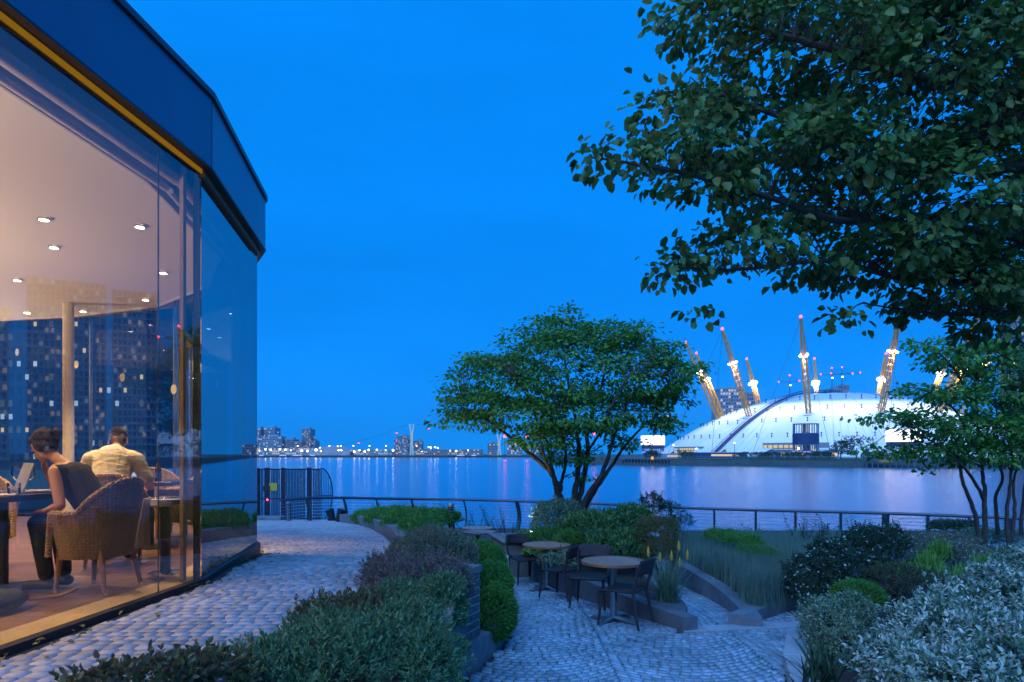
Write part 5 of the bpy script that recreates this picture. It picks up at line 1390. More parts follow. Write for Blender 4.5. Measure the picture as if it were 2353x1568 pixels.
# laptop
lp0 = Vector((-3.78, 5.42, TT)); t = thing('laptop', 'silver laptop open on the dark table, its lid towards the window', 'laptop', lp0, -0.75)
mb = MB(); mb.box((0, 0, 0.008), (0.33, 0.23, 0.014), bev=0.003); mb.build('keyboard_base', M['laptop'], t, local=True)
Mx = Matrix.Rotation(R(-18), 3, 'X'); mb = MB(); mb.box(Vector((0, -0.115, 0.012)) + Mx @ Vector((0, 0, 0.115)), (0.33, 0.008, 0.23), M=Mx); mb.build('lid', M['laptop'], t, local=True)
# napkin
t = thing('folded_napkin', 'white folded napkin on the dark table edge', 'napkin', (-3.60, 5.62, TT), 0.4)
for k in range(3):
    mb = MB(); mb.box((0.01 * k, 0.008 * k, 0.006 + 0.011 * k), (0.19 - 0.02 * k, 0.09, 0.010), 0.12 * k, bev=0.003); mb.build('fold', M['linen'], t, local=True)
t = MB(); t.box((-3.80, 4.98, TT + 0.004), (0.30, 0.21, 0.005), 0.5); tag(t.build('menu_sheet', M['paper']), 'pale menu sheet lying at the near end of the dark table', 'menu')
def wine_glass(x_, y_, lb):
    t = thing('wine_glass', lb, 'glass', (x_, y_, TT))
    mb = MB(); mb.lathe([(0.033, 0.0), (0.031, 0.003), (0.005, 0.008), (0.004, 0.085)], 16); mb.build('stem', M['drinkglass'], t, True, local=True)
    mb = MB(); mb.lathe([(0.005, 0.085), (0.028, 0.105), (0.040, 0.14), (0.038, 0.175), (0.031, 0.205)], 20, cap=False); mb.build('bowl', M['drinkglass'], t, True, local=True)
p = at(38, 1085, 5.55); wine_glass(p.x, 5.55, 'wine glass farther left on the dark table'); p = at(69, 1085, 5.62); wine_glass(p.x, 5.62, 'wine glass just left of the laptop lid')
p = at(32, 1130, 5.1); t = thing('water_tumbler', 'low water tumbler at the window end of the dark table', 'glass', (p.x, 5.1, TT))
mb = MB(); mb.lathe([(0.036, 0.0), (0.042, 0.02), (0.043, 0.085)], 20, cap=False); mb.build('tumbler', M['drinkglass'], t, True, local=True)
mb = MB(); mb.lathe([(0.039, 0.004), (0.039, 0.05), (0.001, 0.05)], 20); mb.build('water', M['drinkglass'], t, True, local=True)
p = at(363, 1105, 7.45); t = thing('beer_bottle', 'brown beer bottle on the table behind the cream shirt', 'bottle', (p.x, 7.45, TT))
mb = MB(); mb.lathe([(0.031, 0), (0.033, 0.004), (0.033, 0.13), (0.028, 0.155), (0.0145, 0.19), (0.013, 0.235), (0.015, 0.237), (0.015, 0.25)], 20); mb.build('glass_body', M['bottle'], t, True, local=True)
mb = MB(); mb.lathe([(0.0336, 0.04), (0.0336, 0.10)], 20, cap=False); mb.build('paper_label', M['navy'], t, True, local=True)
mb = MB(); pp = Vector((-4.22, 7.5, TT)); mb.box((pp.x, pp.y, TT + 0.12), (0.26, 0.01, 0.18), 0.5); o = tag(mb.build('tablet_screen', emat('tablet', (0.5, 0.7, 1.0), 0.9)), 'pale glowing screen beyond the cream sleeve', 'screen')
# cooler stand with cloth
p = at(380, 1325, 5.82); st = thing('cooler_stand', 'black pedestal cooler stand with a chrome tray by the window joint', 'stand', (p.x, 5.82, FZ + 0.004))
mb = MB(); mb.lathe([(0.135, 0), (0.135, 0.03), (0.12, 0.038)], 28); mb.build('base', M['chrome'], st, True, local=True)
mb = MB(); mb.lathe([(0.042, 0.03), (0.042, 0.60)], 18); mb.build('column', M['black'], st, True, local=True)
mb = MB(); mb.lathe([(0.11, 0.60), (0.115, 0.61), (0.115, 0.655)], 24); mb.build('tray', M['linen'], st, True, local=True)
for z_ in (0.605, 0.668):
    mb = MB(); mb.tube([Vector((0.122 * math.cos(2 * math.pi * k / 24), 0.122 * math.sin(2 * math.pi * k / 24), z_)) for k in range(25)], 0.006, 6); mb.build('tray_rail', M['chrome'], st, True, local=True)
V = []; lo = []; c0 = Vector((p.x - 0.135, 5.80, FZ))
for j in range(9):
    for i in range(9):
        u = i / 8; v = j / 8; V.append((c0.x - 0.05 * v - 0.02 * math.sin(u * 9 + v * 2) * (0.3 + v), c0.y - 0.08 + 0.16 * u * (0.6 + 0.4 * v), FZ + 0.67 - 0.42 * v))
for j in range(8):
    for i in range(8): a = j * 9 + i; lo += [a, a + 1, a + 10, a + 9]
o = np_mesh('waiter_cloth', V, lo, [4] * (len(lo) // 4), M['linen'], None, smooth=True); sm = o.modifiers.new('thick', 'SOLIDIFY'); sm.thickness = 0.006
tag(o, 'white waiter cloth hanging from the cooler stand', 'cloth')
# bag on the floor
bgp = at(20, 1418, 4.6); t = thing('dark_bag', 'dark soft bag with a loop strap on the floor by the glass', 'bag', (-3.42, 4.52, FZ + 0.004))
mb = MB(); mb.ell(Vector((-3.42, 4.52, FZ + 0.07)), (0.16, 0.22, 0.075), 16, 10); mb.build('body', M['blackcloth'], t, True)
mb = MB(); mb.tube(smooth_path([(-3.35, 4.66, FZ + 0.05), (-3.24, 4.86, FZ + 0.03), (-3.18, 4.98, FZ + 0.06), (-3.24, 5.0, FZ + 0.03), (-3.36, 4.84, FZ + 0.02)], 5), 0.011, 6); mb.build('strap', M['legwood'], t, True)

# ------------------------------------------------------------------ foliage generators
def unit(a): return a / np.maximum(np.linalg.norm(a, axis=-1, keepdims=True), 1e-9)
def rdirs(n): return unit(rng.standard_normal((n, 3)))

def leaf_arrays(P, Dv, N, Ln, W, fold=0.25, six=True):
    Dv = unit(Dv); N = unit(N - Dv * (N * Dv).sum(-1, keepdims=True)); S = np.cross(Dv, N)
    Ln = np.asarray(Ln)[:, None]; W = np.asarray(W)[:, None]
    if six:
        V = np.stack([P, P + Dv * Ln * .32 + S * W * .5 + N * W * fold, P + Dv * Ln * .72 + S * W * .40 + N * W * fold * .6, P + Dv * Ln - N * Ln * .10, P + Dv * Ln * .72 - S * W * .40 + N * W * fold * .6, P + Dv * Ln * .32 - S * W * .5 + N * W * fold], 1)
        idx = np.array([0, 1, 2, 3, 0, 3, 4, 5]); k = 6; fs = 4
    else:
        V = np.stack([P, P + Dv * Ln * .45 + S * W * .5 + N * W * fold, P + Dv * Ln, P + Dv * Ln * .45 - S * W * .5 + N * W * fold], 1)
        idx = np.array([0, 1, 2, 0, 2, 3]); k = 4; fs = 3
    n = len(P); loops = (idx[None] + (np.arange(n) * k)[:, None]).ravel()
    return V.reshape(-1, 3), loops, np.full(n * 2, fs)

def leaf_object(name, P, Dv, N, Ln, W, mat, parent, fold=0.25, six=True):
    V, lo, sz = leaf_arrays(P, Dv, N, Ln, W, fold, six)
    o = np_mesh(name, V, lo, sz, mat, parent); o['kind'] = 'stuff'; return o

def PB(px_, py_, rpx, rpy, Y, ry=None):
    c = at(px_, py_, Y); rx = rpx / F * Y; rz = rpy / F * Y
    return (c.x, c.y, c.z, rx, ry if ry else max(rx * 0.8, rz * 0.7), rz)

def blob_points(blobs, n, shell=0.16, zmin=-0.45, lump=0.12, zfloor=None):
    B = np.array(blobs); ar = (B[:, 3] * B[:, 5] + B[:, 3] * B[:, 4] + B[:, 4] * B[:, 5]); pr = ar / ar.sum()
    k = rng.choice(len(B), n, p=pr); d = rdirs(n); d[:, 2] = np.where(d[:, 2] < zmin, -d[:, 2], d[:, 2])
    ph = rng.uniform(0, 6, (len(B), 3))[k]
    lum = 1 + lump * (np.sin(5 * d[:, 0] + ph[:, 0]) * np.sin(4.3 * d[:, 1] + ph[:, 1]) + 0.6 * np.sin(9 * d[:, 2] + 7 * d[:, 0] + ph[:, 2]))
    r = lum * (1 - np.abs(rng.standard_normal(n)) * shell)
    P = B[k, :3] + d * B[k, 3:6] * r[:, None]
    nrm = unit(d / B[k, 3:6])
    keep = np.ones(n, bool)
    for b in B:   # drop what is buried in another blob
        q = (P - b[:3]) / b[3:6]; keep &= ~((q ** 2).sum(1) < 0.50)
    if zfloor is not None: keep &= P[:, 2] > zfloor
    return P[keep], nrm[keep]

def sprig_leaves(P, A, k, ln, Lf, Wf, spread=(0.25, 1.1), jitter=0.25):
    """k leaves spiralling up each sprig of length ln"""
    n = len(P); A = unit(A); ref = np.where(np.abs(A[:, 2:3]) < 0.9, np.array([[0, 0, 1.0]]), np.array([[1.0, 0, 0]]))
    U = unit(np.cross(A, ref)); Wv = np.cross(A, U)
    s = (np.arange(k) / max(1, k - 1)); ang0 = rng.uniform(0, 6.28, n)
    ang = ang0[:, None] + np.arange(k)[None] * 2.39996
    base = P[:, None, :] + A[:, None, :] * (s * ln)[None, :, None]
    sp = spread[1] + (spread[0] - spread[1]) * s
    side = U[:, None, :] * np.cos(ang)[..., None] + Wv[:, None, :] * np.sin(ang)[..., None]
    Dv = A[:, None, :] * np.cos(sp)[None, :, None] + side * np.sin(sp)[None, :, None]
    Dv = Dv + rng.standard_normal(Dv.shape) * jitter * 0.5
    N = A[:, None, :] * np.sin(sp)[None, :, None] - side * np.cos(sp)[None, :, None] + rng.standard_normal(Dv.shape) * 0.15
    m = n * k; sc = rng.uniform(0.5, 1.25, m)
    return base.reshape(m, 3), Dv.reshape(m, 3), N.reshape(m, 3), Lf * sc, Wf * sc

def stems_mesh(parent, blobs, base_z, n=14, rad=0.008, mat=None):
    mb = MB()
    for _ in range(n):
        b = random.choice(blobs); a = random.uniform(0, 6.28); q = random.uniform(0.2, 0.85)
        top = Vector((b[0] + b[3] * q * math.cos(a), b[1] + b[4] * q * math.sin(a), b[2] + b[5] * random.uniform(0.1, 0.8)))
        bot = Vector((b[0] + b[3] * 0.2 * random.uniform(-1, 1), b[1] + b[4] * 0.2 * random.uniform(-1, 1), base_z))
        mid = bot.lerp(top, 0.5) + Vector((random.uniform(-.05, .05), random.uniform(-.05, .05), 0.03))
        mb.tube([bot, mid, top], [rad, rad * 0.7, rad * 0.35], 5, False)
    o = mb.build('stems', mat or M['bark'], parent); o['kind'] = 'stuff'; return o

def shrub(label, blobs, n, k, ln, Lf, Wf, mat, base_z=None, spread=(0.25, 1.1), up=0.45, rand=0.35, shell=0.16, six=False, zmin=-0.45, cat='shrub', name='garden_shrub', lump=0.12, extra=None, nst=14, group=None, zfloor=None):
    b0 = blobs[0]; bz = base_z if base_z is not None else min(b[2] - b[5] for b in blobs)
    t = thing(name, label, cat, (b0[0], b0[1], bz), 0, group)
    P, nr = blob_points(blobs, n, shell, zmin, lump, zfloor)
    A = nr * 0.75 + np.array([0, 0, up]) + rng.standard_normal(nr.shape) * rand
    st_ = rng.random(len(P)) < 0.05; P = P + st_[:, None] * unit(nr + np.array([0, 0, 0.6])) * rng.uniform(0.3, 1.3, (len(P), 1)) * ln
    a = sprig_leaves(P - unit(A) * ln * 0.5, A, k, ln, Lf, Wf, spread)
    leaf_object('foliage', *a, mat, t, 0.22, six)
    stems_mesh(t, blobs, bz, nst)
    if extra:   # flowers: (fraction, material, size, petals)
        fr_, fm, fs, pet = extra
        m = int(len(P) * fr_); idx = rng.choice(len(P), m, replace=False)
        A2 = unit(A[idx] + np.array([0, 0, 0.6]))
        a = sprig_leaves(P[idx] + A2 * ln * 0.45, A2, pet, 0.004, fs, fs * 0.8, (1.2, 1.45), 0.1)
        leaf_object('flowers', *a, fm, t, 0.1, False)
    return t

# --- foreground raised bed
shrub('loose bronze-green shrub at the bottom left beside the setts', [PB(330, 1580, 150, 55, 2.75), PB(470, 1560, 130, 50, 2.95), PB(230, 1610, 90, 50, 2.6)], 620, 7, 0.055, 0.036, 0.022, G_['browny'], 0.95, (0.3, 1.2), 0.6, 0.5, 0.25, True)
shrub('big dark teal hebe bush along the bottom edge', [PB(800, 1560, 200, 110, 3.35, 0.5), PB(930, 1500, 120, 100, 3.9, 0.5), PB(640, 1550, 110, 75, 3.3, 0.4), PB(980, 1570, 70, 110, 3.4, 0.4), PB(760, 1480, 110, 60, 3.9, 0.4)], 4200, 12, 0.075, 0.032, 0.0125, G_['hebe'], 0.95, (0.35, 1.15), 0.55, 0.3, 0.2, True, zmin=-0.7, nst=30)
shrub('bronze-tipped shrub behind the teal hebe', [PB(760, 1425, 85, 40, 4.4, 0.35), PB(840, 1415, 80, 40, 4.5, 0.35)], 1300, 8, 0.06, 0.03, 0.015, G_['browny'], 0.95, (0.3, 1.1), 0.55, 0.35, 0.2, True)
shrub('blue-green hebe between the bronze and the purple shrubs', [PB(930, 1400, 110, 50, 4.8, 0.4), PB(1010, 1400, 60, 70, 4.9, 0.35)], 2300, 10, 0.065, 0.03, 0.011, G_['hebe'], 0.95, (0.35, 1.1), 0.5, 0.3, 0.2, True)
shrub('purple-grey shrub spilling over the setts', [PB(920, 1330, 80, 45, 5.6, 0.45), PB(1010, 1330, 70, 50, 5.8, 0.4), PB(880, 1310, 45, 30, 5.7, 0.3), PB(1060, 1350, 30, 45, 5.9, 0.25)], 3000, 8, 0.055, 0.026, 0.013, G_['purple'], 0.93, (0.3, 1.15), 0.5, 0.4, 0.2)
shrub('pale sage shrub at the crest of the raised bed', [PB(1000, 1255, 70, 40, 7.0, 0.5), PB(955, 1268, 58, 35, 6.8, 0.45), PB(1060, 1285, 34, 44, 7.0, 0.35)], 3600, 8, 0.05, 0.026, 0.013, G_['sage'], 0.9, (0.3, 1.15), 0.5, 0.4, 0.2)
shrub('low clipped green hedge along the dark ramp kerb', [PB(855, 1190, 45, 15, 21.0, 1.3), PB(895, 1190, 52, 19, 17.5, 1.5), PB(935, 1198, 50, 23, 14.0, 1.3), PB(965, 1212, 42, 28, 11.2, 0.9), PB(975, 1225, 35, 26, 9.3, 0.6), PB(1000, 1195, 60, 18, 14.5, 1.0)], 7500, 7, 0.10, 0.055, 0.026, G_['box'], None, (0.3, 1.2), 0.6, 0.3, 0.2, zmin=-0.2)
shrub('trailing green box hedge bulging over the lower terrace', [PB(1140, 1408, 47, 66, 6.95, 0.22), PB(1128, 1345, 50, 56, 7.4, 0.28), PB(1112, 1290, 48, 44, 8.2, 0.35), PB(1130, 1290, 32, 28, 8.9, 0.4), PB(1092, 1272, 40, 26, 9.4, 0.45), PB(1075, 1252, 24, 12, 11.0, 0.4)], 17000, 7, 0.032, 0.021, 0.011, G_['box'], None, (0.3, 1.15), 0.35, 0.35, 0.08, zmin=-1.0, lump=0.05, zfloor=0.10)

# --- centre bed
shrub('variegated rounded bush in front of the tree stems', [PB(1272, 1190, 48, 40, 12.6, 0.4), PB(1300, 1180, 36, 30, 12.8, 0.3), PB(1255, 1210, 34, 26, 12.4, 0.3)], 2600, 7, 0.07, 0.034, 0.02, G_['varie'], None, (0.3, 1.2), 0.4, 0.4, 0.18)
shrub('broad glossy rhododendron-like bush behind the tables', [PB(1385, 1225, 85, 48, 11.6, 0.6), PB(1450, 1205, 50, 38, 11.9, 0.5), PB(1335, 1220, 50, 36, 12.0, 0.5), PB(1420, 1265, 80, 40, 10.7, 0.4)], 3200, 9, 0.09, 0.075, 0.024, G_['rhodo'], 0.1, (0.4, 1.25), 0.7, 0.25, 0.22)
shrub('soft green low mound left of the glossy bush', [PB(1262, 1232, 40, 18, 12.0, 0.35), PB(1310, 1240, 36, 20, 11.4, 0.3)], 1500, 8, 0.06, 0.035, 0.014, G_['box'], None, (0.3, 1.1), 0.7, 0.3, 0.2)
shrub('silvery ground-cover plant under the middle table', [PB(1285, 1285, 44, 18, 10.7, 0.3), PB(1320, 1290, 30, 18, 10.4, 0.25)], 800, 7, 0.05, 0.035, 0.02, G_['varie'], None, (0.5, 1.3), 0.6, 0.4, 0.2)
shrub('low bright leafy plant beside the slatted bench', [PB(1235, 1268, 28, 14, 12.0, 0.3), PB(1205, 1240, 22, 12, 12.8, 0.2)], 260, 7, 0.05, 0.09, 0.035, G_['lime'], None, (0.6, 1.3), 0.7, 0.4, 0.2)
shrub('brown-green feathery conifer beside the poker plant', [PB(1512, 1235, 48, 48, 10.6, 0.32), PB(1515, 1275, 44, 40, 10.4, 0.3), PB(1490, 1215, 30, 24, 10.7, 0.2), PB(1535, 1215, 28, 24, 10.7, 0.2)], 4200, 9, 0.05, 0.03, 0.007, G_['conifer'], 0.1, (0.4, 1.2), 0.35, 0.5, 0.2)
shrub('tall dark shrub against the water behind the conifer', [PB(1495, 1165, 32, 30, 14.2, 0.3), PB(1530, 1178, 34, 22, 14.2, 0.3), PB(1570, 1200, 24, 16, 14.4, 0.25)], 420, 9, 0.12, 0.055, 0.024, G_['dark'], -0.2, (0.5, 1.2), 0.7, 0.5, 0.3)

def blades(label, roots, n, h, wd, mat, name='grass_tuft', cat='plant', lean=0.5, base=None, parent=None, part='blades', seg=3):
    """arching strap leaves from root points"""
    roots = np.asarray(roots); t = parent or thing(name, label, cat, tuple(roots.mean(0)))
    P0 = roots[rng.integers(0, len(roots), n)] + rng.standard_normal((n, 3)) * np.array([1, 1, 0]) * (base or 0.03)
    a = rng.uniform(0, 6.28, n); ln = np.abs(rng.standard_normal(n)) * lean * 0.6 + 0.1 * lean
    hh = h * rng.uniform(0.55, 1.1, n); out = np.stack([np.cos(a), np.sin(a), np.zeros(n)], 1); side = np.stack([-np.sin(a), np.cos(a), np.zeros(n)], 1)
    rows = []
    for k in range(seg + 1):
        s = k / seg; c = P0 + out * (ln * hh * s ** 1.7)[:, None] + np.array([0, 0, 1.0]) * (hh * (s - 0.30 * np.minimum(ln, 1.4) * s * s))[:, None]
        w_ = wd * (1 - s ** 1.6) * 0.5 + wd * 0.04
        rows += [c - side * w_, c + side * w_]
    V = np.stack(rows, 1); m = 2 * (seg + 1); idx = []
    for k in range(seg): idx += [2 * k, 2 * k + 1, 2 * k + 3, 2 * k + 2]
    lo = (np.array(idx)[None] + (np.arange(n) * m)[:, None]).ravel()
    o = np_mesh(part, V.reshape(-1, 3), lo, np.full(n * seg, 4), mat, t); o['kind'] = 'stuff'
    return t
r0 = at(1535, 1388, 8.55); r0.z = 0.1
pk = blades('red-hot poker plant with orange spikes at the planter corner', [(r0.x, r0.y, r0.z)], 300, 0.62, 0.014, G_['blade'], 'poker_plant', 'plant', 0.8, 0.05)
for px_, py_, tx in ((1490, 1275, -.10), (1517, 1288, 0), (1543, 1285, .0), (1560, 1262, .03), (1580, 1282, .09), (1562, 1300, .06)):
    p = at(px_, py_, 8.55 + tx); b_ = Vector((r0.x + (p.x - r0.x) * 0.25, r0.y, r0.z)); mid = b_.lerp(p, 0.5) + Vector(((p.x - b_.x) * -0.12, 0, 0.05))
    mb = MB(); mb.tube(smooth_path([b_, mid, p], 5), 0.006, 5); sp = mb.build('flower_stalk', G_['blade'], pk, True)
    mb = MB(); mb.lathe([(0.006, -0.03), (0.017, -0.01), (0.019, 0.03), (0.013, 0.075), (0.003, 0.11)], 9, p); hd = mb.build('flower_spike', G_['poker'], sp, True)

# lavender bed and junipers
lav_pts = []
for _ in range(900):
    y = random.uniform(8.3, 17); a = (interp_x(LK, y) if y < 12.2 else 2.95 + (y - 12.2) * .18) + 0.22; b = (interp_x(LR, y) - 0.1) if y < 9.3 else 4.0 + (y - 9.3) * 0.55
    if b - a < 0.1: continue
    lav_pts.append((random.uniform(a, b), y, max(zl(y) + 0.04, 0.04 - max(0, y - 10) * 0.05)))
lav = blades('broad bed of grey-green lavender inside the V-shaped kerb', lav_pts, 38000, 0.50, 0.0075, G_['lav'], 'lavender', 'plant', 0.35, 0.06, seg=2)
lav['kind'] = 'stuff'; del lav['category']
shrub('spreading juniper in the lavender, the farther mound', [PB(1660, 1236, 42, 15, 13.2, 0.5), PB(1710, 1246, 40, 15, 12.4, 0.5)], 2300, 8, 0.10, 0.04, 0.010, G_['box'], None, (0.4, 1.1), 0.3, 0.5, 0.25, zmin=0.0)
shrub('spreading juniper in the lavender, nearer to the path', [PB(1755, 1278, 38, 14, 10.9, 0.35), PB(1720, 1268, 26, 10, 11.4, 0.3)], 1500, 8, 0.09, 0.036, 0.009, G_['box'], None, (0.4, 1.1), 0.3, 0.5, 0.25, zmin=0.0)

# --- right-hand bed
shrub('dark viburnum with white flower heads beside the lavender', [PB(1865, 1330, 62, 58, 8.7, 0.35), PB(1905, 1285, 48, 45, 9.0, 0.4), PB(1920, 1350, 40, 40, 8.8, 0.3)], 2600, 8, 0.05, 0.032, 0.019, G_['dark'], 0.1, (0.4, 1.2), 0.4, 0.45, 0.22, False, -0.8, extra=(0.16, G_['flower'], 0.022, 6))
shrub('taller dark shrub with scattered white flowers behind the viburnum', [PB(1985, 1260, 55, 48, 9.8, 0.4), PB(2035, 1245, 48, 38, 10.2, 0.4), PB(2000, 1310, 55, 40, 9.4, 0.35)], 2600, 8, 0.05, 0.032, 0.019, G_['dark'], 0.1, (0.4, 1.2), 0.4, 0.5, 0.24, extra=(0.09, G_['flower'], 0.024, 6))
shrub('dark twiggy undergrowth between the white-flowered shrubs', [PB(2060, 1335, 70, 38, 8.6, 0.4), PB(2140, 1345, 70, 30, 8.4, 0.4)], 1500, 7, 0.05, 0.035, 0.012, G_['browny'], 0.1, (0.4, 1.2), 0.5, 0.5, 0.25, nst=40)
shrub('daisy bush dotted with white flowers before the multi-stem tree', [PB(2120, 1255, 62, 30, 10.8, 0.5), PB(2185, 1252, 55, 26, 11.2, 0.5), PB(2225, 1275, 48, 24, 10.4, 0.4)], 2700, 8, 0.05, 0.026, 0.012, G_['sage'], 0.1, (0.4, 1.2), 0.5, 0.4, 0.2, extra=(0.28, G_['flower'], 0.014, 7))
shrub('silvery low shrub round the foot of the multi-stem tree', [PB(2260, 1235, 50, 18, 13.0, 0.5), PB(2330, 1242, 50, 20, 12.6, 0.5), PB(2330, 1275, 40, 20, 11.2, 0.4)], 2400, 8, 0.06, 0.032, 0.014, G_['varie'], 0.1, (0.4, 1.2), 0.5, 0.4, 0.2)
shrub('dark flat-topped hedge left of the multi-stem tree', [PB(2180, 1211, 42, 11, 16.5, 0.5), PB(2215, 1210, 26, 10, 16.0, 0.4)], 1100, 8, 0.08, 0.05, 0.024, G_['dark'], -0.2, (0.4, 1.2), 0.5, 0.4, 0.2)
shrub('neat bright green ball of box among the variegated shrubs', [PB(1972, 1372, 56, 36, 7.3, 0.3)], 3000, 7, 0.03, 0.02, 0.010, G_['box'], 0.1, (0.3, 1.15), 0.45, 0.35, 0.12, lump=0.04)
shrub('smaller variegated shrub overhanging the pale kerb', [PB(1905, 1445, 60, 55, 6.5, 0.3), PB(1955, 1405, 50, 40, 6.8, 0.3), PB(1880, 1410, 36, 34, 6.9, 0.25), PB(1950, 1480, 45, 45, 6.2, 0.25)], 3200, 7, 0.05, 0.028, 0.016, G_['varie'], 0.1, (0.4, 1.2), 0.45, 0.45, 0.2, zmin=-0.9)
shrub('large silvery white-leaved shrub filling the bottom right corner', [PB(2180, 1470, 140, 100, 5.2, 0.5), PB(2300, 1390, 110, 85, 5.7, 0.5), PB(2075, 1540, 85, 75, 4.8, 0.4), PB(2300, 1530, 130, 110, 4.5, 0.45), PB(2190, 1575, 140, 80, 4.2, 0.4), PB(2380, 1335, 80, 70, 6.0, 0.4), PB(2110, 1450, 50, 34, 5.3, .25), PB(2210, 1390, 60, 36, 5.6, .3)], 4300, 9, 0.075, 0.042, 0.021, G_['whitey'], 0.1, (0.45, 1.3), 0.55, 0.4, 0.2, True, -0.8, nst=40)
for i, (px_, py_, Y_, hh) in enumerate(((2130, 1300, 9.6, .3), (2185, 1345, 8.4, .34), (2255, 1300, 9.6, .28), (2305, 1305, 9.2, .28), (2150, 1268, 10.4, .3), (2225, 1318, 9.0, .24), (2085, 1310, 9.2, .22), (2340, 1330, 8.2, .26))):
    p = at(px_, py_ + 12, Y_)
    blades(['bright green strappy tuft left of the daisy bush', 'bright green fern-like tuft nearest the silvery shrub', 'bright green tuft under the left tree stem', 'bright green tuft under the right tree stems', 'upright green tuft rising through the daisy bush', 'small bright tuft between the two larger tufts', 'small bright tuft beside the dark undergrowth', 'bright tuft at the right edge above the silvery shrub'][i], [(p.x + random.uniform(-.1, .1), Y_ + random.uniform(-.1, .1), p.z) for _ in range(5)], 120, hh, 0.032, G_['lime'], 'leafy_tuft', 'plant', 0.7, 0.07)
p = at(1872, 1575, 5.35); blades('dark strap-leaved phormium leaning over the pale kerb', [(p.x, 5.35, 0.12), (p.x + 0.1, 5.4, 0.12)], 80, 0.48, 0.03, G_['dark'], 'phormium', 'plant', 1.0, 0.05, seg=4)
# weeds and wild stems along the railing
def weed(label, px_, Y, pyt, n=9, sp=0.3):
    z0 = zl(Y) if Y < 20 else -1.0; c = at(px_, HY, Y); zt = CZ - (pyt - HY) / F * Y; t = thing('wild_plant', label, 'plant', (c.x, Y, z0), 0, 'wild plants along the railing')
    Ps = []; As = []; mb = MB()
    for _ in range(n):
        tp = Vector((c.x + random.uniform(-sp, sp), Y + random.uniform(-.2, .2), z0 + (zt - z0) * random.uniform(0.5, 1.0))); bt = Vector((c.x + random.uniform(-.4, .4) * sp, Y, z0))
        mb.tube([bt, bt.lerp(tp, 0.5) + Vector((0.02, 0, 0)), tp], [0.008, 0.006, 0.003], 4, False)
        for k in range(9):
            Ps.append(bt.lerp(tp, 0.35 + 0.65 * k / 8)); As.append((tp - bt).normalized())
    mb.build('stems', M['bark'], t)['kind'] = 'stuff'
    a = sprig_leaves(np.array([tuple(p) for p in Ps]), np.array([tuple(p) for p in As]), 4, 0.05, 0.085, 0.032, (0.9, 1.3), 0.3)
    leaf_object('foliage', *a, G_['dark'], t, 0.2, False)
for i, (px_, Y, pt_, n_, sp_) in enumerate(((1090, 22.5, 1178, 12, .8), (1155, 22.0, 1165, 14, .7), (1215, 21.5, 1190, 8, .4), (1850, 14.5, 1185, 16, .5), (1985, 13.5, 1180, 12, .35), (2055, 14.0, 1195, 10, .3), (1733, 17.5, 1210, 8, .3), (1900, 15.5, 1195, 10, .4), (1000, 23.0, 1188, 9, .6))):
    weed(['wild leafy plant by the railing left of the red table tops', 'tall wild plant by the thick curved rail post', 'small wild plant just right of the thick rail post', 'tall wild plant against the water above the viburnum', 'upright wild stems left of the square rail post', 'wild stems right of the square rail post', 'small wild plant behind the lavender', 'wild plant between viburnum and railing', 'wild plant by the railing over the low hedge'][i], px_, Y, pt_, n_, sp_)

# ------------------------------------------------------------------ trees
def nearest_on(limbs, p):
    best = None
    for L_ in limbs:
        for q in L_[len(L_) // 4:]:
            d = (q - p).length + max(0, q.z - p.z) * 0.8
            if best is None or d < best[0]: best = (d, q)
    return best[1]

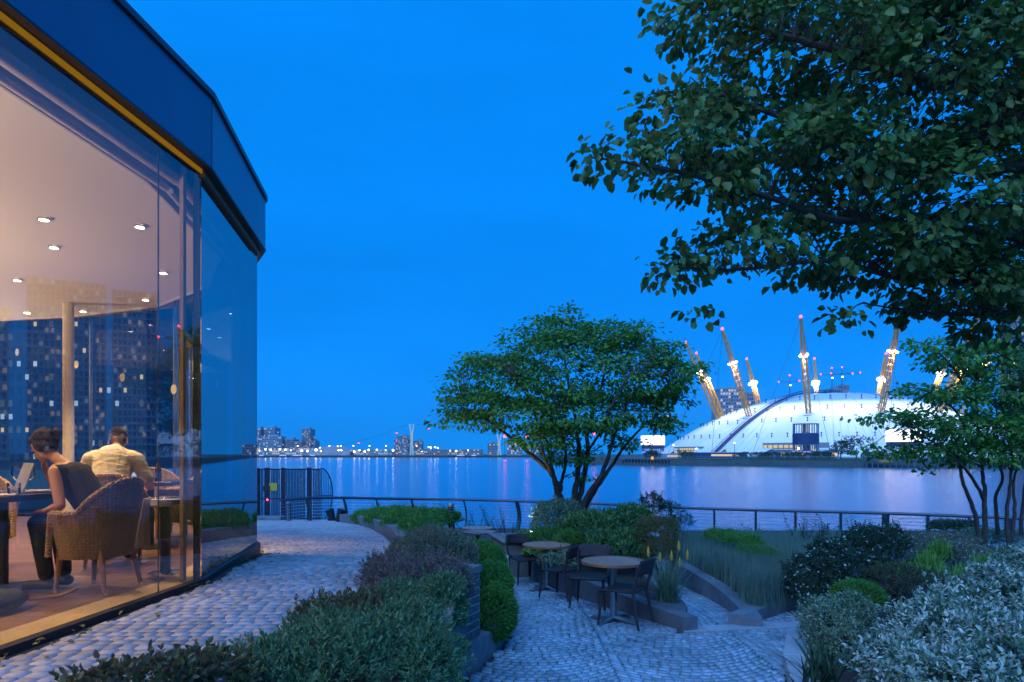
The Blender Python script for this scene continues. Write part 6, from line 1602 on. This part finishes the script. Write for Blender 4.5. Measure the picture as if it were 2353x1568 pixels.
def make_tree(label, name, base, limbs, blobs, n_clump, per, leaf, wide, mat, clump=(0.22, 0.07), twig=0.006, shell=0.35, limb_r=(0.05, 0.012), singles=0, single_mat=None, droop=0.35, zflat=1.0):
    t = thing(name, label, 'tree', base)
    tr = None; paths = []
    for i, L_ in enumerate(limbs):
        pth = smooth_path(L_[0], 6); r0_, r1_ = L_[1]
        pth = [p + Vector((random.uniform(-1, 1), random.uniform(-1, 1), 0)) * r0_ * 0.25 if 0 < k < len(pth) - 1 else p for k, p in enumerate(pth)]
        mb = MB(); mb.tube(pth, [r0_ + (r1_ - r0_) * k / (len(pth) - 1) for k in range(len(pth))], 9)
        o = mb.build('trunk' if L_[2] else 'limb', M['bark'], t, True); paths.append(pth)
    P, nr = blob_points(blobs, n_clump, shell, -0.8, 0.28)
    mb = MB()
    for i in range(0, len(P), 1):
        p = Vector(P[i]); q = nearest_on(paths, p); ln = (p - q).length
        if ln < 0.05: continue
        if i % 2 and ln < 0.6: continue
        mid = q.lerp(p, 0.55) + Vector((0, 0, 0.10 * ln)) + Vector((random.uniform(-1, 1), random.uniform(-1, 1), 0)) * ln * 0.06
        r_ = twig * (0.8 + ln * 0.7)
        mb.tube([q, q.lerp(mid, 0.5) + Vector((0, 0, 0.02)), mid, p], [r_, r_ * 0.8, r_ * 0.6, r_ * 0.3], 4, False)
    o = mb.build('twigs', M['bark'], t); o['kind'] = 'stuff'
    m = len(P) * per; c = np.repeat(P, per, 0); on = np.repeat(nr, per, 0)
    off = rng.standard_normal((m, 3)) * np.array([clump[0], clump[0], clump[1]]) * 0.6
    pos = c + off
    d = unit(off * np.array([1, 1, 0.2]) + on * 0.12 + rng.standard_normal((m, 3)) * 0.06) + np.array([0, 0, -droop]) * rng.uniform(0.2, 1.6, (m, 1))
    nn = np.array([0, 0, 1.0]) * zflat + rng.standard_normal((m, 3)) * 0.45 + on * 0.25
    sc = rng.uniform(0.45, 1.2, m)
    if singles:
        px_ = CX + F * pos[:, 0] / np.maximum(pos[:, 1], .1); py_ = HY + F * (CZ - pos[:, 2]) / np.maximum(pos[:, 1], .1)
        ok = (px_ > 0) & (px_ < 2353) & (py_ > 0) & (py_ < 1568); score = np.where(ok, pos[:, 1] / sc, 1e9); idx = np.argsort(score)[:singles]
        V, lo, sz = leaf_arrays(np.zeros((1, 3)), np.array([[0, 1.0, 0]]), np.array([[0, 0, 1.0]]), [leaf], [wide], 0.2, True)
        proto = None
        for i in idx:
            Dn = Vector(d[i]).normalized(); Nn = Vector(nn[i]); Nn = (Nn - Dn * Nn.dot(Dn)).normalized(); Sn = Dn.cross(Nn)
            if proto is None: proto = np_mesh('leaf', V, lo, sz, single_mat, None); o = proto
            else: o = proto.copy(); C.objects.link(o)
            o.parent = t
            o.matrix_local = Matrix.Translation(Vector(pos[i]) - ORG[t]) @ Matrix((Sn, Dn, Nn)).transposed().to_4x4() @ Matrix.Scale(float(sc[i]), 4)
        keep = np.ones(m, bool); keep[idx] = False; pos, d, nn, sc = pos[keep], d[keep], nn[keep], sc[keep]
    leaf_object('crown', pos, d, nn, leaf * sc, wide * sc, mat, t, 0.2, True)
    return t
def W(*pts): return [at(*p) for p in pts]

# the multi-stem garden tree in the middle
TB = (at(1312, 1200, 13.3).x, 13.3, 0.15)
limbs = [(W((1300, 1195, 13.3), (1283, 1140, 13.2), (1268, 1090, 13.0), (1215, 1040, 12.8), (1180, 1010, 12.7), (1110, 960, 12.5), (1060, 935, 12.4)), (0.065, 0.012), True),
         (W((1302, 1195, 13.3), (1290, 1145, 13.4), (1272, 1090, 13.6), (1262, 1040, 13.7), (1240, 960, 13.8), (1200, 880, 13.9)), (0.055, 0.012), False),
         (W((1312, 1195, 13.3), (1322, 1130, 13.3), (1330, 1060, 13.2), (1325, 990, 13.0), (1310, 900, 13.0), (1290, 790, 13.0)), (0.075, 0.014), False),
         (W((1318, 1195, 13.4), (1335, 1130, 13.5), (1350, 1050, 13.7), (1352, 980, 13.8), (1380, 890, 13.9), (1400, 800, 13.9)), (0.07, 0.014), False),
         (W((1326, 1195, 13.3), (1352, 1140, 13.1), (1385, 1085, 12.9), (1405, 1030, 12.7), (1425, 960, 12.6), (1470, 880, 12.5)), (0.065, 0.012), False),
         (W((1340, 1180, 13.3), (1372, 1120, 13.3), (1410, 1065, 13.4), (1440, 1020, 13.5), (1490, 970, 13.6), (1550, 930, 13.7)), (0.05, 0.01), False),
         (W((1268, 1090, 13.0), (1250, 1050, 12.7), (1240, 1000, 12.4), (1220, 930, 12.2), (1180, 860, 12.1)), (0.035, 0.01), False),
         (W((1290, 1110, 13.3), (1300, 1060, 13.0), (1296, 1010, 12.6), (1280, 940, 12.3), (1260, 850, 12.2)), (0.035, 0.01), False),
         (W((1330, 1060, 13.2), (1370, 1010, 12.8), (1400, 950, 12.3), (1440, 870, 12.0), (1500, 820, 12.0)), (0.03, 0.008), False)]
blobs = [PB(1300, 850, 150, 90, 13.2, 1.1), PB(1190, 880, 95, 60, 13.0, 0.9), PB(1420, 860, 120, 80, 13.2, 1.0), PB(1505, 870, 75, 50, 13.2, 0.7), PB(1285, 765, 75, 38, 13.2, 0.6), PB(1395, 775, 75, 32, 13.2, 0.6), PB(1105, 935, 75, 26, 12.6, 0.7), PB(1045, 970, 45, 14, 12.4, 0.4),
         PB(1190, 960, 90, 36, 12.7, 0.9), PB(1340, 960, 110, 45, 13.0, 1.0), PB(1470, 950, 80, 40, 13.2, 0.8), PB(1245, 1010, 60, 22, 12.6, 0.6), PB(1540, 920, 40, 20, 13.3, 0.4), PB(1580, 845, 30, 10, 13.2, 0.3), PB(1535, 985, 34, 12, 13.3, 0.3), PB(1300, 725, 26, 14, 13.2, 0.25), PB(1475, 760, 30, 12, 13.2, 0.25), PB(1100, 830, 40, 14, 12.9, 0.4), PB(1075, 870, 40, 12, 12.8, 0.4), PB(1060, 905, 45, 14, 12.7, .4), PB(1550, 800, 24, 12, 13.2, .3), PB(1340, 1090, 18, 16, 13.3, .15), PB(1300, 1050, 50, 16, 13.2, .5), PB(1440, 1020, 40, 16, 13.2, .4)]
make_tree('multi-stemmed spreading garden tree standing in the centre of the picture', 'garden_tree', TB, limbs, blobs, 3100, 21, 0.090, 0.056, G_['maple'], (0.20, 0.07), 0.005, 0.5, droop=0.4)

# slender multi-stem tree on the right
TB = (at(2262, 1245, 11.2).x, 11.2, 0.2)
limbs = [(W((2262, 1262, 11.2), (2262, 1180, 11.2), (2263, 1130, 11.2), (2256, 1060, 11.2), (2250, 980, 11.2), (2240, 880, 11.2)), (0.046, 0.012), True),
         (W((2252, 1262, 11.1), (2240, 1180, 11.1), (2215, 1115, 11.0), (2205, 1060, 10.9), (2190, 1000, 10.8), (2150, 950, 10.7)), (0.040, 0.009), False),
         (W((2262, 1150, 11.2), (2235, 1100, 11.0), (2200, 1060, 10.8), (2150, 1020, 10.6), (2090, 985, 10.4)), (0.03, 0.008), False),
         (W((2294, 1230, 11.8), (2288, 1150, 11.8), (2303, 1100, 11.8), (2290, 1040, 11.8), (2290, 940, 11.8)), (0.036, 0.010), False),
         (W((2318, 1255, 11.3), (2314, 1180, 11.3), (2322, 1110, 11.3), (2325, 1040, 11.3), (2320, 900, 11.3)), (0.036, 0.011), False),
         (W((2322, 1255, 11.4), (2332, 1170, 11.4), (2328, 1110, 11.4), (2345, 1050, 11.5), (2370, 960, 11.5)), (0.033, 0.010), False),
         (W((2345, 1230, 11.8), (2352, 1150, 11.8), (2362, 1080, 11.8), (2380, 980, 11.8)), (0.033, 0.010), False),
         (W((2256, 1060, 11.2), (2200, 950, 10.9), (2130, 900, 10.7), (2080, 890, 10.6)), (0.025, 0.006), False),
         (W((2250, 980, 11.2), (2200, 860, 11.0), (2140, 800, 10.9), (2100, 785, 10.8)), (0.022, 0.006), False)]
blobs = [PB(2135, 795, 45, 10, 10.9, .3), PB(2190, 825, 50, 22, 11.0, .4), PB(2120, 905, 60, 13, 10.7, .4), PB(2210, 915, 60, 26, 11.0, .5), PB(2060, 962, 70, 10, 10.5, .35), PB(2150, 985, 90, 22, 10.7, .5), PB(2240, 990, 80, 36, 11.2, .6), PB(2310, 880, 65, 70, 11.4, .7), PB(2320, 1000, 70, 40, 11.4, .6), PB(2140, 1040, 70, 13, 10.8, .4), PB(2250, 1045, 75, 22, 11.2, .5), PB(2340, 1055, 40, 20, 11.4, .4), PB(2135, 1085, 26, 6, 10.8, .2), PB(2010, 1040, 60, 5, 10.5, .2), PB(2270, 830, 50, 40, 11.2, .5), PB(2420, 930, 90, 120, 11.6, .8)]
make_tree('slender multi-stem tree at the right edge with airy layered foliage', 'garden_tree', TB, limbs, blobs, 1550, 19, 0.085, 0.058, G_['maple'], (0.17, 0.07), 0.0045, 0.5, droop=0.5)

# the big tree overhanging from the right
def leafmat_obj(name, cols):
    m = leafmat(name, cols, 0.4, 0.35); n = m.node_tree.nodes; l = m.node_tree.links
    r = [x for x in n if x.bl_idname == 'ShaderNodeValToRGB'][0]; oi = n.new('ShaderNodeObjectInfo'); l.new(oi.outputs['Random'], r.inputs[0]); return m
G_['over1'] = leafmat_obj('overhang_leaf_single', [(0.035, 0.08, 0.022), (0.055, 0.13, 0.03), (0.08, 0.17, 0.04), (0.045, 0.11, 0.03), (0.13, 0.19, 0.05), (0.16, 0.16, 0.045)])
TB = (6.4, 6.6, 0.1)
limbs = [([Vector((6.4, 6.6, 0.1)), Vector((6.1, 6.6, 2.0)), Vector((5.3, 6.5, 3.6)), Vector((4.9, 6.4, 5.0)), Vector((4.6, 6.2, 6.5)), Vector((4.2, 6.1, 8.2))], (0.19, 0.06), True),
         (W((2390, 300, 6.4), (2230, 195, 6.1), (2100, 175, 5.8), (1900, 110, 5.5), (1700, 60, 5.3), (1600, 30, 5.2)), (0.055, 0.008), False),
         (W((2390, 380, 6.4), (2200, 390, 6.1), (2000, 330, 5.8), (1800, 270, 5.5), (1640, 215, 5.4), (1500, 215, 5.4)), (0.05, 0.008), False),
         (W((2400, 560, 6.5), (2250, 530, 6.2), (2050, 515, 5.9), (1900, 500, 5.6), (1700, 430, 5.3), (1500, 385, 5.1), (1350, 360, 5.0)), (0.05, 0.006), False),
         (W((2400, 640, 6.5), (2250, 650, 6.3), (2080, 640, 6.1), (1900, 600, 5.9), (1700, 620, 5.7), (1550, 615, 5.6)), (0.045, 0.006), False),
         (W((2400, 700, 6.5), (2300, 720, 6.4), (2150, 720, 6.2), (2000, 700, 6.1)), (0.035, 0.006), False),
         (W((2250, 195, 6.1), (2150, 60, 6.0), (2000, -40, 6.0)), (0.04, 0.01), False)]
blobs = [PB(2080, 220, 260, 190, 6.0, 1.0), PB(1830, 130, 210, 120, 5.6, 0.8), PB(2270, 430, 190, 200, 6.2, 1.0), PB(1880, 400, 200, 100, 5.7, 0.8), PB(2080, 480, 190, 110, 6.0, 0.9), PB(1590, 370, 120, 48, 5.3, 0.5), PB(1420, 372, 75, 26, 5.1, 0.3), PB(1535, 245, 70, 36, 5.4, 0.3), PB(1700, 570, 120, 40, 5.6, 0.5), PB(1560, 615, 60, 26, 5.5, 0.3), PB(1990, 600, 135, 42, 5.9, 0.6), PB(2200, 660, 140, 70, 6.2, 0.7), PB(2330, 740, 90, 50, 6.3, 0.5), PB(1640, 40, 110, 45, 5.3, 0.4), PB(2250, 60, 200, 120, 6.2, 1.0), PB(2440, 560, 120, 200, 6.5, 0.8), PB(2000, -60, 300, 90, 5.9, 0.9), PB(1615, 715, 22, 14, 5.5, .1), PB(1935, 735, 20, 12, 5.9, .12), PB(1630, 440, 60, 30, 5.3, .3), PB(1650, 300, 80, 60, 5.5, .4)]
make_tree('large dark tree overhanging the upper right of the picture', 'overhanging_tree', TB, limbs, blobs, 4700, 12, 0.090, 0.068, G_['over'], (0.14, 0.07), 0.006, 0.5, singles=300, single_mat=G_['over1'], droop=0.75, zflat=0.7)

# trees and bushes on the far river walk
def far_tree(px_, Y, w_, h_, lb, trunk=True):
    p = shore(px_, Y); t = thing('far_tree' if trunk else 'far_bush', lb, 'tree' if trunk else 'bush', p)
    if trunk: mb = MB(); mb.tube([p, p + Vector((0, 0, h_ * 0.5))], [0.35, 0.15], 6); mb.build('trunk', M['bark'], t)
    bl = [(p.x + random.uniform(-.4, .4) * w_, p.y + random.uniform(-2, 2), p.z + h_ * random.uniform(0.45, 0.75) * (1 if trunk else 0.6), w_ * 0.32, w_ * 0.25, h_ * 0.3) for _ in range(6)]
    P, nr = blob_points(bl, int(900), 0.3, -0.7, 0.25); a = sprig_leaves(P, nr, 3, 0.5, 0.75, 0.45, (0.5, 1.3), 0.4)
    leaf_object('crown', *a, G_['farleaf'], t, 0.2, False)
for i, (px_, bk, w_, h_, tr_) in enumerate(((1968, 12, 12, 9.5, True), (1932, 14, 8, 7.5, True), (1850, 10, 16, 3.4, False), (1815, 12, 10, 3.2, False), (1715, 45, 14, 3.4, False), (1500, 20, 6, 4, False), (1580, 40, 7, 3.5, False), (2010, 14, 7, 4, False), (1765, 30, 10, 3.4, False), (1890, 12, 9, 3.6, False), (2080, 16, 8, 4.4, False), (2150, 20, 10, 5.5, True), (2260, 18, 12, 6.5, True))):
    far_tree(px_, bk, w_, h_, ['round far tree before the right of the dome', 'smaller far tree left of the round one', 'dark far hedge at the foot of the round drum', 'low far bush left of the round drum', 'far bush row at the foot of the dome slope', 'small far bush under the left service drum', 'far bush before the left glazed arch', 'far bush right of the round tree', 'far bush before the long glazed arch', 'low far bush right of the round drum', 'far bush under the right bright screen', 'far tree seen behind the slender garden tree', 'far tree behind the stems at the right edge'][i], tr_)

# ------------------------------------------------------------------ people (one remeshed body each, clothes as children)
def capsule(mb, a, b, ra, rb, n=10, sq=1.0):
    a = Vector(a); b = Vector(b); d = (b - a); l_ = d.length; d.normalize(); pts_ = []; rr = []
    for k in range(4): s = math.sin(R(90) * (k / 4.0)); c = math.cos(R(90) * (1 - k / 4.0)); pts_.append(a - d * ra * math.cos(R(90) * k / 4.0)); rr.append(max(0.0015, ra * math.sin(R(90) * k / 4.0)))
    for k in range(5): s = k / 4.0; pts_.append(a.lerp(b, s)); rr.append(ra + (rb - ra) * s)
    for k in range(1, 5): pts_.append(b + d * rb * math.sin(R(90) * k / 4.0)); rr.append(max(0.0015, rb * math.cos(R(90) * k / 4.0)))
    mb.tube(pts_, rr, n, True, sq)
def remeshed(name, mb, voxel, mat, parent, smooth_it=4):
    o = mb.build(name + '_src', None, None)
    md = o.modifiers.new('r', 'REMESH'); md.mode = 'VOXEL'; md.voxel_size = voxel
    sm_ = o.modifiers.new('s', 'SMOOTH'); sm_.iterations = smooth_it; sm_.factor = 0.5
    dg = bpy.context.evaluated_depsgraph_get(); me = bpy.data.meshes.new_from_object(o.evaluated_get(dg)); me.name = name
    bpy.data.objects.remove(o); me.materials.clear(); me.materials.append(mat)
    me.polygons.foreach_set('use_smooth', np.ones(len(me.polygons), dtype=bool))
    ob = bpy.data.objects.new(name, me); C.objects.link(ob); ob.parent = parent; return ob
def hand(mb, wrist, d, up, sgn, curl=0.6, s=1.0):
    """palm, four curled fingers and a thumb leaving the side of the palm"""
    d = Vector(d).normalized(); up = Vector(up); up = (up - d * up.dot(d)).normalized(); sd_ = d.cross(up) * sgn; w_ = Vector(wrist)
    pc = w_ + d * 0.045 * s
    for k in (-1, 0, 1): capsule(mb, w_ + sd_ * 0.016 * k * s, w_ + d * 0.085 * s + sd_ * 0.024 * k * s, 0.016 * s, 0.014 * s, 8)
    for k, ln_ in enumerate((0.066, 0.075, 0.070, 0.056)):
        p0 = w_ + d * 0.085 * s + sd_ * (0.030 - 0.020 * k) * s; a1 = curl * 0.6; a2 = curl * 1.5
        p1 = p0 + (d * math.cos(a1) - up * math.sin(a1)) * ln_ * 0.5 * s; p2 = p1 + (d * math.cos(a2) - up * math.sin(a2)) * ln_ * 0.5 * s
        capsule(mb, p0, p1, 0.0095 * s, 0.009 * s, 8); capsule(mb, p1, p2, 0.009 * s, 0.0075 * s, 8)
    t0 = w_ + d * 0.03 * s + sd_ * 0.026 * s; t1 = t0 + (d * 0.7 + sd_ * 0.7 - up * 0.15).normalized() * 0.04 * s; t2 = t1 + (d * 0.95 + sd_ * 0.1 - up * 0.3).normalized() * 0.033 * s
    capsule(mb, t0, t1, 0.012 * s, 0.011 * s, 8); capsule(mb, t1, t2, 0.0105 * s, 0.008 * s, 8)
def head(mb, c, fwd, up, s=1.0):
    f = Vector(fwd).normalized(); u = Vector(up); u = (u - f * u.dot(f)).normalized(); r_ = f.cross(u); Mh = Matrix((r_, f, u)).transposed(); c = Vector(c)
    P_ = lambda x, y, z: c + Mh @ Vector((x, y, z)) * s
    mb.ell(P_(0, -0.012, 0.025), (0.075 * s, 0.094 * s, 0.092 * s), 16, 12, Mh); mb.ell(P_(0, 0.030, -0.045), (0.055 * s, 0.060 * s, 0.068 * s), 14, 10, Mh)
    mb.ell(P_(0, 0.062, -0.095), (0.026 * s, 0.024 * s, 0.022 * s), 10, 8, Mh)
    mb.ell(P_(0, 0.097, -0.028), (0.013 * s, 0.018 * s, 0.024 * s), 8, 8, Mh); mb.ell(P_(0, 0.103, -0.042), (0.016 * s, 0.013 * s, 0.011 * s), 8, 6, Mh)
    mb.ell(P_(0, 0.078, 0.012), (0.048 * s, 0.018 * s, 0.012 * s), 8, 6, Mh)      # brow
    mb.ell(P_(0, 0.088, -0.070), (0.022 * s, 0.010 * s, 0.006 * s), 8, 6, Mh); mb.ell(P_(0, 0.086, -0.080), (0.020 * s, 0.010 * s, 0.007 * s), 8, 6, Mh)
    for sx in (-1, 1): mb.ell(P_(sx * 0.078, -0.012, -0.018), (0.010 * s, 0.020 * s, 0.032 * s), 8, 8, Mh)
    return P_, Mh
def eyes(parent, P_, s=1.0):
    for sx in (-1, 1):
        mb = MB(); mb.ell(P_(sx * 0.031, 0.083, -0.006), (0.013 * s, 0.008 * s, 0.008 * s), 8, 6); mb.build('eye', M['hair'], parent, True, local=True)

def hair_strands(parent, P_, c, r, pole, n, t0, t1, mat):
    """combed strands lying over a hair volume, running away from its pole"""
    pole = Vector(pole).normalized(); a_ = pole.orthogonal().normalized(); b_ = pole.cross(a_); mb = MB()
    for _ in range(n):
        ph = random.uniform(0, 6.283); th0 = t0 * random.uniform(0.6, 1.2); th1 = t1 * random.uniform(0.75, 1.0); dv = random.uniform(-0.35, 0.35); lift = random.uniform(0.99, 1.03); pts_ = []
        for k in range(6):
            u = k / 5; th = th0 + (th1 - th0) * u; q = ph + dv * u + 0.05 * math.sin(u * 7 + ph * 9)
            d = pole * math.cos(th) + (a_ * math.cos(q) + b_ * math.sin(q)) * math.sin(th)
            if d.y > 0.55 and d.z < 0.35: break
            pts_.append(P_(c[0] + d.x * r[0] * lift, c[1] + d.y * r[1] * lift, c[2] + d.z * r[2] * lift))
        if len(pts_) > 2: mb.tube(pts_, [0.0013] + [0.0019] * (len(pts_) - 2) + [0.0007], 3, False)
    o = mb.build('hair_strands', mat, parent, True, local=True); o['kind'] = 'stuff'

# --- person in black: chin in hand, facing the table (local +Y)
t = thing('person', 'person in a black sleeveless top, chin resting on one hand over the table', 'person', (-3.19, 5.26, FZ + 0.006), math.atan2(0.12, -1.0) - math.pi / 2)
mb = MB()
capsule(mb, (0, -0.03, 0.50), (0, 0.05, 0.66), 0.135, 0.112, 14); capsule(mb, (0, 0.05, 0.66), (0, 0.20, 0.86), 0.112, 0.120, 14)
capsule(mb, (-0.12, 0.235, 0.915), (0.12, 0.235, 0.915), 0.058, 0.058, 12); capsule(mb, (0, 0.25, 0.93), (0, 0.385, 1.03), 0.048, 0.044, 10)
P_, Mh = head(mb, (0.0, 0.455, 1.10), (-0.10, 0.80, -0.60), (0, 0.60, 0.80), 0.98)
# right arm propping the chin (far side), elbow on the table
capsule(mb, (0.165, 0.24, 0.90), (0.15, 0.50, 0.785), 0.042, 0.036); capsule(mb, (0.15, 0.50, 0.785), (0.06, 0.50, 0.93), 0.035, 0.025); hand(mb, (0.055, 0.50, 0.935), (-0.35, -0.25, 1.0), (0.3, -1.0, 0), 1, 1.0)
# left arm down over the chair arm, hand in the lap
capsule(mb, (-0.165, 0.225, 0.905), (-0.235, 0.12, 0.66), 0.045, 0.038); capsule(mb, (-0.235, 0.12, 0.66), (-0.14, 0.31, 0.61), 0.037, 0.025); hand(mb, (-0.135, 0.315, 0.61), (0.45, 0.9, -0.05), (0, 0, 1), -1, 0.7)
for sx in (-1, 1):
    capsule(mb, (sx * 0.085, 0.0, 0.49), (sx * 0.10, 0.42, 0.50), 0.085, 0.06); capsule(mb, (sx * 0.10, 0.42, 0.50), (sx * 0.09, 0.36, 0.10), 0.055, 0.036); capsule(mb, (sx * 0.09, 0.34, 0.04), (sx * 0.10, 0.50, 0.035), 0.034, 0.030)
body = remeshed('body', mb, 0.0075, M['skin'], t)
eyes(t, P_)
mb = MB(); capsule(mb, (0, -0.03, 0.52), (0, 0.05, 0.66), 0.147, 0.124, 14); capsule(mb, (0, 0.05, 0.66), (0, 0.195, 0.85), 0.124, 0.132, 14); capsule(mb, (-0.125, 0.228, 0.902), (0.125, 0.228, 0.902), 0.066, 0.066, 12)
remeshed('black_top', mb, 0.011, M['blackcloth'], t)
mb = MB()
for sx in (-1, 1):
    capsule(mb, (sx * 0.085, -0.02, 0.49), (sx * 0.10, 0.42, 0.505), 0.098, 0.072); capsule(mb, (sx * 0.10, 0.42, 0.505), (sx * 0.09, 0.36, 0.12), 0.070, 0.055)
capsule(mb, (-0.06, -0.05, 0.50), (0.06, -0.05, 0.50), 0.14, 0.14)
remeshed('trousers', mb, 0.011, M['blackcloth'], t)
for sx in (-1, 1):
    mb = MB(); capsule(mb, (sx * 0.09, 0.33, 0.045), (sx * 0.10, 0.51, 0.036), 0.043, 0.036); remeshed('shoe', mb, 0.008, M['shoe'], t)
mb = MB(); mb.ell(P_(0, -0.036, 0.036), (0.086, 0.092, 0.092), 18, 12, Mh); mb.ell(P_(0, -0.125, 0.03), (0.046, 0.044, 0.046), 12, 8, Mh); mb.ell(P_(0.0, 0.020, 0.066), (0.066, 0.062, 0.048), 14, 10, Mh)
for sx in (-1, 1): mb.ell(P_(sx * 0.060, -0.02, 0.005), (0.032, 0.062, 0.072), 12, 8, Mh)
remeshed('hair', mb, 0.008, M['hair'], t, 4)
hair_strands(t, P_, (0, -0.034, 0.036), (0.090, 0.096, 0.096), (0, -1, 0.05), 420, 0.35, 2.15, M['hair'])
hair_strands(t, P_, (0, -0.125, 0.03), (0.049, 0.047, 0.049), (0.3, -0.4, 1), 120, 0.2, 2.6, M['hair'])

# --- person in the cream shirt, seen from behind, bent over the table
t = thing('person', 'person in a cream polo shirt seen from behind, bent over the table', 'person', (-3.84, 6.50, FZ + 0.006), math.atan2(0.95, -0.28) - math.pi / 2)
mb = MB()
capsule(mb, (0, -0.04, 0.50), (0, 0.02, 0.70), 0.155, 0.15, 14); capsule(mb, (0, 0.02, 0.70), (0, 0.16, 0.96), 0.15, 0.16, 14)
capsule(mb, (-0.15, 0.17, 1.0), (0.15, 0.17, 1.0), 0.075, 0.075, 12); capsule(mb, (0, 0.19, 1.02), (0, 0.29, 1.10), 0.062, 0.058, 10)
P_, Mh = head(mb, (0.0, 0.35, 1.165), (0, 0.85, -0.52), (0, 0.52, 0.85), 1.05)
for sx in (-1, 1):
    capsule(mb, (sx * 0.205, 0.17, 0.99), (sx * 0.31, 0.20, 0.72), 0.055, 0.046); capsule(mb, (sx * 0.31, 0.20, 0.72), (sx * 0.20, 0.46, 0.765), 0.045, 0.031); hand(mb, (sx * 0.20, 0.465, 0.768), (-sx * 0.35, 0.95, 0.0), (0, 0, 1), -sx, 0.5, 1.08)
    capsule(mb, (sx * 0.09, 0.0, 0.49), (sx * 0.12, 0.44, 0.50), 0.09, 0.065); capsule(mb, (sx * 0.12, 0.44, 0.50), (sx * 0.11, 0.30, 0.10), 0.058, 0.04); capsule(mb, (sx * 0.11, 0.26, 0.045), (sx * 0.12, 0.44, 0.04), 0.038, 0.034)
remeshed('body', mb, 0.0085, M['skin'], t); eyes(t, P_, 1.05)
mb = MB(); capsule(mb, (0, -0.04, 0.50), (0, 0.02, 0.70), 0.172, 0.165, 14); capsule(mb, (0, 0.02, 0.70), (0, 0.155, 0.955), 0.165, 0.178, 14); capsule(mb, (-0.155, 0.165, 0.99), (0.155, 0.165, 0.99), 0.088, 0.088, 12)
for sx in (-1, 1): capsule(mb, (sx * 0.20, 0.17, 0.985), (sx * 0.285, 0.195, 0.79), 0.075, 0.066)
capsule(mb, (0, 0.19, 1.03), (0, 0.235, 1.065), 0.078, 0.074, 12)
remeshed('polo_shirt', mb, 0.011, M['polo'], t)
mb = MB()
for sx in (-1, 1):
    capsule(mb, (sx * 0.09, -0.02, 0.49), (sx * 0.12, 0.44, 0.505), 0.105, 0.078); capsule(mb, (sx * 0.12, 0.44, 0.505), (sx * 0.11, 0.30, 0.12), 0.075, 0.058)
capsule(mb, (-0.07, -0.05, 0.50), (0.07, -0.05, 0.50), 0.145, 0.145)
remeshed('trousers', mb, 0.011, M['denim'], t)
for sx in (-1, 1):
    mb = MB(); capsule(mb, (sx * 0.11, 0.25, 0.05), (sx * 0.12, 0.45, 0.042), 0.047, 0.040); remeshed('shoe', mb, 0.008, M['shoe'], t)
mb = MB(); mb.ell(P_(0, -0.028, 0.042), (0.077, 0.092, 0.086), 18, 12, Mh)
for sx in (-1, 1): mb.ell(P_(sx * 0.046, -0.045, 0.0), (0.032, 0.055, 0.065), 10, 8, Mh)
remeshed('hair', mb, 0.008, M['hair2'], t, 4)
hair_strands(t, P_, (0, -0.028, 0.042), (0.080, 0.095, 0.089), (0, -0.35, 1), 420, 0.15, 1.55, M['hair2'])

# fallen leaves along the foot of the glass and on the cobbles
n_ = 170; ly = rng.uniform(3.2, 9.0, n_); lx = np.array([gx(v) for v in ly]) + 0.07 + np.abs(rng.standard_normal(n_)) * 0.16
lx[110:] = rng.uniform(0.2, 2.0, 60); ly[110:] = rng.uniform(6.2, 9.5, 60)
lz = np.array([zu(v) for v in ly[:110]] + [zl(v) for v in ly[110:]]) + 0.012
ok_ = np.array([True] * 110 + [xx > interp_x(PL_R, yy_) + 0.1 and not (yy_ > 7.5 and xx > interp_x(CK, yy_) - 0.1) for xx, yy_ in zip(lx[110:], ly[110:])])
P = np.stack([lx, ly, lz], 1)[ok_]; m = len(P); Dv = rng.standard_normal((m, 3)) * np.array([1, 1, 0.15]); N = np.tile(np.array([[0, 0, 1.0]]), (m, 1)) + rng.standard_normal((m, 3)) * 0.2
o = leaf_object('fallen_leaves', P, Dv, N, rng.uniform(0.02, 0.05, m), rng.uniform(0.015, 0.03, m), G_['conifer'], None, 0.3)
o['label'] = 'scattered dry leaves along the glass foot and on the cobbles'

# ------------------------------------------------------------------ evening haze over the river
HZ = 0.00016
mb = MB(); mb.box((0, 790, 60), (3400, 1740, 134)); hz = mb.build('haze', None)
mh = bpy.data.materials.new('river_haze'); mh.use_nodes = True; nh = mh.node_tree.nodes; nh.clear()
oh = nh.new('ShaderNodeOutputMaterial'); pv = nh.new('ShaderNodeVolumePrincipled'); pv.inputs['Color'].default_value = (0.55, 0.78, 1.0, 1); pv.inputs['Density'].default_value = HZ; pv.inputs['Anisotropy'].default_value = 0.2
mh.node_tree.links.new(pv.outputs[0], oh.inputs['Volume']); hz.data.materials.append(mh); hz['kind'] = 'stuff'
